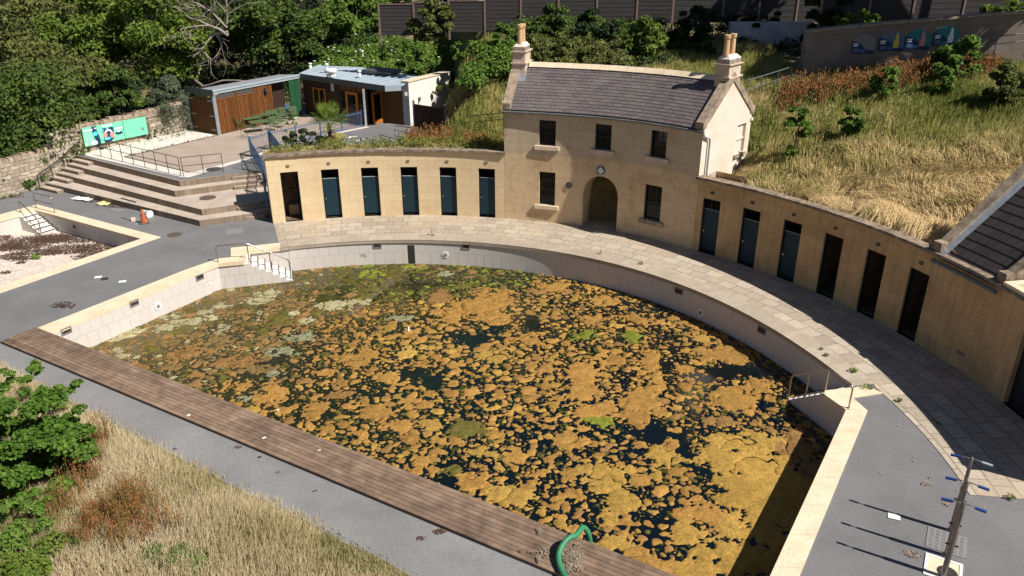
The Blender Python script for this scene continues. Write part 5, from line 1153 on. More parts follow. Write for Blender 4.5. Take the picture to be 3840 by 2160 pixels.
# store roof: sloping tiles with deep fascia
def roofbox(pts_top, th, name, m, parent):
    q = MB(); n = len(pts_top); q.face(pts_top); q.face([p-u_*th for p in pts_top][::-1])
    for i in range(n): q.face([pts_top[i], pts_top[(i+1) % n], pts_top[(i+1) % n]-u_*th, pts_top[i]-u_*th])
    return q.build(name, m, parent)
F0 = Vector((-14.93, 39.72, 3.28)); F1 = Vector((-11.80, 44.72, 3.28)); Bk0 = Vector((-16.85, 41.0, 3.02)); Bk1 = Vector((-13.4, 46.2, 3.04))
roofbox([F0, F1, Bk1, Bk0], .05, 'roof', 'zinc_old', st)
q = MB(); q.bar(F0-u_*.03, F1-u_*.03, .03, .10); q.bar(F0-u_*.13+o1*-.04, F1-u_*.13+o1*-.04, .03, .15); q.build('fascia', 'fascia', st)
q = MB(); q.hexa([Vector((p.x, p.y, z)) for z in (2.98, 3.29) for p in (F0, F0+ed*2.25, F0+ed*2.25-eo*.03, F0-eo*.03)]); q.build('end_fascia', 'fascia_dark', st)
# recess with dark door and green panel
q = MB(); a, b = C0+E1*3.75, C0+E1*4.95; q.face([V3(a+N1*.5, ZP), V3(b+N1*.5, ZP), V3(b+N1*.5, 3.1), V3(a+N1*.5, 3.1)]); q.face([V3(a, ZP), V3(a+N1*.5, ZP), V3(a+N1*.5, 3.1), V3(a, 3.1)]); q.build('recess_wall', 'cafewall', cf)
q = MB(); q.bar(V3(C0+E1*5.35, (ZP+3.05)/2), V3(C0+E1*5.36, (ZP+3.05)/2), .04, 2.0); a, b = C0+E1*4.95, C0+E1*5.68; q.hexa([V3(p, z) for z in (ZP, 3.02) for p in (a, b, b+N1*.08, a+N1*.08)]); q.build('green_panel', 'green_panel', cf)
MB().bar(V3(P1, ZP), V3(P1, 3.05), .10, .10).build('corner_post', 'fascia_dark', cf)
# front wall of the cafe wing
G0, G1 = P1+B2*.25, P1+D2*3.15+B2*.25
def wpt(t, z, d=0): p = P1+D2*t+B2*(.25-d); return Vector((p.x, p.y, z))
L2 = 4.95
q = MB(); q.face([wpt(0, ZP), wpt(L2, ZP), wpt(L2, 3.2), wpt(0, 3.2)]); q.build('front_wall', 'cafewall', cf)
def wbox(t0, t1, z0, z1, d0, d1, name, m, parent): return MB().hexa([wpt(t, z, d) for z in (z0, z1) for t, d in ((t0, d0), (t1, d0), (t1, d1), (t0, d1))]).build(name, m, parent)
wf = MB()
for t0, t1, z0, z1 in ((.80, .87, 1.64, 2.64), (1.70, 1.78, 1.64, 2.64), (1.25, 1.33, 1.64, 2.64), (.87, 1.70, 1.64, 1.71), (.87, 1.70, 2.58, 2.64)): wf.hexa([wpt(t, z, d) for z in (z0, z1) for t, d in ((t0, .005), (t1, .005), (t1, .07), (t0, .07))])
wd = wf.build('window', 'orange', cf); wbox(.86, 1.72, 1.68, 2.6, .012, .03, 'pane', 'glass', wd)
wbox(2.28, 2.50, 2.58, 2.98, .005, .05, 'vent_grille', 'render_grey', cf)
wbox(2.95, 3.35, 2.70, 3.15, .004, .02, 'brown_panel', 'cafebrown', cf); wbox(3.35, 4.9, 2.72, 3.15, .004, .02, 'brown_panel', 'cafebrown', cf); wbox(2.98, 3.36, ZP+.02, 2.68, .004, .012, 'side_light', 'glass', cf); wbox(4.32, 4.86, ZP+.02, 2.68, .004, .012, 'side_light', 'glass', cf)
wf = MB()
for t0, t1, z0, z1 in ((3.38, 3.52, ZP+.02, 2.68), (4.14, 4.28, ZP+.02, 2.68), (3.52, 4.14, 2.54, 2.68), (3.52, 4.14, ZP+.02, 1.22)): wf.hexa([wpt(t, z, d) for z in (z0, z1) for t, d in ((t0, .006), (t1, .006), (t1, .08), (t0, .08))])
wd = wf.build('door', 'orange', cf); wbox(3.5, 4.16, 1.2, 2.56, .02, .04, 'pane', 'glass', wd)
# porch: post, second door facing the courtyard, brown panel
MB().bar((-7.752, 41.642, ZP), (-7.752, 41.642, 3.0), .09, .09).build('porch_post', 'render_grey', cf)
q = MB(); q.face([(-7.75, 42.55, ZP), (-7.42, 42.22, ZP), (-7.42, 42.22, 3.1), (-7.75, 42.55, 3.1)]); a, b = Vector((-7.75, 42.5, 0)), Vector((-8.3, 42.4, 0)); q.face([V3(a, ZP), V3(b, ZP), V3(b, 3.1), V3(a, 3.1)]); q.build('porch_wall', 'cafewall', cf)
da, db = Vector((-7.46, 42.2, 0)), Vector((-7.03, 42.79, 0)); dd = (db-da).normalized(); dn = Vector((dd.y, -dd.x, 0)); wf = MB()
LD = (db-da).length
for t0, t1, z0, z1 in ((0, .09, ZP+.02, 2.72), (LD-.09, LD, ZP+.02, 2.72), (.09, LD-.09, 2.6, 2.72), (.09, LD-.09, ZP+.02, 1.24)): wf.hexa([V3(da+dd*t+dn*d, z) for z in (z0, z1) for t, d in ((t0, 0), (t1, 0), (t1, .06), (t0, .06))])
wd = wf.build('door', 'orange', cf); MB().face([V3(da+dn*.02, 1.2), V3(db+dn*.02, 1.2), V3(db+dn*.02, 2.62), V3(da+dn*.02, 2.62)]).build('pane', 'glass', wd)
q = MB(); a, b = Vector((-7.03, 42.80, 0)), Vector((-5.78, 42.02, 0)); q.face([V3(a, ZP), V3(b, ZP), V3(b, 3.2), V3(a, 3.2)]); q.build('brown_panel', 'cafebrown', cf)
# zinc roof
Z2 = 3.28; F2 = Vector((-6.52, 41.05, 3.20)); F3 = Vector((-5.72, 41.30, 3.20)); Bk2 = Vector((-5.0, 43.9, 3.30)); Bk3 = Vector((-8.8, 46.7, 3.38)); Bk4 = Vector((-11.2, 47.2, 3.40))
roofbox([F1+u_*.0, F2+u_*.03, F3+u_*.03, Bk2, Bk3, Bk4], .05, 'zinc_roof', 'zinc', cf)
q = MB()
for k in range(1, 13): a = Vector(F1).lerp(F2, k/13); a.z = 3.28-.05*k/13+.02; b = a+B2*(2.4+.5*(k < 8)); b.z = a.z+.10; q.bar(a+u_*.005, b+u_*.005, .018, .03)
q.build('standing_seams', 'zinc', cf)
q = MB(); q.bar(F1-u_*.10, F2-u_*.08, .03, .30); q.build('fascia', 'fascia_dark', cf); q = MB(); q.bar(F2-u_*.08, F3-u_*.08, .03, .28); q.build('end_fascia', 'fascia', cf)
q = MB(); q.bar(F1+u_*.03, Bk4+u_*.04, .12, .05); q.build('roof_capping', 'fascia', cf)
def rp(u, v, z): return Vector(at((1120+u*.24845)/K, (230+v*.24845)/K, z))
c = rp(490, 225, 3.40); vt = MB(); vt.box(c+u_*.06, (.42, .34, .10), -.6); vt.lathe([(.16, .1), (.14, .2), (.33, .22), (.34, .34), (.26, .40), (0, .42)], c, 16); vt.build('roof_cowl', 'white_pl', cf)
for u, v, h in ((430, 150, .42), (920, 215, .26), (178, 95, .25)):
    c = rp(u, v, 3.42); MB().lathe([(.09, -.05), (.08, h*.5), (.05, h*.55), (.05, h*.75), (.11, h*.78), (.11, h), (0, h+.03)], c, 12).build('vent_pipe', 'white_pl', cf)
c = Vector(at(912, 140, 3.5)); MB().lathe([(.07, -.05), (.07, .22), (.10, .24), (.10, .3), (0, .32)], c, 12).build('vent_pipe', 'white_pl', cf)
a, b = rp(940, 175, 3.42), rp(1390, 205, 3.42); q = MB(); d = (b-a).normalized(); n_ = Vector((-d.y, d.x, 0)); q.hexa([a, b, b+n_*1.4, a+n_*1.4, a+u_*.16, b+u_*.10, b+n_*1.4+u_*.10, a+n_*1.4+u_*.16]); q.build('roof_light', 'fascia_dark', cf)
# white rendered end wall
q = MB(); a, b = Vector((-5.40, 41.80, 0)), Vector((-3.42, 45.15, 0)); s = Vector((-.37, .22, 0)); q.hexa([V3(p, z) for z in (.6, 3.32) for p in (a, b, b+s, a+s)])
wl = q.build('white_end_wall', 'render_white', cf); q = MB(); d = (b-a).normalized(); q.hexa([V3(p, z) for z in (3.322, 3.37) for p in (a-d*.05-s*.1, b+d*.05-s*.1, b+d*.05+s*1.1, a-d*.05+s*1.1)]); q.build('coping', 'coping', wl)
q = MB(); q.face([V3(a-d*.004, .9), V3(a-d*.004+s, .9), V3(a-d*.004+s, 3.32), V3(a-d*.004, 3.32)]); q.build('grey_end_face', 'render_grey', wl)
q = MB(); n_ = Vector((d.y, -d.x, 0)); p = a+d*.85+n_*.05; q.bar(V3(p, 2.25), V3(p, 2.42), .10, .16); q.bar(V3(p-d*.08, 2.05), V3(p-d*.08, 2.25), .03, .03); q.build('wall_lamp', 'gutter', wl)
p = a-d*.06+s*.35; MB().bar(V3(p, 2.62), V3(p, 2.78), .12, .12).build('bulkhead_light', 'white_pl', wl)
# ================================================================= WOODEN GATE AND FENCE by the white wall
def zg(u, v, y): return Vector(atd((1500+u*.1794)/K, (330+v*.1794)/K, y))
a, b = Vector((-5.12, 41.3, 0)), Vector((-3.42, 40.1, 0)); a = V3(a, ZP); b = V3(b, ZP)
gt_ = thing('wooden_gate', 'dark brown boarded gate beside the white end wall', 'gate', a); q = MB(); n = 15
d = (b-a).normalized()
for k in range(n):
    p, r = a.lerp(b, (k+.03)/n), a.lerp(b, (k+.95)/n); mid = (p+r)/2; h = 1.22; dp_ = Vector((-d.y, d.x, 0))*.02
    q.hexa([p-dp_+u_*.05, r-dp_+u_*.05, r+dp_+u_*.05, p+dp_+u_*.05, p-dp_+u_*h, r-dp_+u_*h, r+dp_+u_*h, p+dp_+u_*h])
q.build('boards', 'gatewood', gt_); q = MB(); q.bar(a+u_*1.25, b+u_*1.25, .08, .05); q.build('top_rail', 'gatewood', gt_)
for p in (a, b): MB().bar(p, p+u_*1.38, .11, .11).lathe([(.07, 1.38), (.05, 1.46), (0, 1.5)], p, 8).build('post', 'fence_post', gt_)
a = b+Vector((.12, .1, 0)); b = a+Vector((.9, 1.5, .5)); fe = thing('wooden_fence', 'short brown boarded fence running up the bank from the gate', 'fence', a); q = MB(); n = 12
for k in range(n):
    p, r = a.lerp(b, (k+.05)/n), a.lerp(b, (k+.85)/n); dp_ = Vector((.02, -.012, 0))
    q.hexa([p-dp_, r-dp_, r+dp_, p+dp_, p-dp_+u_*1.1, r-dp_+u_*1.1, r+dp_+u_*1.1, p+dp_+u_*1.1])
q.build('boards', 'gatewood', fe); MB().bar(a+u_*1.13, b+u_*1.13, .08, .05).build('top_rail', 'gatewood', fe)
# ================================================================= CAFE FURNITURE
def make_chair():
    r = thing('garden_chair', 'x', 'chair', (0, 0, 0), 'green slatted chairs by the cafe'); q = MB()
    for k in range(7): y = -.15+k*.05; q.box((0, y, .345), (.36, .034, .014))
    q.build('seat', 'olive_metal', r); q = MB()
    for k in range(8): x = -.155+k*.044; q.bar((x, .19, .35), (x, .29, .70), .026, .010)
    q.bar((-.18, .29, .70), (.18, .29, .70), .02, .02); q.build('backrest', 'olive_metal', r)
    for s in (-1, 1):
        q = MB(); q.tube(rnd([(s*.19, -.17, 0), (s*.19, -.17, .50), (s*.19, .20, .50)], .06), .011, 6); q.build('leg', 'olive_metal', r)
        q = MB(); q.tube([(s*.19, .22, 0), (s*.19, .18, .35), (s*.185, .29, .70)], .011, 6); q.build('leg', 'olive_metal', r)
    return r
ch0 = make_chair(); first = True
def YV(x, y): return ((640+x*.4969)/K, (160+y*.4969)/K)
CH = [((512, 610), .37, 2.5, 'green slatted armchair standing alone nearest the store corner'), ((745, 570), .37, .55, 'green slatted chair with its back nearest the blue gate post'), ((795, 560), .37, .5, 'green slatted chair second along the front row of the furniture'), ((855, 545), .37, .5, 'green slatted chair third along the front row of the furniture'), ((895, 530), .37, .5, 'green slatted chair beside the blue pot'), ((935, 535), .37, .45, 'green slatted chair at the cafe end of the furniture'), ((665, 575), .37, .2, 'green slatted chair tucked behind the front table'), ((790, 612), .37, .8, 'green slatted chair behind the blue fence bars'), ((845, 590), .37, .9, 'green slatted chair with arms facing the cafe window')]
for (p, h, rz, lab) in CH:
    c = at(*YV(*p), ZP+h)
    if first: ch0.location = Vector((c[0], c[1], ZP+.012))*SC; ch0.rotation_euler = (0, 0, rz); ch0['label'] = lab; first = False
    else: dup(ch0, (c[0], c[1], ZP+.012), rz, lab)
def make_table(w=.95, d=.62):
    r = thing('garden_table', 'x', 'table', (0, 0, 0), 'green metal tables by the cafe'); q = MB()
    q.box((0, 0, .55), (w, d, .016)); q.box((0, d/2-.01, .53), (w, .014, .04)); q.box((0, -d/2+.01, .53), (w, .014, .04)); q.build('tabletop', 'olive_metal', r)
    for x in (-1, 1):
        for y in (-1, 1): MB().tube([(x*(w/2-.04), y*(d/2-.04), 0), (x*(w/2-.04), y*(d/2-.04), .54)], .013, 6).build('leg', 'olive_metal', r)
    return r
tb0 = make_table(); first = True
TB = [((663, 592), .57, .55, 'green metal table at the front nearest the blue fence'), ((603, 563), .57, .55, 'green metal table against the store slats beside the lone chair'), ((672, 543), .57, .6, 'green metal table against the slats in the middle of the row'), ((735, 530), .57, .6, 'green metal table fourth along the slatted wall'), ((820, 490), .57, .6, 'green metal table furthest along the slatted wall')]
tops = []
for (p, h, rz, lab) in TB:
    c = at(*YV(*p), ZP+h); tops.append((c, rz))
    if first: tb0.location = Vector((c[0], c[1], ZP+.012))*SC; tb0.rotation_euler = (0, 0, rz); tb0['label'] = lab; first = False
    else: dup(tb0, (c[0], c[1], ZP+.012), rz, lab)
for i, lab in ((2, 'upturned green table lying on the middle table with legs in the air'), (4, 'upturned green table lying on the furthest table with legs in the air')):
    c, rz = tops[i]; r = thing('upturned_table', lab, 'table', (c[0], c[1], ZP+.585)); q = MB(); q.box((c[0], c[1], ZP+.593), (.95, .62, .016), rz); q.build('tabletop', 'olive_metal', r)
    for x in (-1, 1):
        for y in (-1, 1):
            dx, dy = x*.43*cos(rz)-y*.27*sin(rz), x*.43*sin(rz)+y*.27*cos(rz); MB().tube([(c[0]+dx, c[1]+dy, ZP+.6), (c[0]+dx, c[1]+dy, ZP+1.15)], .013, 6).build('leg', 'olive_metal', r)
c = at(*YV(875, 493), ZP+.62); q = MB().box((c[0], c[1], ZP+.69), (.22, .2, .2), .6); q.box((c[0], c[1], ZP+.795), (.24, .22, .02), .6); tag(q.build('blue_pot', 'blue_metal', None), 'square blue pot standing on the furthest green table', 'pot')
a = Vector(at(*YV(537, 725), ZP)); b = Vector(at(*YV(700, 745), ZP)); d = (b-a).normalized(); n_ = Vector((-d.y, d.x, 0))*.42; L = .95
r = thing('wire_bench', 'thin wire frame high bench in front of the blue fence', 'bench', a); q = MB(); z = ZP+.62
for k in range(9): q.tube([a+n_*(k/8)+u_*.62, a+d*L+n_*(k/8)+u_*.62], .006, 4)
q.build('seat', 'olive_metal', r)
for p in (a, a+d*L, a+n_, a+d*L+n_): MB().tube([p, p+u_*.62], .010, 6).build('leg', 'olive_metal', r)
q = MB(); q.tube([a+u_*.18, a+d*L+u_*.18, a+d*L+n_+u_*.18, a+n_+u_*.18, a+u_*.18], .009, 5); q.build('stretcher', 'olive_metal', r)
# ================================================================= BACK FENCES AND RETAINING WALLS
def post_fence(label, pts, H, z0s, step=None):
    root = thing('wooden_fence', label, 'fence', (*pts[0], z0s[0])); n = len(pts)
    for i in range(n-1):
        a, b = Vector((*pts[i], z0s[i])), Vector((*pts[i+1], z0s[i])); h = H[i]; q = MB(); rows = 8
        d = (b-a).normalized(); nn_ = Vector((d.y, -d.x, 0))
        for k in range(rows): q.hexa([p+nn_*o_+u_*z for z, o_ in ((h*k/rows, .012), (h*(k+1)/rows+.01, .0)) for p in (a, b, b-nn_*.02, a-nn_*.02)])
        q.build('panel', 'fence', root); MB().bar(a+u_*(h+.02), b+u_*(h+.02), .07, .05).build('capping', 'fence_post', root)
    for i, p in enumerate(pts):
        h = max(H[max(0, i-1)], H[min(i, n-2)]); z = z0s[min(i, n-2)]; MB().bar((p[0], p[1], z-.4), (p[0], p[1], z+h+.05), .10, .10).build('post', 'fence_post', root)
    return root
def fx(v_u, y): p = atd(v_u, 60, y); return p[0]
YF = 44.0
us = [955, 1042, 1130, 1220, 1310, 1404, 1500, 1600, 1700]
pts = [(atd(u, 60, YF)[0], YF) for u in us]
def zrow(v, y): return atd(1288, v, y)[2]
post_fence('dark wooden panel fence along the top behind the left of the cottage', pts, [1.55, 1.55, 1.55, 1.65, 1.72, 1.72, 1.8, 1.8], [zrow(88, YF), zrow(84, YF), zrow(80, YF), zrow(76, YF), zrow(72, YF), zrow(68, YF), zrow(64, YF), zrow(60, YF)])
YF2 = 42.5
us = [1690, 1815, 1905, 2000, 2070]
pts = [(atd(u, 60, YF2)[0], YF2) for u in us]
post_fence('dark wooden panel fence above the white retaining wall', pts, [2.2]*4, [zrow(58, YF2)]*4)
us = [2060, 2180, 2290, 2415, 2540, 2680]
pts = [(atd(u, 60, 38.0)[0], 38.0) for u in us]
post_fence('tall grey wooden fence behind the signboards at the upper right', pts, [2.0]*5, [zrow(106-5*k, 38.0) for k in range(5)])
q = MB(); y = 40.6; a, b = atd(1835, 90, y), atd(2040, 90, y); z0 = atd(1930, 150, y)[2]; z1 = atd(1930, 56, y)[2]
q.hexa([(x, yy, z) for z in (z0-.8, z1) for x, yy in ((a[0], y), (b[0], y), (b[0], y+.4), (a[0], y+.4))]); tag(q.build('retaining_wall', 'render_grey', None), 'white painted retaining wall in shade below the fence', 'wall')
'''q = MB(); y = 41.2; a, b = atd(1095, 118, y), atd(1150, 118, y); q.hexa([(x, yy, z) for z in (atd(1100, 160, y)[2], atd(1100, 117, y)[2]) for x, yy in ((a[0], y), (b[0], y), (b[0], y+.4), (a[0], y+.4))])
a, b = atd(1068, 118, y), atd(1098, 118, y); '''
# signboard wall
sw = thing('signboard_wall', 'grey block retaining wall carrying four arched signs', 'wall', (12.5, 34, 5))
S0, S1 = (12.62, 34.2), (24.5, 33.2)
def sp_(u, v): return Vector(onpl(u, v, S0, S1))
def RV(x, y): return ((2560+x*.66253)/K, (x*0+y*.66253)/K)
bot = [sp_(*RV(x, y)) for x, y in ((690, 350), (1000, 320), (1400, 290), (1720, 260), (2050, 230))]; top = [sp_(*RV(x, y)) for x, y in ((708, 182), (1000, 152), (1210, 132), (1400, 118), (1725, 88))]
q = MB(); L = [(*p,) for p in top]
tp_ = [(p.x, p.y, p.z) for p in top]+[(24.5, 33.2, top[-1].z+.35)]
for (x0, y0, za), (x1, y1, zb) in zip(tp_, tp_[1:]): q.hexa([(x0, y0, za-2.6), (x1, y1, zb-2.6), (x1, y1+.45, zb-2.6), (x0, y0+.45, za-2.6), (x0, y0, za), (x1, y1, zb), (x1, y1+.45, zb), (x0, y0+.45, za)])
q.build('wall', 'wallgrey', sw); q = MB()
for p, r in zip(tp_, tp_[1:]): q.bar(Vector(p)+Vector((0, .2, .03)), Vector(r)+Vector((0, .2, .03)), .62, .07)
q.build('coping', 'verge', sw)
sd = (Vector((*S1, 0))-Vector((*S0, 0))).normalized(); sn_ = (sd.y, -sd.x); SN = Vector((sn_[0], sn_[1], 0))
SG = [((1022, 260), 58, 72, 1, 'arched dark sign with grey face drawing, leftmost on the wall', 'navy', 'greycover', 'pink_print'), ((1180, 245), 64, 78, 2, 'arched blue sign with arcade picture and yellow figure', 'navy', 'blue_metal', 'yellow_print'), ((1328, 235), 63, 78, 3, 'arched teal sign with pink swimsuit figure', 'navy', 'teal_print', 'pink_print'), ((1488, 215), 63, 72, 4, 'arched sign with green leaves and white figure, rightmost on the wall', 'navy', 'teal_print', 'white_print')]
for (cx, cy), hw, hh, k, lab, m1, m2, m3 in SG:
    b0 = sp_(*RV(cx-hw, cy)); b1 = sp_(*RV(cx+hw, cy)); w = (b1-b0).length*1.12; c = (b0+b1)/2+SN*.02; z0 = sp_(*RV(cx, cy+42))[2]; H = .84
    r = thing('arched_sign', lab, 'sign', (c.x, c.y, z0), 'arched signs on the retaining wall')
    def sh(prof, d, th, name, m, parent):
        q = MB(); F = [c-Vector((0, 0, c.z))+sd*(x*w/2)+SN*(d+th)+u_*(z0+z) for x, z in prof]; G = [p-SN*th for p in F]; q.face(F); n = len(F)
        for i in range(n): q.face([F[i], F[(i+1) % n], G[(i+1) % n], G[i]])
        return q.build(name, m, parent)
    arch = [(-1, 0), (1, 0), (1, H*.5)]+[(cos(t), H*.5+H*.42*sin(t)) for t in [pi*j/12 for j in range(1, 12)]]+[(-1, H*.5)]
    bdy = sh(arch, 0, .03, 'sign_panel', m2, r)
    sh([(-1, 0), (1, 0), (1, .10), (.3, .18), (-.1, .34), (-.5, .46), (-1, .50)], .031, .004, 'navy_wave', m1, bdy)
    sh([(-.9, .36), (-.45, .36), (-.45, .41), (-.9, .41)], .036, .003, 'title_line', 'white_print', bdy); sh([(-.9, .28), (-.5, .28), (-.5, .33), (-.9, .33)], .036, .003, 'title_line', 'white_print', bdy)
    sh([(-.85, .06), (-.35, .06), (-.35, .2), (-.85, .2)], .036, .002, 'text_block', 'blue_metal', bdy); sh([(-.25, .06), (.2, .06), (.2, .16), (-.25, .16)], .036, .002, 'text_block', 'blue_metal', bdy)
    fig = [(.15, .12), (.55, .12), (.6, .3), (.5, .5), (.46, .66), (.36, .74), (.26, .66), (.24, .48), (.12, .3)] if k > 1 else [(.1, .2), (.5, .1), (.8, .25), (.75, .5), (.4, .62), (-.2, .6), (-.3, .45)]
    sh(fig, .037, .003, 'picture_figure', m3 if k > 1 else 'greycover', bdy)
    if k == 2:
        for j in range(5): sh([(-.75+j*.24, .52), (-.65+j*.24, .52), (-.65+j*.24, .72), (-.75+j*.24, .72)], .036, .002, 'picture_arcade', 'greycover', bdy)
# path handrail at the cottage back and upper right
pts = [Vector(p) for p in (atd(1880, 202, 30.6), atd(1915, 192, 31.6), atd(1960, 178, 32.8), atd(1992, 168, 33.6))]
root = thing('path_handrail', 'grey path handrail climbing behind the right chimney', 'handrail', pts[0]-u_*.7); q = MB(); q.tube(pts, .02, 6); q.tube([p-u_*.35 for p in pts], .016, 6); q.build('rail', 'gutter', root)
for p in pts: MB().tube([p-u_*1.0, p], .016, 6).build('post', 'gutter', root)
pts = [Vector(p) for p in (atd(2440, 103, 32.6), atd(2510, 92, 32.8), atd(2590, 82, 33.0))]
root = thing('path_handrail', 'grey path handrail at the upper right beyond the last sign', 'handrail', pts[0]-u_*.7); q = MB(); q.tube(pts, .02, 6); q.tube([p-u_*.3 for p in pts], .016, 6); q.build('rail', 'gutter', root)
for p in pts: MB().tube([p-u_*1.0, p], .016, 6).build('post', 'gutter', root)
# tent and parasol beyond the fence
c = atd(1222, 28, 47); q = MB(); q.lathe([(1.55, -.9), (1.5, -.3), (.25, .75), (0, .85)], c, 8); tag(q.build('garden_gazebo', 'render_grey', None), 'grey fabric gazebo roof beyond the top fence', 'gazebo')
c = atd(1340, 14, 46); q = MB(); q.lathe([(.85, -.2), (.4, .02), (0, .12)], c, 10); q.tube([Vector(c)-u_*2.5, c], .03, 6); tag(q.build('garden_parasol', 'green_panel', None), 'small green parasol beyond the top fence', 'parasol')
# ================================================================= SMALL THINGS ON THE DECK
def W2V(x, y): return ((2800+x*.63492)/K, (1240+y*.63492)/K)
arm_d = Vector((.86, -.51, 0)).normalized()
for k, ((bx, by), H, lab) in enumerate((((1207, 1183), 1.67, 'poolside shower pole furthest from the boardwalk with one clear head'), ((1178, 1330), 1.66, 'poolside shower pole standing second of the three'), ((1157, 1455), 1.62, 'poolside shower pole beside the open white drain'))):
    c = Vector(at(*W2V(bx, by), 0)); r = thing('shower_pole', lab, 'shower', c, 'three poolside shower poles')
    MB().lathe([(.085, 0), (.085, .014), (.05, .02)], c, 14).build('base_plate', 'steel', r)
    MB().lathe([(.047, .01), (.047, 1.02), (.033, 1.06)], c, 14).build('lower_pole', 'pole', r); MB().lathe([(.032, 1.05), (.030, H), (.0, H+.02)], c, 12).build('upper_pole', 'pole', r)
    for s in (-1, 1):
        p = c+u_*(H-.03); a = MB(); e = p+arm_d*s*.30+u_*(.0); a.tube(rnd([p, p+arm_d*s*.06+u_*.02, p+arm_d*s*.17+u_*.0], .04), .011, 6); arm = a.build('shower_arm', 'steel', r)
        h = MB(); h.bar(p+arm_d*s*.16-u_*.005, p+arm_d*s*.335-u_*.02, .055, .026); h.build('shower_head', 'clear_head' if k == 0 and s == 1 else 'blue_head', arm)
    for s in (-1, 1): MB().bar(c+u_*.72, c+u_*.72+arm_d*s*.10, .022, .022).build('push_button', 'frame_dark', r)
def deck_sheet(name, label, cat, u, v, w, d, rz, m, z=.012, th=.008, group=None):
    c = at(u, v, 0); tag(MB().box((c[0], c[1], z+th/2), (w, d, th), rz).build(name, m, None), label, cat, group)
cc_ = Vector(at(*W2V(1160, 1412), 0)); rz = -.53; r = thing('floor_drain', 'open white square floor drain at the foot of the nearest shower', 'drain', cc_)
q = MB(); s = .30
for a0, a1, b0, b1 in ((-s, s, s-.05, s), (-s, s, -s, -s+.05), (-s, -s+.05, -s+.05, s-.05), (s-.05, s, -s+.05, s-.05)):
    cx, cy = (a0+a1)/2, (b0+b1)/2; q.box((cc_.x+cx*cos(rz)-cy*sin(rz), cc_.y+cx*sin(rz)+cy*cos(rz), .012), (a1-a0, b1-b0, .02), rz)
q.build('rim', 'white_pl', r); q = MB(); q.box((cc_.x, cc_.y, .008), (2*s-.08, 2*s-.08, .006), rz); q.build('tray', 'coping', r); MB().lathe([(.17, .012), (.16, .014), (.13, .013)], cc_+Vector((.03, -.08, 0)), 18).build('outlet', 'tile_dark', r)
a = at(*W2V(1180, 1250), 0); g = thing('grid_cover', 'square grey chequered cover behind the shower poles', 'cover', a); MB().box((a[0], a[1], .007), (.66, .62, .01), rz).build('plate', 'greycover', g); q = MB()
for i in range(6):
    for j in range(6): x, y = (i-2.5)*.1, (j-2.5)*.095; q.box((a[0]+x*cos(rz)-y*sin(rz), a[1]+x*sin(rz)+y*cos(rz), .014), (.055, .055, .005), rz)
q.build('raised_squares', 'asphalt', g)
deck_sheet('paper_sheet', 'white paper sheet on the tarmac left of the shower poles', 'paper', *W2V(870, 1102), .22, .15, -.4, 'paper')
deck_sheet('tarmac_tile', 'white square sample lying left of the black square', 'tile', *((0+1484*.24845)/K, (720+1290*.24845)/K), .22, .16, .3, 'paper'); deck_sheet('tarmac_tile', 'black square sample lying between two white squares', 'tile', *((1580*.24845)/K, (720+1315*.24845)/K), .22, .18, .35, 'tile_dark'); deck_sheet('tarmac_tile', 'white square sample lying nearest the main pool edge', 'tile', *((1850*.24845)/K, (720+1357*.24845)/K), .22, .16, .25, 'paper')
def crumple(name, label, u, v, w, d, rz, m):
    c = at(u, v, 0); V = []; n = 7; Q = []
    for j in range(n):
        for i in range(n):
            x, y = (i/(n-1)-.5)*w*(1+.3*(random.random()-.5)), (j/(n-1)-.5)*d*(1+.4*(random.random()-.5)); V.append((c[0]+x*cos(rz)-y*sin(rz), c[1]+x*sin(rz)+y*cos(rz), .02+random.random()*.05))
    Q = [(j*n+i, j*n+i+1, (j+1)*n+i+1, (j+1)*n+i) for j in range(n-1) for i in range(n-1)]; o = np_mesh(name, V, Q, None, m); tag(o, label, 'sheet')
crumple('plastic_sheet', 'crumpled white plastic sheet by the terrace steps', 1262*.24845/K, (720+115*.24845)/K, .95, .4, -.3, 'paper'); crumple('yellow_sheet', 'pale yellow sheet lying by the terrace steps', 1570*.24845/K, (720+185*.24845)/K, .55, .42, -.3, 'yellow_sheet')
c = Vector(at(2182*.24845/K, (720+470*.24845)/K, 0)); r = thing('traffic_cone', 'faded orange traffic cone on a grey base', 'traffic cone', c)
MB().box(c+u_*.02, (.36, .36, .04), .5).build('base', 'rubber', r); MB().lathe([(.135, .04), (.115, .16), (.06, .42), (.025, .58), (.02, .58)], c, 16).build('cone', 'orange_pl', r)
c = Vector(at(2215*.24845/K, (720+325*.24845)/K, .13)); d = Vector((.85, -.5, 0)); q = MB(); q.tube([c-d*.20, c+d*.17, c+d*.18, c+d*.20], [.12, .15, .16, .16], 16); r = q.build('bucket', 'white_pl', None); tag(r, 'white plastic bucket lying on its side behind the cone', 'bucket')
c = Vector(at(2012*.24845/K, (720+440*.24845)/K, 0)); r = thing('dustpan', 'small dustpan and stick lying left of the cone', 'dustpan', c); MB().box(c+Vector((.0, .03, .06)), (.16, .14, .12), .4).build('pan', 'coping', r); q = MB(); q.tube([c+u_*.02, c+Vector((-.62, .35, .03))], .012, 6); q.build('handle', 'wallgrey', r)
q = MB(); a, b = Vector(at(1830*.24845/K, (560+738*.24845)/K, .265)), Vector(at(2050*.24845/K, (560+798*.24845)/K, .265)); q.bar(a, b, .05, .04); tag(q.build('loose_bar', 'iron', None), 'dark bar lying on the lowest terrace tier', 'bar')
def cover(label, u, v, z, rx, m): c = at(u, v, z); tag(MB().lathe([(rx, 0), (rx, .008), (rx*.9, .011), (0, .011)], c, 24).build('manhole_cover', m, None), label, 'cover')
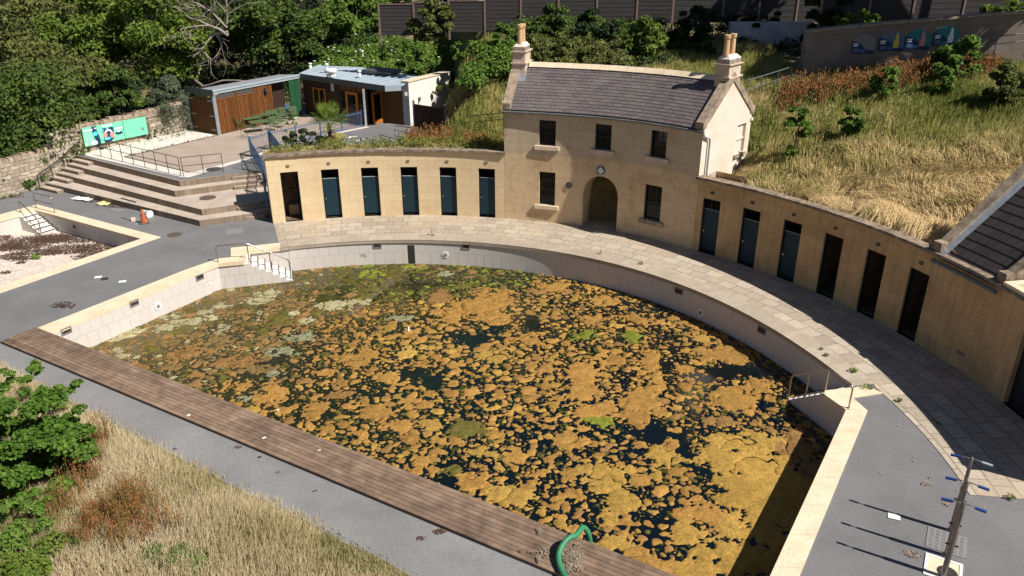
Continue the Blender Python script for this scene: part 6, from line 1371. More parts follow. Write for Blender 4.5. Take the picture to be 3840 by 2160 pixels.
cover('round rusty cover on the tarmac between the two pools', 1320*.4969/K, (560+645*.4969)/K, .004, .27, 'iron_brown'); cover('round cover on the second terrace tier', (560+836*.2623)/K, (480+998*.2623)/K, .503, .33, 'iron_brown'); cover('round dark cover on the terrace by the corner handrail', (560+925*.2623)/K, (480+590*.2623)/K, ZP+.012, .34, 'iron')
deck_sheet('square_cover', 'grey square cover in the tarmac before the right stair', 'cover', 1772*.4969/K, (560+620*.4969)/K, .62, .62, .35, 'greycover', .003, .006); deck_sheet('square_cover', 'grey rectangular cover near the yellow sheet', 'cover', 1778*.24845/K, (720+268*.24845)/K, .62, .4, -.5, 'greycover', .003, .006)
# hose
def IV(x, y): return ((1900+x*.27174)/K, (1900+y*.27174)/K)
hp = [at(*IV(880, 1060), .14), at(*IV(800, 957), .14), at(*IV(735, 830), .15), at(*IV(708, 690), .19), at(*IV(745, 560), .26), at(*IV(815, 465), .32), at(*IV(890, 410), .34), at(*IV(965, 400), .30)]
x0 = Vector(hp[-1]); hp += [(1.30, 11.48, .24), (1.40, 11.51, .10), (1.45, 11.52, -.08), (1.47, 11.52, -.35), (1.48, 11.53, -1.0)]
def smooth(pts, it=2):
    pts = [Vector(p) for p in pts]
    for _ in range(it): pts = [pts[0]]+[q for a, b in zip(pts, pts[1:]) for q in (a*.75+b*.25, a*.25+b*.75)]+[pts[-1]]
    return pts
tag(MB().tube(smooth(hp), .052, 12).build('hose', 'hose', None), 'thick green hose arching over the boardwalk into the water', 'hose')
sp = []
for u, v, ru, rv in ((900, 745, 120, 130), (960, 650, 90, 60), (520, 640, 60, 70), (450, 350, 40, 40), (200, 625, 40, 20), (380, 640, 70, 25), (980, 540, 60, 30), (1000, 850, 60, 60), (440, 740, 30, 50), (860, 860, 90, 60)):
    p = at(*IV(u, v), .08); q = at(*IV(u+ru, v), .08); w = at(*IV(u, v-rv), .08); sp.append((p[0], p[1], q[0]-p[0], abs(w[1]-p[1]), 0))
chips('weed_debris', sp, 1500, lambda x, y: .08, .020, 'debris', 'dried pond weed debris lying round the hose on the boardwalk', 'debris', lift=.05)
chips('bird_droppings', [(p[0], p[1], .03, .02, 0) for p in (at(430, 960, .08), at(473, 1045, .08), at(666, 1102, .08), at(802, 1132, .08), at(255, 885, .08), at(700, 1032, .08))], 26, lambda x, y: .08, .03, 'paper', 'small white droppings dotted along the boardwalk', 'droppings', lift=.004)
c = Vector(at(1028, 828, ZW+.03)); q = MB(); q.bar(c+Vector((-.02, .16, 0)), c+Vector((.03, -.16, .01)), .045, .02); tag(q.build('floating_stick', 'paper', None), 'short white stick floating among the algae', 'stick')
# ================================================================= VEGETATION
def unit(a): return a/np.maximum(np.linalg.norm(a, axis=1, keepdims=True), 1e-9)
def leaf_arrays(cl, n, size, up=.45, hexa=False, flat=.8, asp=.55):
    cl = np.asarray(cl, dtype=float); w = cl[:, 3]**2; idx = rng.choice(len(cl), n, p=w/w.sum())
    d = unit(rng.normal(size=(n, 3))); d[:, 2] = np.where(d[:, 2] < -.35, -d[:, 2]*.6, d[:, 2]); d = unit(d)
    r = cl[idx, 3]*(.45+.6*np.sqrt(rng.random(n))); sc = np.stack([np.ones(n), np.ones(n), np.full(n, flat)], 1)
    p = cl[idx, :3]+d*sc*r[:, None]
    nr = unit(d*.7+np.array([0, 0, up])+rng.normal(size=(n, 3))*.55)
    a = unit(np.cross(nr, rng.normal(size=(n, 3)))); b = np.cross(nr, a); s = (size*(.6+.8*rng.random(n)))[:, None]
    if hexa:
        ks = [(cos(k*pi/3), sin(k*pi/3)*.85) for k in range(6)]
        V = np.stack([p+a*s*c*.62+b*s*q*.62+nr*s*(-.12 if i in (0, 3) else .05) for i, (c, q) in enumerate(ks)], 1).reshape(-1, 3)
        o = np.arange(n)[:, None]*6; Q = np.concatenate([o+np.array([[0, 1, 2, 3]]), o+np.array([[3, 4, 5, 0]])])
    else:
        V = np.stack([p-a*s*.6, p+b*s*asp*.6+nr*s*.08, p+a*s*.6, p-b*s*asp*.6+nr*s*.08], 1).reshape(-1, 3)
        Q = np.arange(n*4).reshape(n, 4)
    return V, Q
def crown(c, rx, ry, rz, k, cr):
    o = []
    for _ in range(k):
        d = rng.normal(size=3); d /= np.linalg.norm(d); q = (.35+.6*random.random()**.6)
        o.append((c[0]+d[0]*rx*q, c[1]+d[1]*ry*q, c[2]+d[2]*rz*q, cr*(.6+.7*random.random())))
    return o
def plant(name, label, cat, base, cl, n, size, m, trunk=.12, limbs=5, group=None, kind=None, **kw):
    r = thing(name, label, cat, base, group); V, Q = leaf_arrays(cl, n, size, **kw); np_mesh('crown', V, Q, None, m, r)
    if trunk:
        c = np.mean([q[:3] for q in cl], axis=0); t = MB(); b = Vector(base); mid = b.lerp(Vector(c), .55)+Vector(((random.random()-.5)*.3, (random.random()-.5)*.3, 0))
        t.tube([b-u_*.2, b.lerp(mid, .5), mid, Vector(c)], [trunk*1.2, trunk, trunk*.75, trunk*.35], 8)
        for q in sorted(cl, key=lambda q: -q[3])[:limbs]:
            e = Vector(q[:3]); s0 = b.lerp(mid, .6+.4*random.random()); t.tube([s0, s0.lerp(e, .5)+u_*.1, e], [trunk*.5, trunk*.32, trunk*.12], 5)
        t.build('trunk', 'bark', r)
    return r
def px(u, v, y): return atd(u, v, y)
def depth(y, z): return y*cos(PITCH)+(CAMH-z)*sin(PITCH)
def tree_px(name, label, u, v, y, ru, rv, k, n, size, m, gz0=None, trunk=.14, cat='tree', group=None, cr=.34, ryf=.9, **kw):
    if cat == 'tree': ru, rv, n, k = ru*1.28, rv*1.22, int(n*1.45), int(k*1.35)
    c = px(u, v, y); s = depth(y, c[2])/(FPX/K); rx, rz = ru*s, rv*s
    z0 = terrain(c[0], c[1]) if gz0 is None else gz0; z0 = min(z0, c[2]-.3)
    if cat == 'shrub' and c[2]-rz > z0:
        tp = c[2]+rz; lo = max(z0, c[2]-rz-1.6*rz); rz = (tp-lo)/2; c = (c[0], c[1], (tp+lo)/2); n = int(n*1.25)
    if cat == 'shrub': k = int(k*2.0); cr *= .62
    return plant(name, label, cat, (c[0], c[1], z0), crown(c, rx, rx*ryf, rz, k, cr*min(rx, rz)*1.25), n, size, m, trunk, **kw)
W_ = 'woodland trees left of the cafe'
tree_px('leafy_tree', 'dense mid green tree hanging over the low rubble wall', 40, 330, 36.5, 120, 140, 26, 11000, .16, 'leaf_mid', .7)
tree_px('shrub', 'ivy clad bush spilling over the top of the low rubble wall', 55, 425, 34.6, 75, 62, 16, 5200, .13, 'leaf_mid', .4, cat='shrub', trunk=.06)
tree_px('leafy_tree', 'yellowish green tree behind the tree at the left edge', 140, 225, 42, 120, 85, 22, 9000, .18, 'leaf_olive')
tree_px('leafy_tree', 'tall olive brown tree in the top left corner', 70, 70, 52, 150, 95, 24, 9000, .2, 'leaf_olive')
tree_px('leafy_tree', 'bright green maple tree at the top, right of the corner tree', 245, 75, 47, 95, 75, 18, 7500, .2, 'leaf_bright')
tree_px('leafy_tree', 'bright green tree with spreading lower branches left of the bare tree', 400, 105, 45, 90, 85, 20, 8000, .19, 'leaf_bright')
tree_px('leafy_tree', 'dark leaved tree behind the bare branches', 520, 70, 55, 80, 80, 14, 5500, .2, 'leaf_dark')
tree_px('leafy_tree', 'glossy green tree right of the bare branches', 640, 60, 52, 78, 72, 16, 7000, .2, 'leaf_mid')
tree_px('leafy_tree', 'rounded green tree above the ridge of the store roof', 745, 75, 54, 70, 62, 16, 6500, .2, 'leaf_mid')
tree_px('leafy_tree', 'bright hedge tree at the top left of the dark fence', 880, 40, 56, 90, 52, 18, 7500, .2, 'leaf_lush')
tree_px('leafy_tree', 'low tree in the shade above the far end of the store', 690, 150, 53, 90, 30, 12, 4500, .18, 'leaf_dark')
tree_px('shrub', 'green shrub leaning over the rubble wall above the printed panel', 300, 215, 42.5, 70, 52, 14, 5000, .16, 'leaf_mid', cat='shrub', trunk=.07)
tree_px('shrub', 'dark green shrub over the wall left of the printed panel', 205, 265, 41.0, 55, 32, 11, 3800, .15, 'leaf_mid', cat='shrub', trunk=.07)
tree_px('shrub', 'olive shrub filling the gap behind the wall left of the camera', 130, 295, 39.5, 60, 40, 12, 3800, .15, 'leaf_olive', cat='shrub', trunk=.07)
r = tree_px('shrub', 'grey green buddleia spilling over the wall beside the store doors', 425, 235, 42.2, 58, 46, 14, 5500, .12, 'leaf_grey', cat='shrub', trunk=.07, asp=.35)
V, Q = [], []
for _ in range(10):       # hanging growth down the wall face
    t = random.random(); p = board_pt(*LV(1500+750*t, 20+random.random()*60), .12)
    for k in range(60): V.append((p.x+(random.random()-.5)*.35+.02*k*.3, p.y+(random.random()-.5)*.35, p.z+.25-k*.022*random.random()*1.2, .05))
Vv, Qq = leaf_arrays([(*v[:3], .08) for v in V], 1500, .10, asp=.35); o = np_mesh('trailing_growth', Vv, Qq, None, 'leaf_grey', r)
# bare tree
c = px(560, 130, 44); root = thing('bare_tree', 'leafless grey tree with tangled bare branches', 'tree', (c[0], c[1], terrain(c[0], c[1]))); t = MB()
def grow(p, d, L, r, lv):
    n = 4; pts = [p]
    for _ in range(n):
        d = (d+Vector((random.gauss(0, .22), random.gauss(0, .22), random.gauss(-.04, .16)))).normalized(); p = p+d*(L/n); pts.append(p)
    t.tube(pts, [r*(1-.55*i/n) for i in range(n+1)], 5)
    if lv:
        for _ in range(4 if lv > 1 else 3):
            s = pts[random.randint(1, n)]; dd = (d+Vector((random.gauss(0, .75), random.gauss(0, .6), random.gauss(.0, .55)))).normalized(); grow(s, dd, L*(.55+.3*random.random()), r*.5, lv-1)
b = Vector((c[0], c[1], terrain(c[0], c[1])))
grow(b, Vector((-.1, 0, 1)), 3.4, .14, 1); e = px(570, 60, 44); grow(Vector(e)+u_*-.6, Vector((-.8, 0, .35)), 2.2, .09, 3); grow(Vector(e)-u_*.2, Vector((-.5, -.1, .8)), 2.0, .08, 3); grow(Vector(e)-u_*.4, Vector((-.9, .1, -.1)), 2.0, .08, 3); grow(Vector(e), Vector((.3, 0, .9)), 1.8, .07, 2)
t.build('trunk', 'deadwood', root)
# the wood beyond, one mass
cl = []
for u in range(-250, 2900, 52):
    for v, y in ((20, 66), (75, 62), (130, 58), (-40, 70)):
        if u > 960 and v > 30: continue
        if u > 960: y = 58+random.random()*6
        c = px(u+random.randint(-25, 25), v+random.randint(-18, 18), y+random.random()*3); cl.append((*c, 1.7+random.random()*.9))
V, Q = leaf_arrays(cl, 52000, .30); o = np_mesh('woodland', V, Q, None, 'leaf_wood_shade'); tag(o, 'dark wood closing the view beyond the fences and trees', 'woodland', kind='stuff')
# undergrowth under the trees
cl = []
for _ in range(520):
    x = random.uniform(-46, -6); y = random.uniform(30, 62)
    if x > wall_x(y)-.5 and y < 48.5 or x > wall_x(min(y, 48))+6 and y < 50: continue
    cl.append((x, y, terrain(x, y)+.15, .55+random.random()*.6))
V, Q = leaf_arrays(cl, 34000, .20); o = np_mesh('undergrowth', V, Q, None, 'leaf_dark'); tag(o, 'dark ivy and undergrowth beneath the trees on the left', 'undergrowth', kind='stuff')
# bramble bank behind the cafe
cl = []; fl = []
for _ in range(150):
    u = random.uniform(800, 1290); v = random.uniform(98, 200)
    if u < 900 and v < 125 or (u > 1130 and v > 175): continue
    y = 54-(v-98)*.062; c = px(u, v, y); cl.append((c[0], c[1], c[2]-.25, .45+random.random()*.45))
V, Q = leaf_arrays(cl, 26000, .155); o = np_mesh('bramble_bank', V, Q, None, 'leaf_lush'); tag(o, 'bright green bramble and bindweed bank behind the cafe roof', 'brambles', kind='stuff')
q = MB()
for _ in range(70):
    c = random.choice(cl); a = random.random()*2*pi; q.lathe([(.0, 0), (.09, .05), (.05, .07), (0, .04)], (c[0]+cos(a)*c[3]*.8, c[1]-abs(sin(a))*c[3]*.95, c[2]+c[3]*(.3+.6*random.random())), 6)
tag(q.build('bindweed_flowers', 'flower_w', None), 'white bindweed flowers dotted over the bramble bank', 'flowers', kind='stuff')
# shrubs on the slope behind the cottage
for lab, u, v, y, ru, rv, k, n, m, sz in (
    ('tall narrow bright green sapling left of the left chimney', 1262, 112, 40.5, 30, 66, 16, 4200, 'leaf_lush', .13),
    ('leafy shrub growing over the middle of the dark fence', 1085, 28, 43.2, 58, 34, 12, 3400, 'leaf_olive', .15),
    ('bright green shrub below the fence left of the sapling', 1175, 128, 44, 52, 32, 12, 3000, 'leaf_lush', .14),
    ('bright shrub left of the pale wall fragment', 1040, 120, 47, 52, 28, 11, 2800, 'leaf_lush', .14),
    ('dark green shrub behind and right of the left chimney', 1390, 60, 42, 66, 42, 14, 3600, 'leaf_mid', .15),
    ('yellow green shrub above the left end of the cottage ridge', 1400, 128, 38.5, 74, 34, 14, 3800, 'leaf_olive', .13),
    ('dark shrub before the fence above the middle of the ridge', 1500, 75, 41, 56, 46, 13, 3300, 'leaf_dark', .15),
    ('yellow green shrub above the middle of the cottage ridge', 1505, 140, 37.5, 56, 24, 11, 2600, 'leaf_olive', .13),
    ('upright green shrub with sunlit leaves above the ridge', 1622, 105, 38.5, 52, 56, 15, 3800, 'leaf_bright', .14),
    ('shaded dark shrub left of the white retaining wall', 1740, 70, 40.5, 76, 52, 15, 3600, 'leaf_dark', .15),
    ('shaded low shrub behind the right chimney', 1790, 140, 38.5, 66, 28, 12, 2600, 'leaf_dark', .14),
    ('dark creeper hanging on the fence above the white wall', 1900, 42, 41.8, 90, 14, 12, 2200, 'leaf_dark', .13),
    ('shaded scrub at the foot of the white retaining wall', 1900, 150, 39.2, 90, 24, 14, 3000, 'leaf_dark', .13),
    ('dark ivy mass on the fence right of the white wall', 2090, 22, 38.6, 70, 40, 14, 3600, 'leaf_dark', .15),
    ('sunlit ivy spilling over the top of the signboard wall', 2160, 42, 36.0, 62, 24, 12, 2400, 'leaf_bright', .14),
    ('sunlit ivy on the fence at the top right corner', 2530, 22, 35.5, 60, 24, 12, 2200, 'leaf_bright', .15)):
    tree_px('shrub', lab, u, v, y, ru, rv, k, n, sz, m, cat='shrub', trunk=0)
# scrub filling the slope between the fence and the cottage ridge
for nm, m_n, lab, cnt, nl, box in (('slope_scrub', 'leaf_olive', 'yellow green scrub on the slope above the cottage ridge', 90, 15000, (1325, 1640, 92, 160)), ('slope_scrub', 'leaf_lush', 'bright scrub on the slope left of the left chimney', 34, 6500, (1165, 1290, 98, 150)), ('shaded_scrub', 'leaf_dark', 'dark shaded scrub on the slope behind the right chimney', 90, 12000, (1560, 2010, 60, 165)), ('fence_scrub', 'leaf_mid', 'green scrub along the foot of the top fence', 60, 9000, (1300, 1640, 45, 95))):  # the right-hand scrub has its shade put into darker leaves
    cl = []
    for _ in range(cnt):
        u, v = random.uniform(*box[:2]), random.uniform(*box[2:]); y = 43.6-(v-60)*.062; c = px(u, v, y); z = min(c[2], terrain(c[0], c[1])+1.0)
        cl.append((c[0], c[1], z-.05, .28+.42*random.random()))
    V, Q = leaf_arrays(cl, nl, .13); tag(np_mesh(nm, V, Q, None, m_n), lab, 'scrub', kind='stuff')
# shrubs on the meadow
for lab, (x, y_), d, ru, rv, k, n, m, sz in (
    ('broad light green elder in the docks under the rightmost sign', (1580, 330), 31.0, 66, 48, 16, 4200, 'leaf_lush', .12),
    ('small light green elder left of and below the broad one', (1470, 440), 29.6, 36, 34, 10, 1900, 'leaf_lush', .11),
    ('loose green sapling below the second sign', (1150, 440), 30.2, 40, 36, 10, 1800, 'leaf_lush', .11),
    ('low dark elder nearest the pale cottage gable', (650, 690), 27.6, 36, 46, 11, 2000, 'leaf_lush', .11),
    ('low dark elder in the middle of the green meadow', (975, 670), 27.6, 36, 30, 10, 1700, 'leaf_lush', .11),
    ('dark olive bush at the right edge of the meadow', (1850, 500), 27.5, 62, 56, 14, 3000, 'leaf_olive', .12),
    ('small sprig standing in the straw above the tenth cubicle', (1282, 1050), 24.3, 9, 34, 5, 260, 'leaf_olive', .10)):
    u, v = RV(x, y_); c = px(u, v, d); tree_px('shrub', lab, u, v, d, ru, rv, k, n, sz, m, min(terrain(c[0], c[1]), c[2]-.3), cat='shrub', trunk=.04)
# behind the left cubicles
tree_px('shrub', 'dark clipped shrub between the blue gate and the palm', 768, 355, 32.0, 60, 30, 14, 5200, .075, 'leaf_dark', 2.3, cat='shrub', trunk=.05)
tree_px('shrub', 'pale thin shrub against the blue fence behind the dark shrub', 735, 318, 34.6, 34, 26, 9, 700, .07, 'leaf_olive', ZP, cat='shrub', trunk=.02)
tree_px('shrub', 'leafy creeper growing against the white end wall of the cafe', 1150, 235, 43.6, 62, 34, 14, 4200, .12, 'leaf_olive', cat='shrub', trunk=.04)
tree_px('shrub', 'bright creeper at the far end of the white end wall', 1210, 195, 46, 44, 30, 11, 2600, .13, 'leaf_lush', cat='shrub', trunk=.04)
c = Vector(px(828, 318, 32.9)); pr = thing('palm', 'green fan palm with yellow lower fronds behind the left cubicles', 'palm', (c.x, c.y, ZP)); t = MB(); t.tube([(c.x, c.y, ZP), (c.x, c.y, c.z)], [.11, .08], 8); t.build('trunk', 'bark', pr)
def frond(q, o, d, L, blade, n=17):
    d = d.normalized(); tip = o+d*L; q.tube([o, o.lerp(tip, .5)+u_*.05*L, tip], .009, 4); s = d.cross(u_).normalized(); up = s.cross(d).normalized()
    for k in range(n):
        a = (k/(n-1)-.5)*pi*1.15; dv = (d*cos(a)+s*sin(a)).normalized(); ln = blade*(.75+.25*cos(a))*(.9+.2*random.random()); w = dv.cross(up)*.018
        m_ = tip+dv*ln*.55+up*.01; e = tip+dv*ln-u_*ln*(.18+.12*random.random()); q.face([tip, m_-w, e, m_+w])
gq, yq = MB(), MB()
for k in range(22):
    a = k*2.4; el = .15+1.1*random.random(); frond(gq, c, Vector((cos(a)*cos(el), sin(a)*cos(el), sin(el))), .46+.24*random.random(), .58)
for k in range(11):
    a = k*2.4+1; el = -.25-.7*random.random(); frond(yq, c-u_*.12, Vector((cos(a)*cos(el), sin(a)*cos(el), sin(el))), .46, .50)
gq.build('green_fronds', 'palm', pr); yq.build('yellow_fronds', 'palm_dry', pr)
# foreground bush
c = at(40, 1120, 1.3); base = at(10, 1190, .1); cl = crown(c, 1.4, 1.3, 1.25, 95, .19)
for u, v, z in ((90, 930, 1.2), (140, 985, 1.15), (60, 950, 1.3), (160, 1055, 1.1), (150, 1110, 1.0), (30, 960, 1.3), (120, 1180, .9), (175, 975, 1.1), (70, 1250, .8), (110, 1290, .6)): p = at(u, v, z); cl += [(p[0]+random.gauss(0, .12), p[1]+random.gauss(0, .12), p[2]+random.gauss(0, .1), .11) for _ in range(4)]
plant('leafy_bush', 'big bright green round leaved bush in the lower left corner', 'bush', base, cl, 15000, .062, 'leaf_hazel', .05, 14, hexa=True, up=.7)
c = at(35, 1330, .6); plant('shrub', 'green leafy growth below the round leaved bush at the left edge', 'shrub', (c[0], c[1], .1), crown(c, .85, .8, .5, 26, .2), 3600, .06, 'leaf_lush', .02, 4)
c = at(70, 1420, .5); plant('shrub', 'low green leafy plants at the bottom left corner', 'shrub', (c[0], c[1], .1), crown(c, 1.0, .7, .45, 14, .26), 2400, .075, 'leaf_bright', .02, 4)
c = at(440, 1428, .32); plant('shrub', 'light green narrow leaved plant in the straw at the bottom edge', 'shrub', (c[0], c[1], .1), crown(c, .75, .4, .25, 20, .16), 2600, .065, 'leaf_lush', .02, 4, asp=.3)
# tall trees on the hill outside the right of the frame, whose shade falls on the signs
plant('tall_tree', 'tall broad tree on the hill shading the signboard wall', 'tree', (27.5, 30.5, 6.2), crown((21.6, 31.0, 13.8), 4.2, 2.0, 2.2, 24, .95), 6500, .30, 'leaf_mid', .3)
plant('tall_tree', 'tall tree on the hill shading the white retaining wall', 'tree', (27.5, 35.5, 6.4), crown((18.2, 36.0, 14.8), 4.6, 2.8, 2.4, 30, 1.2), 11000, .32, 'leaf_mid', .3)
# ----------------------------------------------------------------- grass
def blades(pts, nper, hgt, wid, lean, spread, tints, dirs=None, droop=.35):
    n = len(pts)*nper; p = np.repeat(pts, nper, 0)+np.concatenate([rng.normal(size=(n, 2))*spread, np.zeros((n, 1))], 1)
    t = np.clip(np.repeat(tints, nper)+rng.normal(size=n)*.10, 0, 1); h = np.repeat(hgt, nper)*(.55+.7*rng.random(n)) if hasattr(hgt, '__len__') else hgt*(.55+.7*rng.random(n))
    a = rng.random(n)*2*pi; l = lean*rng.random(n)
    dx, dy = np.cos(a)*l, np.sin(a)*l
    if dirs is not None: dd = np.repeat(dirs, nper, 0); dx = dx*.45+dd[:, 0]; dy = dy*.45+dd[:, 1]
    d = np.stack([dx, dy, np.zeros(n)], 1); up = np.array([0, 0, 1.0]); s = np.stack([-np.sin(a+1.2), np.cos(a+1.2), np.zeros(n)], 1)*wid*(.6+.8*rng.random((n, 1)))
    H = h[:, None]; m = p+up*H*.6+d*H*.35; e = p+up*H*(1-droop*np.minimum(1.6, np.hypot(dx, dy)))[:, None]+d*H*1.0
    V = np.stack([p-s, p+s, m+s*.8, m-s*.8, e], 1).reshape(-1, 3); o = np.arange(n)[:, None]*5
    return V, o+np.array([[0, 1, 2, 3]]), o+np.array([[3, 2, 4]]), np.repeat(t, 5)
def lattice(seed):
    r = np.random.default_rng(seed); return r.random((80, 80))
LT = lattice(4), lattice(9), lattice(21)
def vn(x, y, s, k=0):
    g = LT[k]; u, v = np.asarray(x)/s+20, np.asarray(y)/s+20; i, j = np.floor(u).astype(int), np.floor(v).astype(int); fu, fv = u-i, v-j; fu = fu*fu*(3-2*fu); fv = fv*fv*(3-2*fv); i %= 79; j %= 79
    return g[j, i]*(1-fu)*(1-fv)+g[j, i+1]*fu*(1-fv)+g[j+1, i]*(1-fu)*fv+g[j+1, i+1]*fu*fv
def z_ok(x, y): return terrain(x, y) < ZP+.18 or (x < -3.2 and y < 41.5) or (x < -2.6-(y-38)*.2 and y < 46 and x < -3.0)
pts, tint, hg, dr = [], [], [], []
n_try = 0
while len(pts) < 19000 and n_try < 200000:
    n_try += 1
    th = random.uniform(-4, 97); d = .4+random.random()**.8*14.5; a = rad(th); r = RW+d; x, y = CX+r*cos(a), CY+r*sin(a)
    if T0-1 < th < T1+1 and d < 3.75: continue
    if th < A1+1 and d < 5.2: continue
    if y > 43.5 or x > 27 or x < -4.4 or (y > S0[1]-.1 and x > 12.3): continue
    if x < -.3 and z_ok(x, y): continue
    z = terrain(x, y); q = vn(x, y, 2.3, 0)*.7+vn(x, y, .8, 1)*.3
    if d < 1.35: z = 2.56 if th < 43 else z
    # straw below and to the right, greener up the slope beside the gable
    g = sst(2.0, 8.5, d)*sst(8, 34, th)*1.0
    t_ = .80-.62*g+(q-.5)*.95
    if th > 48: t_ = .46+(q-.5)*.9
    if y > 36.5 and x > 2: t_ -= .12
    sw = vn(x, y, 1.7, 2)*2*pi*1.6; fl = max(0, t_-.5)*2.6
    pts.append((x, y, z-.02)); tint.append(t_); hg.append(.30+.22*vn(x, y, 1.1, 1)+.06*random.random()); dr.append((cos(sw)*fl, sin(sw)*fl))
for _ in range(1500):      # planting strip on the roof of the left cubicles
    th = random.uniform(77.5, 109); d = random.uniform(.40, 1.3); a = rad(th); pts.append((CX+(RW+d)*cos(a), CY+(RW+d)*sin(a), 2.56)); tint.append(.40+.4*random.random()); hg.append(.03+.09*random.random()); dr.append((0, 0))
V, Q, Tt, ti = blades(np.array(pts), 16, np.array(hg), .012, 1.0, .14, np.array(tint), np.array(dr))
o = np_mesh('meadow_grass', V, Q, Tt, 'grass', attrs=[('tint', 'FLOAT', ti)]); tag(o, 'long green and straw grass covering the hillside meadow', 'grass', kind='stuff')
# leafy weeds scattered through the meadow
cl = []
for _ in range(3000):
    k = random.randrange(len(pts)); x, y, z = pts[k]
    if tint[k] < .62 or random.random() < .2: cl.append((x, y, z+.08+.2*random.random(), .12+.18*random.random()))
V, Q = leaf_arrays(cl, 60000, .07); o = np_mesh('meadow_weeds', V, Q, None, 'leaf_meadow'); tag(o, 'low leafy weeds growing through the meadow grass', 'weeds', kind='stuff')
q = MB()
for _ in range(110):
    u, v = RV(random.uniform(380, 1300), random.uniform(400, 720)); d = ray(u, v)
    for k in range(400):
        t = 20+k*.06; x, y, z = d.x*t, d.y*t, CAMH+d.z*t
        if y > 20 and z < terrain(x, y)+.45: q.lathe([(0, 0), (.026, .01), (0, .025)], (x, y, z), 5); break
tag(q.build('meadow_flowers', 'flower_w', None), 'tiny white flowers dotted over the upper meadow', 'flowers', kind='stuff')
# docks (rust red seed heads): countless upright stems
def dock_mass(name, label, spots, nst, h, w=.02):
    P_ = []; T_ = []; H_ = []
    for x, y, z, s in spots:
        for _ in range(nst): P_.append((x+random.gauss(0, s), y+random.gauss(0, s), z)); T_.append(min(1, max(0, random.gauss(.55, .22)))); H_.append(h*(.45+.75*random.random()))
    V, Q, Tt, ti = blades(np.array(P_), 3, np.array(H_), .008, .18, .02, np.array(T_)*.5, droop=.1)
    # seed clusters round the upper stems
    P_ = np.array(P_); n = 16; C = np.repeat(P_, n, 0); hh = np.repeat(np.array(H_), n)*(.35+.72*rng.random(len(C))); C = C+np.stack([rng.normal(size=len(C))*.035, rng.normal(size=len(C))*.035, hh], 1)
    N = len(C); a = rng.random(N)*2*pi; s = w*(.6+.8*rng.random(N)); dx = np.stack([np.cos(a)*s, np.sin(a)*s, rng.normal(size=N)*.006], 1); dz = np.stack([rng.normal(size=N)*.01, rng.normal(size=N)*.01, s*1.9], 1)
    V2 = np.stack([C-dz, C+dx, C+dz, C-dx], 1).reshape(-1, 3); Q2 = np.arange(N*4).reshape(N, 4)+len(V); t2 = np.repeat(np.clip(np.repeat(np.array(T_), n)+rng.normal(size=N)*.12, 0, 1), 4)
    o = np_mesh(name, np.concatenate([V, V2]), np.concatenate([Q, Q2]), Tt, 'dock', attrs=[('tint', 'FLOAT', np.concatenate([ti, t2]))]); tag(o, label, 'dock weeds', kind='stuff')
sp = []
for _ in range(250):
    x = random.uniform(600, 1760); t = (x-600)/1160; yy = 405-150*t+random.uniform(-10, 130)
    u, v = RV(x, yy); y = 33.4-(yy-(330-130*t))*.012; c = px(u, v, y); sp.append((c[0], c[1], min(c[2], terrain(c[0], c[1]))-.18-.25*random.random(), .24))
dock_mass('dock_weeds', 'rust red docks in front of the signboard wall', sp, 10, .95)
cl = [(s[0]+random.gauss(0, .2), s[1]+random.gauss(0, .2)-.1, s[2]+.25+.3*random.random(), .24) for s in sp for _ in (0, 1)]; V, Q = leaf_arrays(cl, 9000, .10, asp=.35); tag(np_mesh('border_weeds', V, Q, None, 'leaf_olive'), 'yellow green leaves among the docks under the signboards', 'weeds', kind='stuff')
sp = []
for _ in range(210):
    u = random.uniform(1020, 1268); y = random.uniform(31.9, 36.0); x = atd(u, 330, y)[0]
    r_ = math.hypot(x-CX, y-CY)-RW
    if r_ > .5 and x < -.3: sp.append((x, y, (2.0 if r_ < 1.4 else ZP+.05+max(0, y-33)*.08), .2))
for _ in range(5): c = atd(940+random.uniform(-14, 14), 350, 33.3); sp.append((c[0], c[1], ZP, .12))
for _ in range(40): u = random.uniform(868, 1030); y = random.uniform(31.9, 32.9); x = atd(u, 330, y)[0]; sp.append((x, y, ZP, .15)) if math.hypot(x-CX, y-CY) > RW+1.4 and random.random() < .5 else None
dock_mass('dock_weeds', 'rust red docks and dry stalks above the left cubicle roof', sp, 9, .95)
cl = [(s[0], s[1], s[2]+.2+.35*random.random(), .22) for s in sp]; V, Q = leaf_arrays(cl, 5200, .075, asp=.3); tag(np_mesh('border_weeds', V, Q, None, 'leaf_olive'), 'yellow green weeds between the docks behind the left cubicles', 'weeds', kind='stuff')
# near bank
EDG = [(-16, 19.6), (-13.69, 18.1), (-9.74, 15.55), (-7.93, 14.4), (-6.45, 13.45), (-5.19, 12.62), (-4.07, 11.98), (-3.17, 11.34), (-2.37, 10.9), (-1.74, 10.45), (0, 9.2), (2, 7.6)]
def edge_y(x):
    for (x0, y0), (x1, y1) in zip(EDG, EDG[1:]):
        if x0 <= x <= x1: return y0+(y1-y0)*(x-x0)/(x1-x0)
    return -99
def bank_z(x, y): return .008+.24*sst(0, 1.6, edge_y(x)-y)+.06*float(vn(x, y, 1.2, 1))*sst(.3, 1.2, edge_y(x)-y)
V, Q = [], []; xs = np.arange(-16, 2.01, .4); ds = [0, .15, .4, .8, 1.3, 2, 3, 4.5, 7, 11]
for x in xs:
    for d in ds: V.append((x, edge_y(x)-d, bank_z(x, edge_y(x)-d)))
m_ = len(ds); Q = [(i*m_+j, (i+1)*m_+j, (i+1)*m_+j+1, i*m_+j+1) for i in range(len(xs)-1) for j in range(m_-1)]
o = np_mesh('grass_bank', V, Q, None, 'soil', smooth=True); o['kind'] = 'structure'
pts, tint, hg = [], [], []
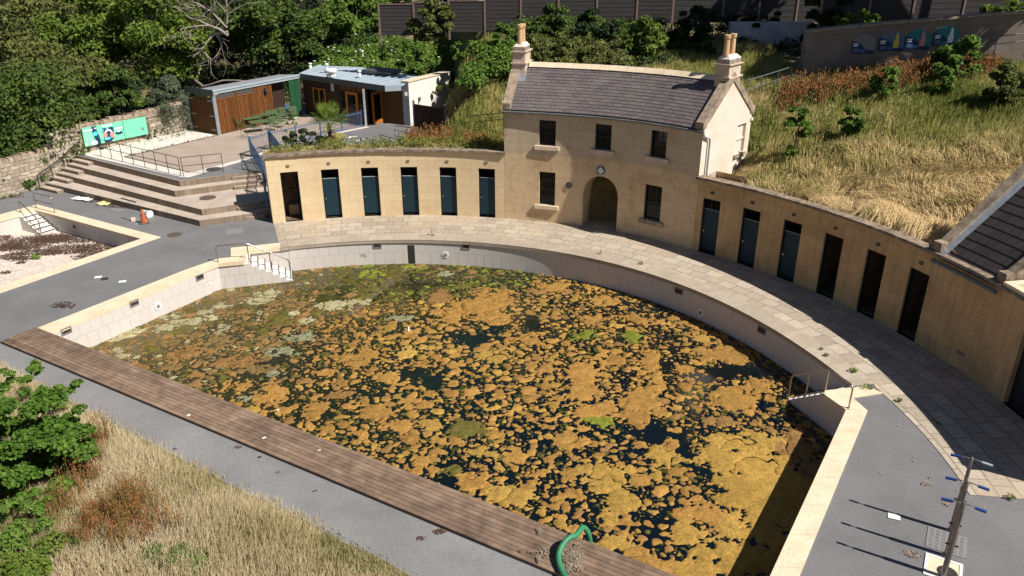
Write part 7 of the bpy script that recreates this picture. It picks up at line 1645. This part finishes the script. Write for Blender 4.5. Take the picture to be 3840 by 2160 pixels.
while len(pts) < 9500:
    x = random.uniform(-13.5, 1.6); d = random.random()**1.15*6.2; y = edge_y(x)-d
    if y < 6.5: continue
    if d < .25 and random.random() < .6: continue
    pts.append((x, y, bank_z(x, y)-.02)); q = vn(x, y, 1.6, 0); tint.append(.62+(q-.5)*.55-(.30 if (d < .7 and x > -3.6) else 0)-(.25 if x < -8.3 and y < 12 else 0)); hg.append((.26+.20*vn(x, y, .9, 2))*(1-.45*sst(-4.5, -2.5, x))*(.45+.55*sst(0, .9, d)))
V, Q, Tt, ti = blades(np.array(pts), 15, np.array(hg), .0062, .55, .09, np.array(tint))
o = np_mesh('bank_grass', V, Q, Tt, 'straw', attrs=[('tint', 'FLOAT', ti)]); tag(o, 'dry straw coloured grass on the near bank', 'grass', kind='stuff')
sp = []
for u, v, z, k in ((200, 1200, .2, 3), (185, 1240, .2, 3), (260, 1120, .15, 2), (235, 1340, .25, 5), (270, 1290, .25, 4), (300, 1330, .25, 5), (330, 1300, .25, 4), (340, 1250, .25, 5), (355, 1280, .25, 4), (210, 1380, .2, 3), (380, 1345, .25, 2), (160, 1290, .2, 3), (430, 1350, .2, 1), (410, 1290, .2, 1), (305, 1380, .2, 3), (250, 1180, .2, 2)):
    for _ in range(k): c = at(u+random.gauss(0, 12), v+random.gauss(0, 14)+14, z); sp.append((c[0], c[1], .18, .10))
dock_mass('dock_weeds', 'rust red dock clump in the straw of the near bank', sp, 14, .78, .0095)
c = at(450, 1410, .45); r = thing('yellow_flower', 'yellow ragwort flower head at the bottom edge of the near bank', 'flower', (c[0], c[1], .2)); q = MB()
for _ in range(34): q.lathe([(0, 0), (.022, .008), (0, .02)], (c[0]+random.gauss(0, .05), c[1]+random.gauss(0, .05), c[2]+random.gauss(0, .035)), 6)
q.build('petals', 'flower_y', r); MB().tube([(c[0], c[1], .2), c], .008, 5).build('stem', 'palm', r)
chips('deck_debris', [(p[0], p[1], r_, r_*.6, 0) for p, r_ in ((at(441, 1130, .004), .05), (at(598, 1125, .004), .07), (at(655, 1150, .004), .05), (at(700, 1188, .004), .04), (at(935, 1222, .004), .05), (at(1105, 1338, .004), .12), (at(1060, 1355, .004), .08), (at(1180, 1180, .004), .04), (at(790, 1235, .004), .05))], 150, lambda x, y: .006, .022, 'litter', 'dark bits of debris on the pale path below the boardwalk', 'debris', lift=.01)
chips('deck_debris', [(p[0], p[1], r_, r_*.7, 0) for p, r_ in ((at(2330, 1218, .004), .10), (at(2343, 1203, .004), .06), (at(2380, 1270, .004), .08), (at(2300, 1160, .004), .05), (at(2295, 1395, .004), .14), (at(2410, 1235, .004), .05), (at(2260, 1070, .004), .04), (at(2215, 1190, .004), .04))], 160, lambda x, y: .006, .022, 'debris', 'brown and pale debris scattered on the tarmac by the showers', 'debris', lift=.01)
# weeds in paving joints and the toddler pool
wd = []
def tuft(name, label, p, r, n, m='leaf_bright', size=.06, h=.05, tall=0):
    cl = [(p[0], p[1], p[2]+h, r), (p[0]+r*.6, p[1], p[2]+h*.7, r*.6)]
    if tall: cl = [(p[0]+random.gauss(0, r*.4), p[1]+random.gauss(0, r*.4), p[2]+tall*k/6, r*(1-.1*k)) for k in range(7)]
    V, Q = leaf_arrays(cl, n, size, asp=.4, flat=.6); tag(np_mesh(name, V, Q, None, m), label, 'weed')
for lab, u, v, r, n in (('green rosette weed in the paving left of the right pool steps', 2145, 936, .10, 90), ('pale weed straggling over the platform by the right pool steps', 2180, 978, .13, 70), ('small weed in the paving joint above the rosette weed', 2078, 896, .06, 40), ('weed at the tarmac edge right of the right pool steps', 2262, 1010, .06, 40), ('tuft of weed in the paving near the right edge', 2540, 1254, .08, 50), ('tuft of grass at the paving edge below the coping corner', 2358, 1068, .05, 30), ('small weed in the paving by the ninth cubicle', 2065, 880, .05, 30), ('weeds growing at the coping of the left pool steps', 912, 648, .12, 60), ('clump of dark weed at the door of the tenth cubicle', 2110, 756, .10, 60), ('weed in the flags above the middle of the pool', 1612, 665, .07, 40)):
    tuft('weed', lab, at(u, v, .02), r, n, size=.05)
tuft('weed', 'tall thin weed standing in the flags before the fourth cubicle', at(1087, 592, .02), .05, 46, 'leaf_olive', .05, tall=.34)
tuft('weed', 'tall thin weed standing in the flags right of the arch', at(1512, 640, .02), .05, 40, 'leaf_olive', .05, tall=.28)
p = at(552*.24845/K, (720+1005*.24845)/K, -.66); tuft('weed', 'single leafy plant growing on the toddler pool floor', p, .16, 70, 'leaf_lush', .11, h=.08)
cl = []
for k in range(46): t = random.random(); p = Vector(at(280, 500, 0)).lerp(Vector(at(490, 562, 0)), t); cl.append((p.x+random.gauss(0, .05), p.y+random.gauss(0, .05), .05, .05))
for k in range(60): p = board_pt(*LV(300+1900*random.random()**.8, 0), .25+random.random()*.9); cl.append((p.x, p.y, ZP+.06, .06))
for k in range(50): p = Vector((-17.8, 35.5, ZP)).lerp(Vector((-15.0, 39.7, ZP)), random.random()); cl.append((p.x+random.gauss(0, .05), p.y+random.gauss(0, .05), ZP+.06, .05))
for k in range(40): t = random.random(); p = Vector((-22.5, 31.5, 0)).lerp(Vector((-21.1, 34, 0)), t); cl.append((p.x+.12, p.y-.08, .05, .08))
V, Q = leaf_arrays(cl, 2600, .045, asp=.3); tag(np_mesh('edge_weeds', V, Q, None, 'leaf_olive'), 'small weeds along the wall feet and paving edges', 'weeds', kind='stuff')
# ================================================================= LIGHT, CAMERA, RENDER
SAZ, SEL = rad(-29.5), rad(48)         # direction towards the sun
sun = bpy.data.lights.new('sun', 'SUN'); sun.energy = 5.0; sun.angle = rad(.5); sun.color = (1.0, .95, .87)
so = bpy.data.objects.new('sun', sun); COL.objects.link(so)
so.rotation_euler = Vector((-cos(SAZ)*cos(SEL), -sin(SAZ)*cos(SEL), -sin(SEL))).to_track_quat('-Z', 'Y').to_euler()
wd_ = bpy.data.worlds.new('World'); scene.world = wd_; wd_.use_nodes = True; nt = wd_.node_tree; bg = nt.nodes['Background']
sk = nt.nodes.new('ShaderNodeTexSky'); sk.sky_type = 'NISHITA'; sk.sun_disc = False; sk.sun_elevation = SEL; sk.sun_rotation = rad(90)-SAZ; sk.air_density = .7; sk.dust_density = .4
nt.links.new(sk.outputs[0], bg.inputs[0]); bg.inputs[1].default_value = .05
cam = bpy.data.cameras.new('camera'); cam.sensor_width = 36; cam.lens = FPX/3840*36; cam.clip_end = 600; cam.clip_start = .1
co = bpy.data.objects.new('camera', cam); COL.objects.link(co)
mt = Matrix((Rv, Uv, -Fv)).transposed().to_4x4(); mt.translation = Vector((0, 0, CAMH*SC)); co.matrix_world = mt; scene.camera = co
scene.view_settings.view_transform = 'Standard'; scene.view_settings.look = 'None'; scene.view_settings.exposure = .38; scene.view_settings.gamma = 1
scene.render.engine = 'CYCLES'; scene.cycles.max_bounces = 6; scene.cycles.diffuse_bounces = 3; scene.cycles.glossy_bounces = 3; scene.cycles.transmission_bounces = 3; scene.cycles.transparent_max_bounces = 4
scene.cycles.use_denoising = True
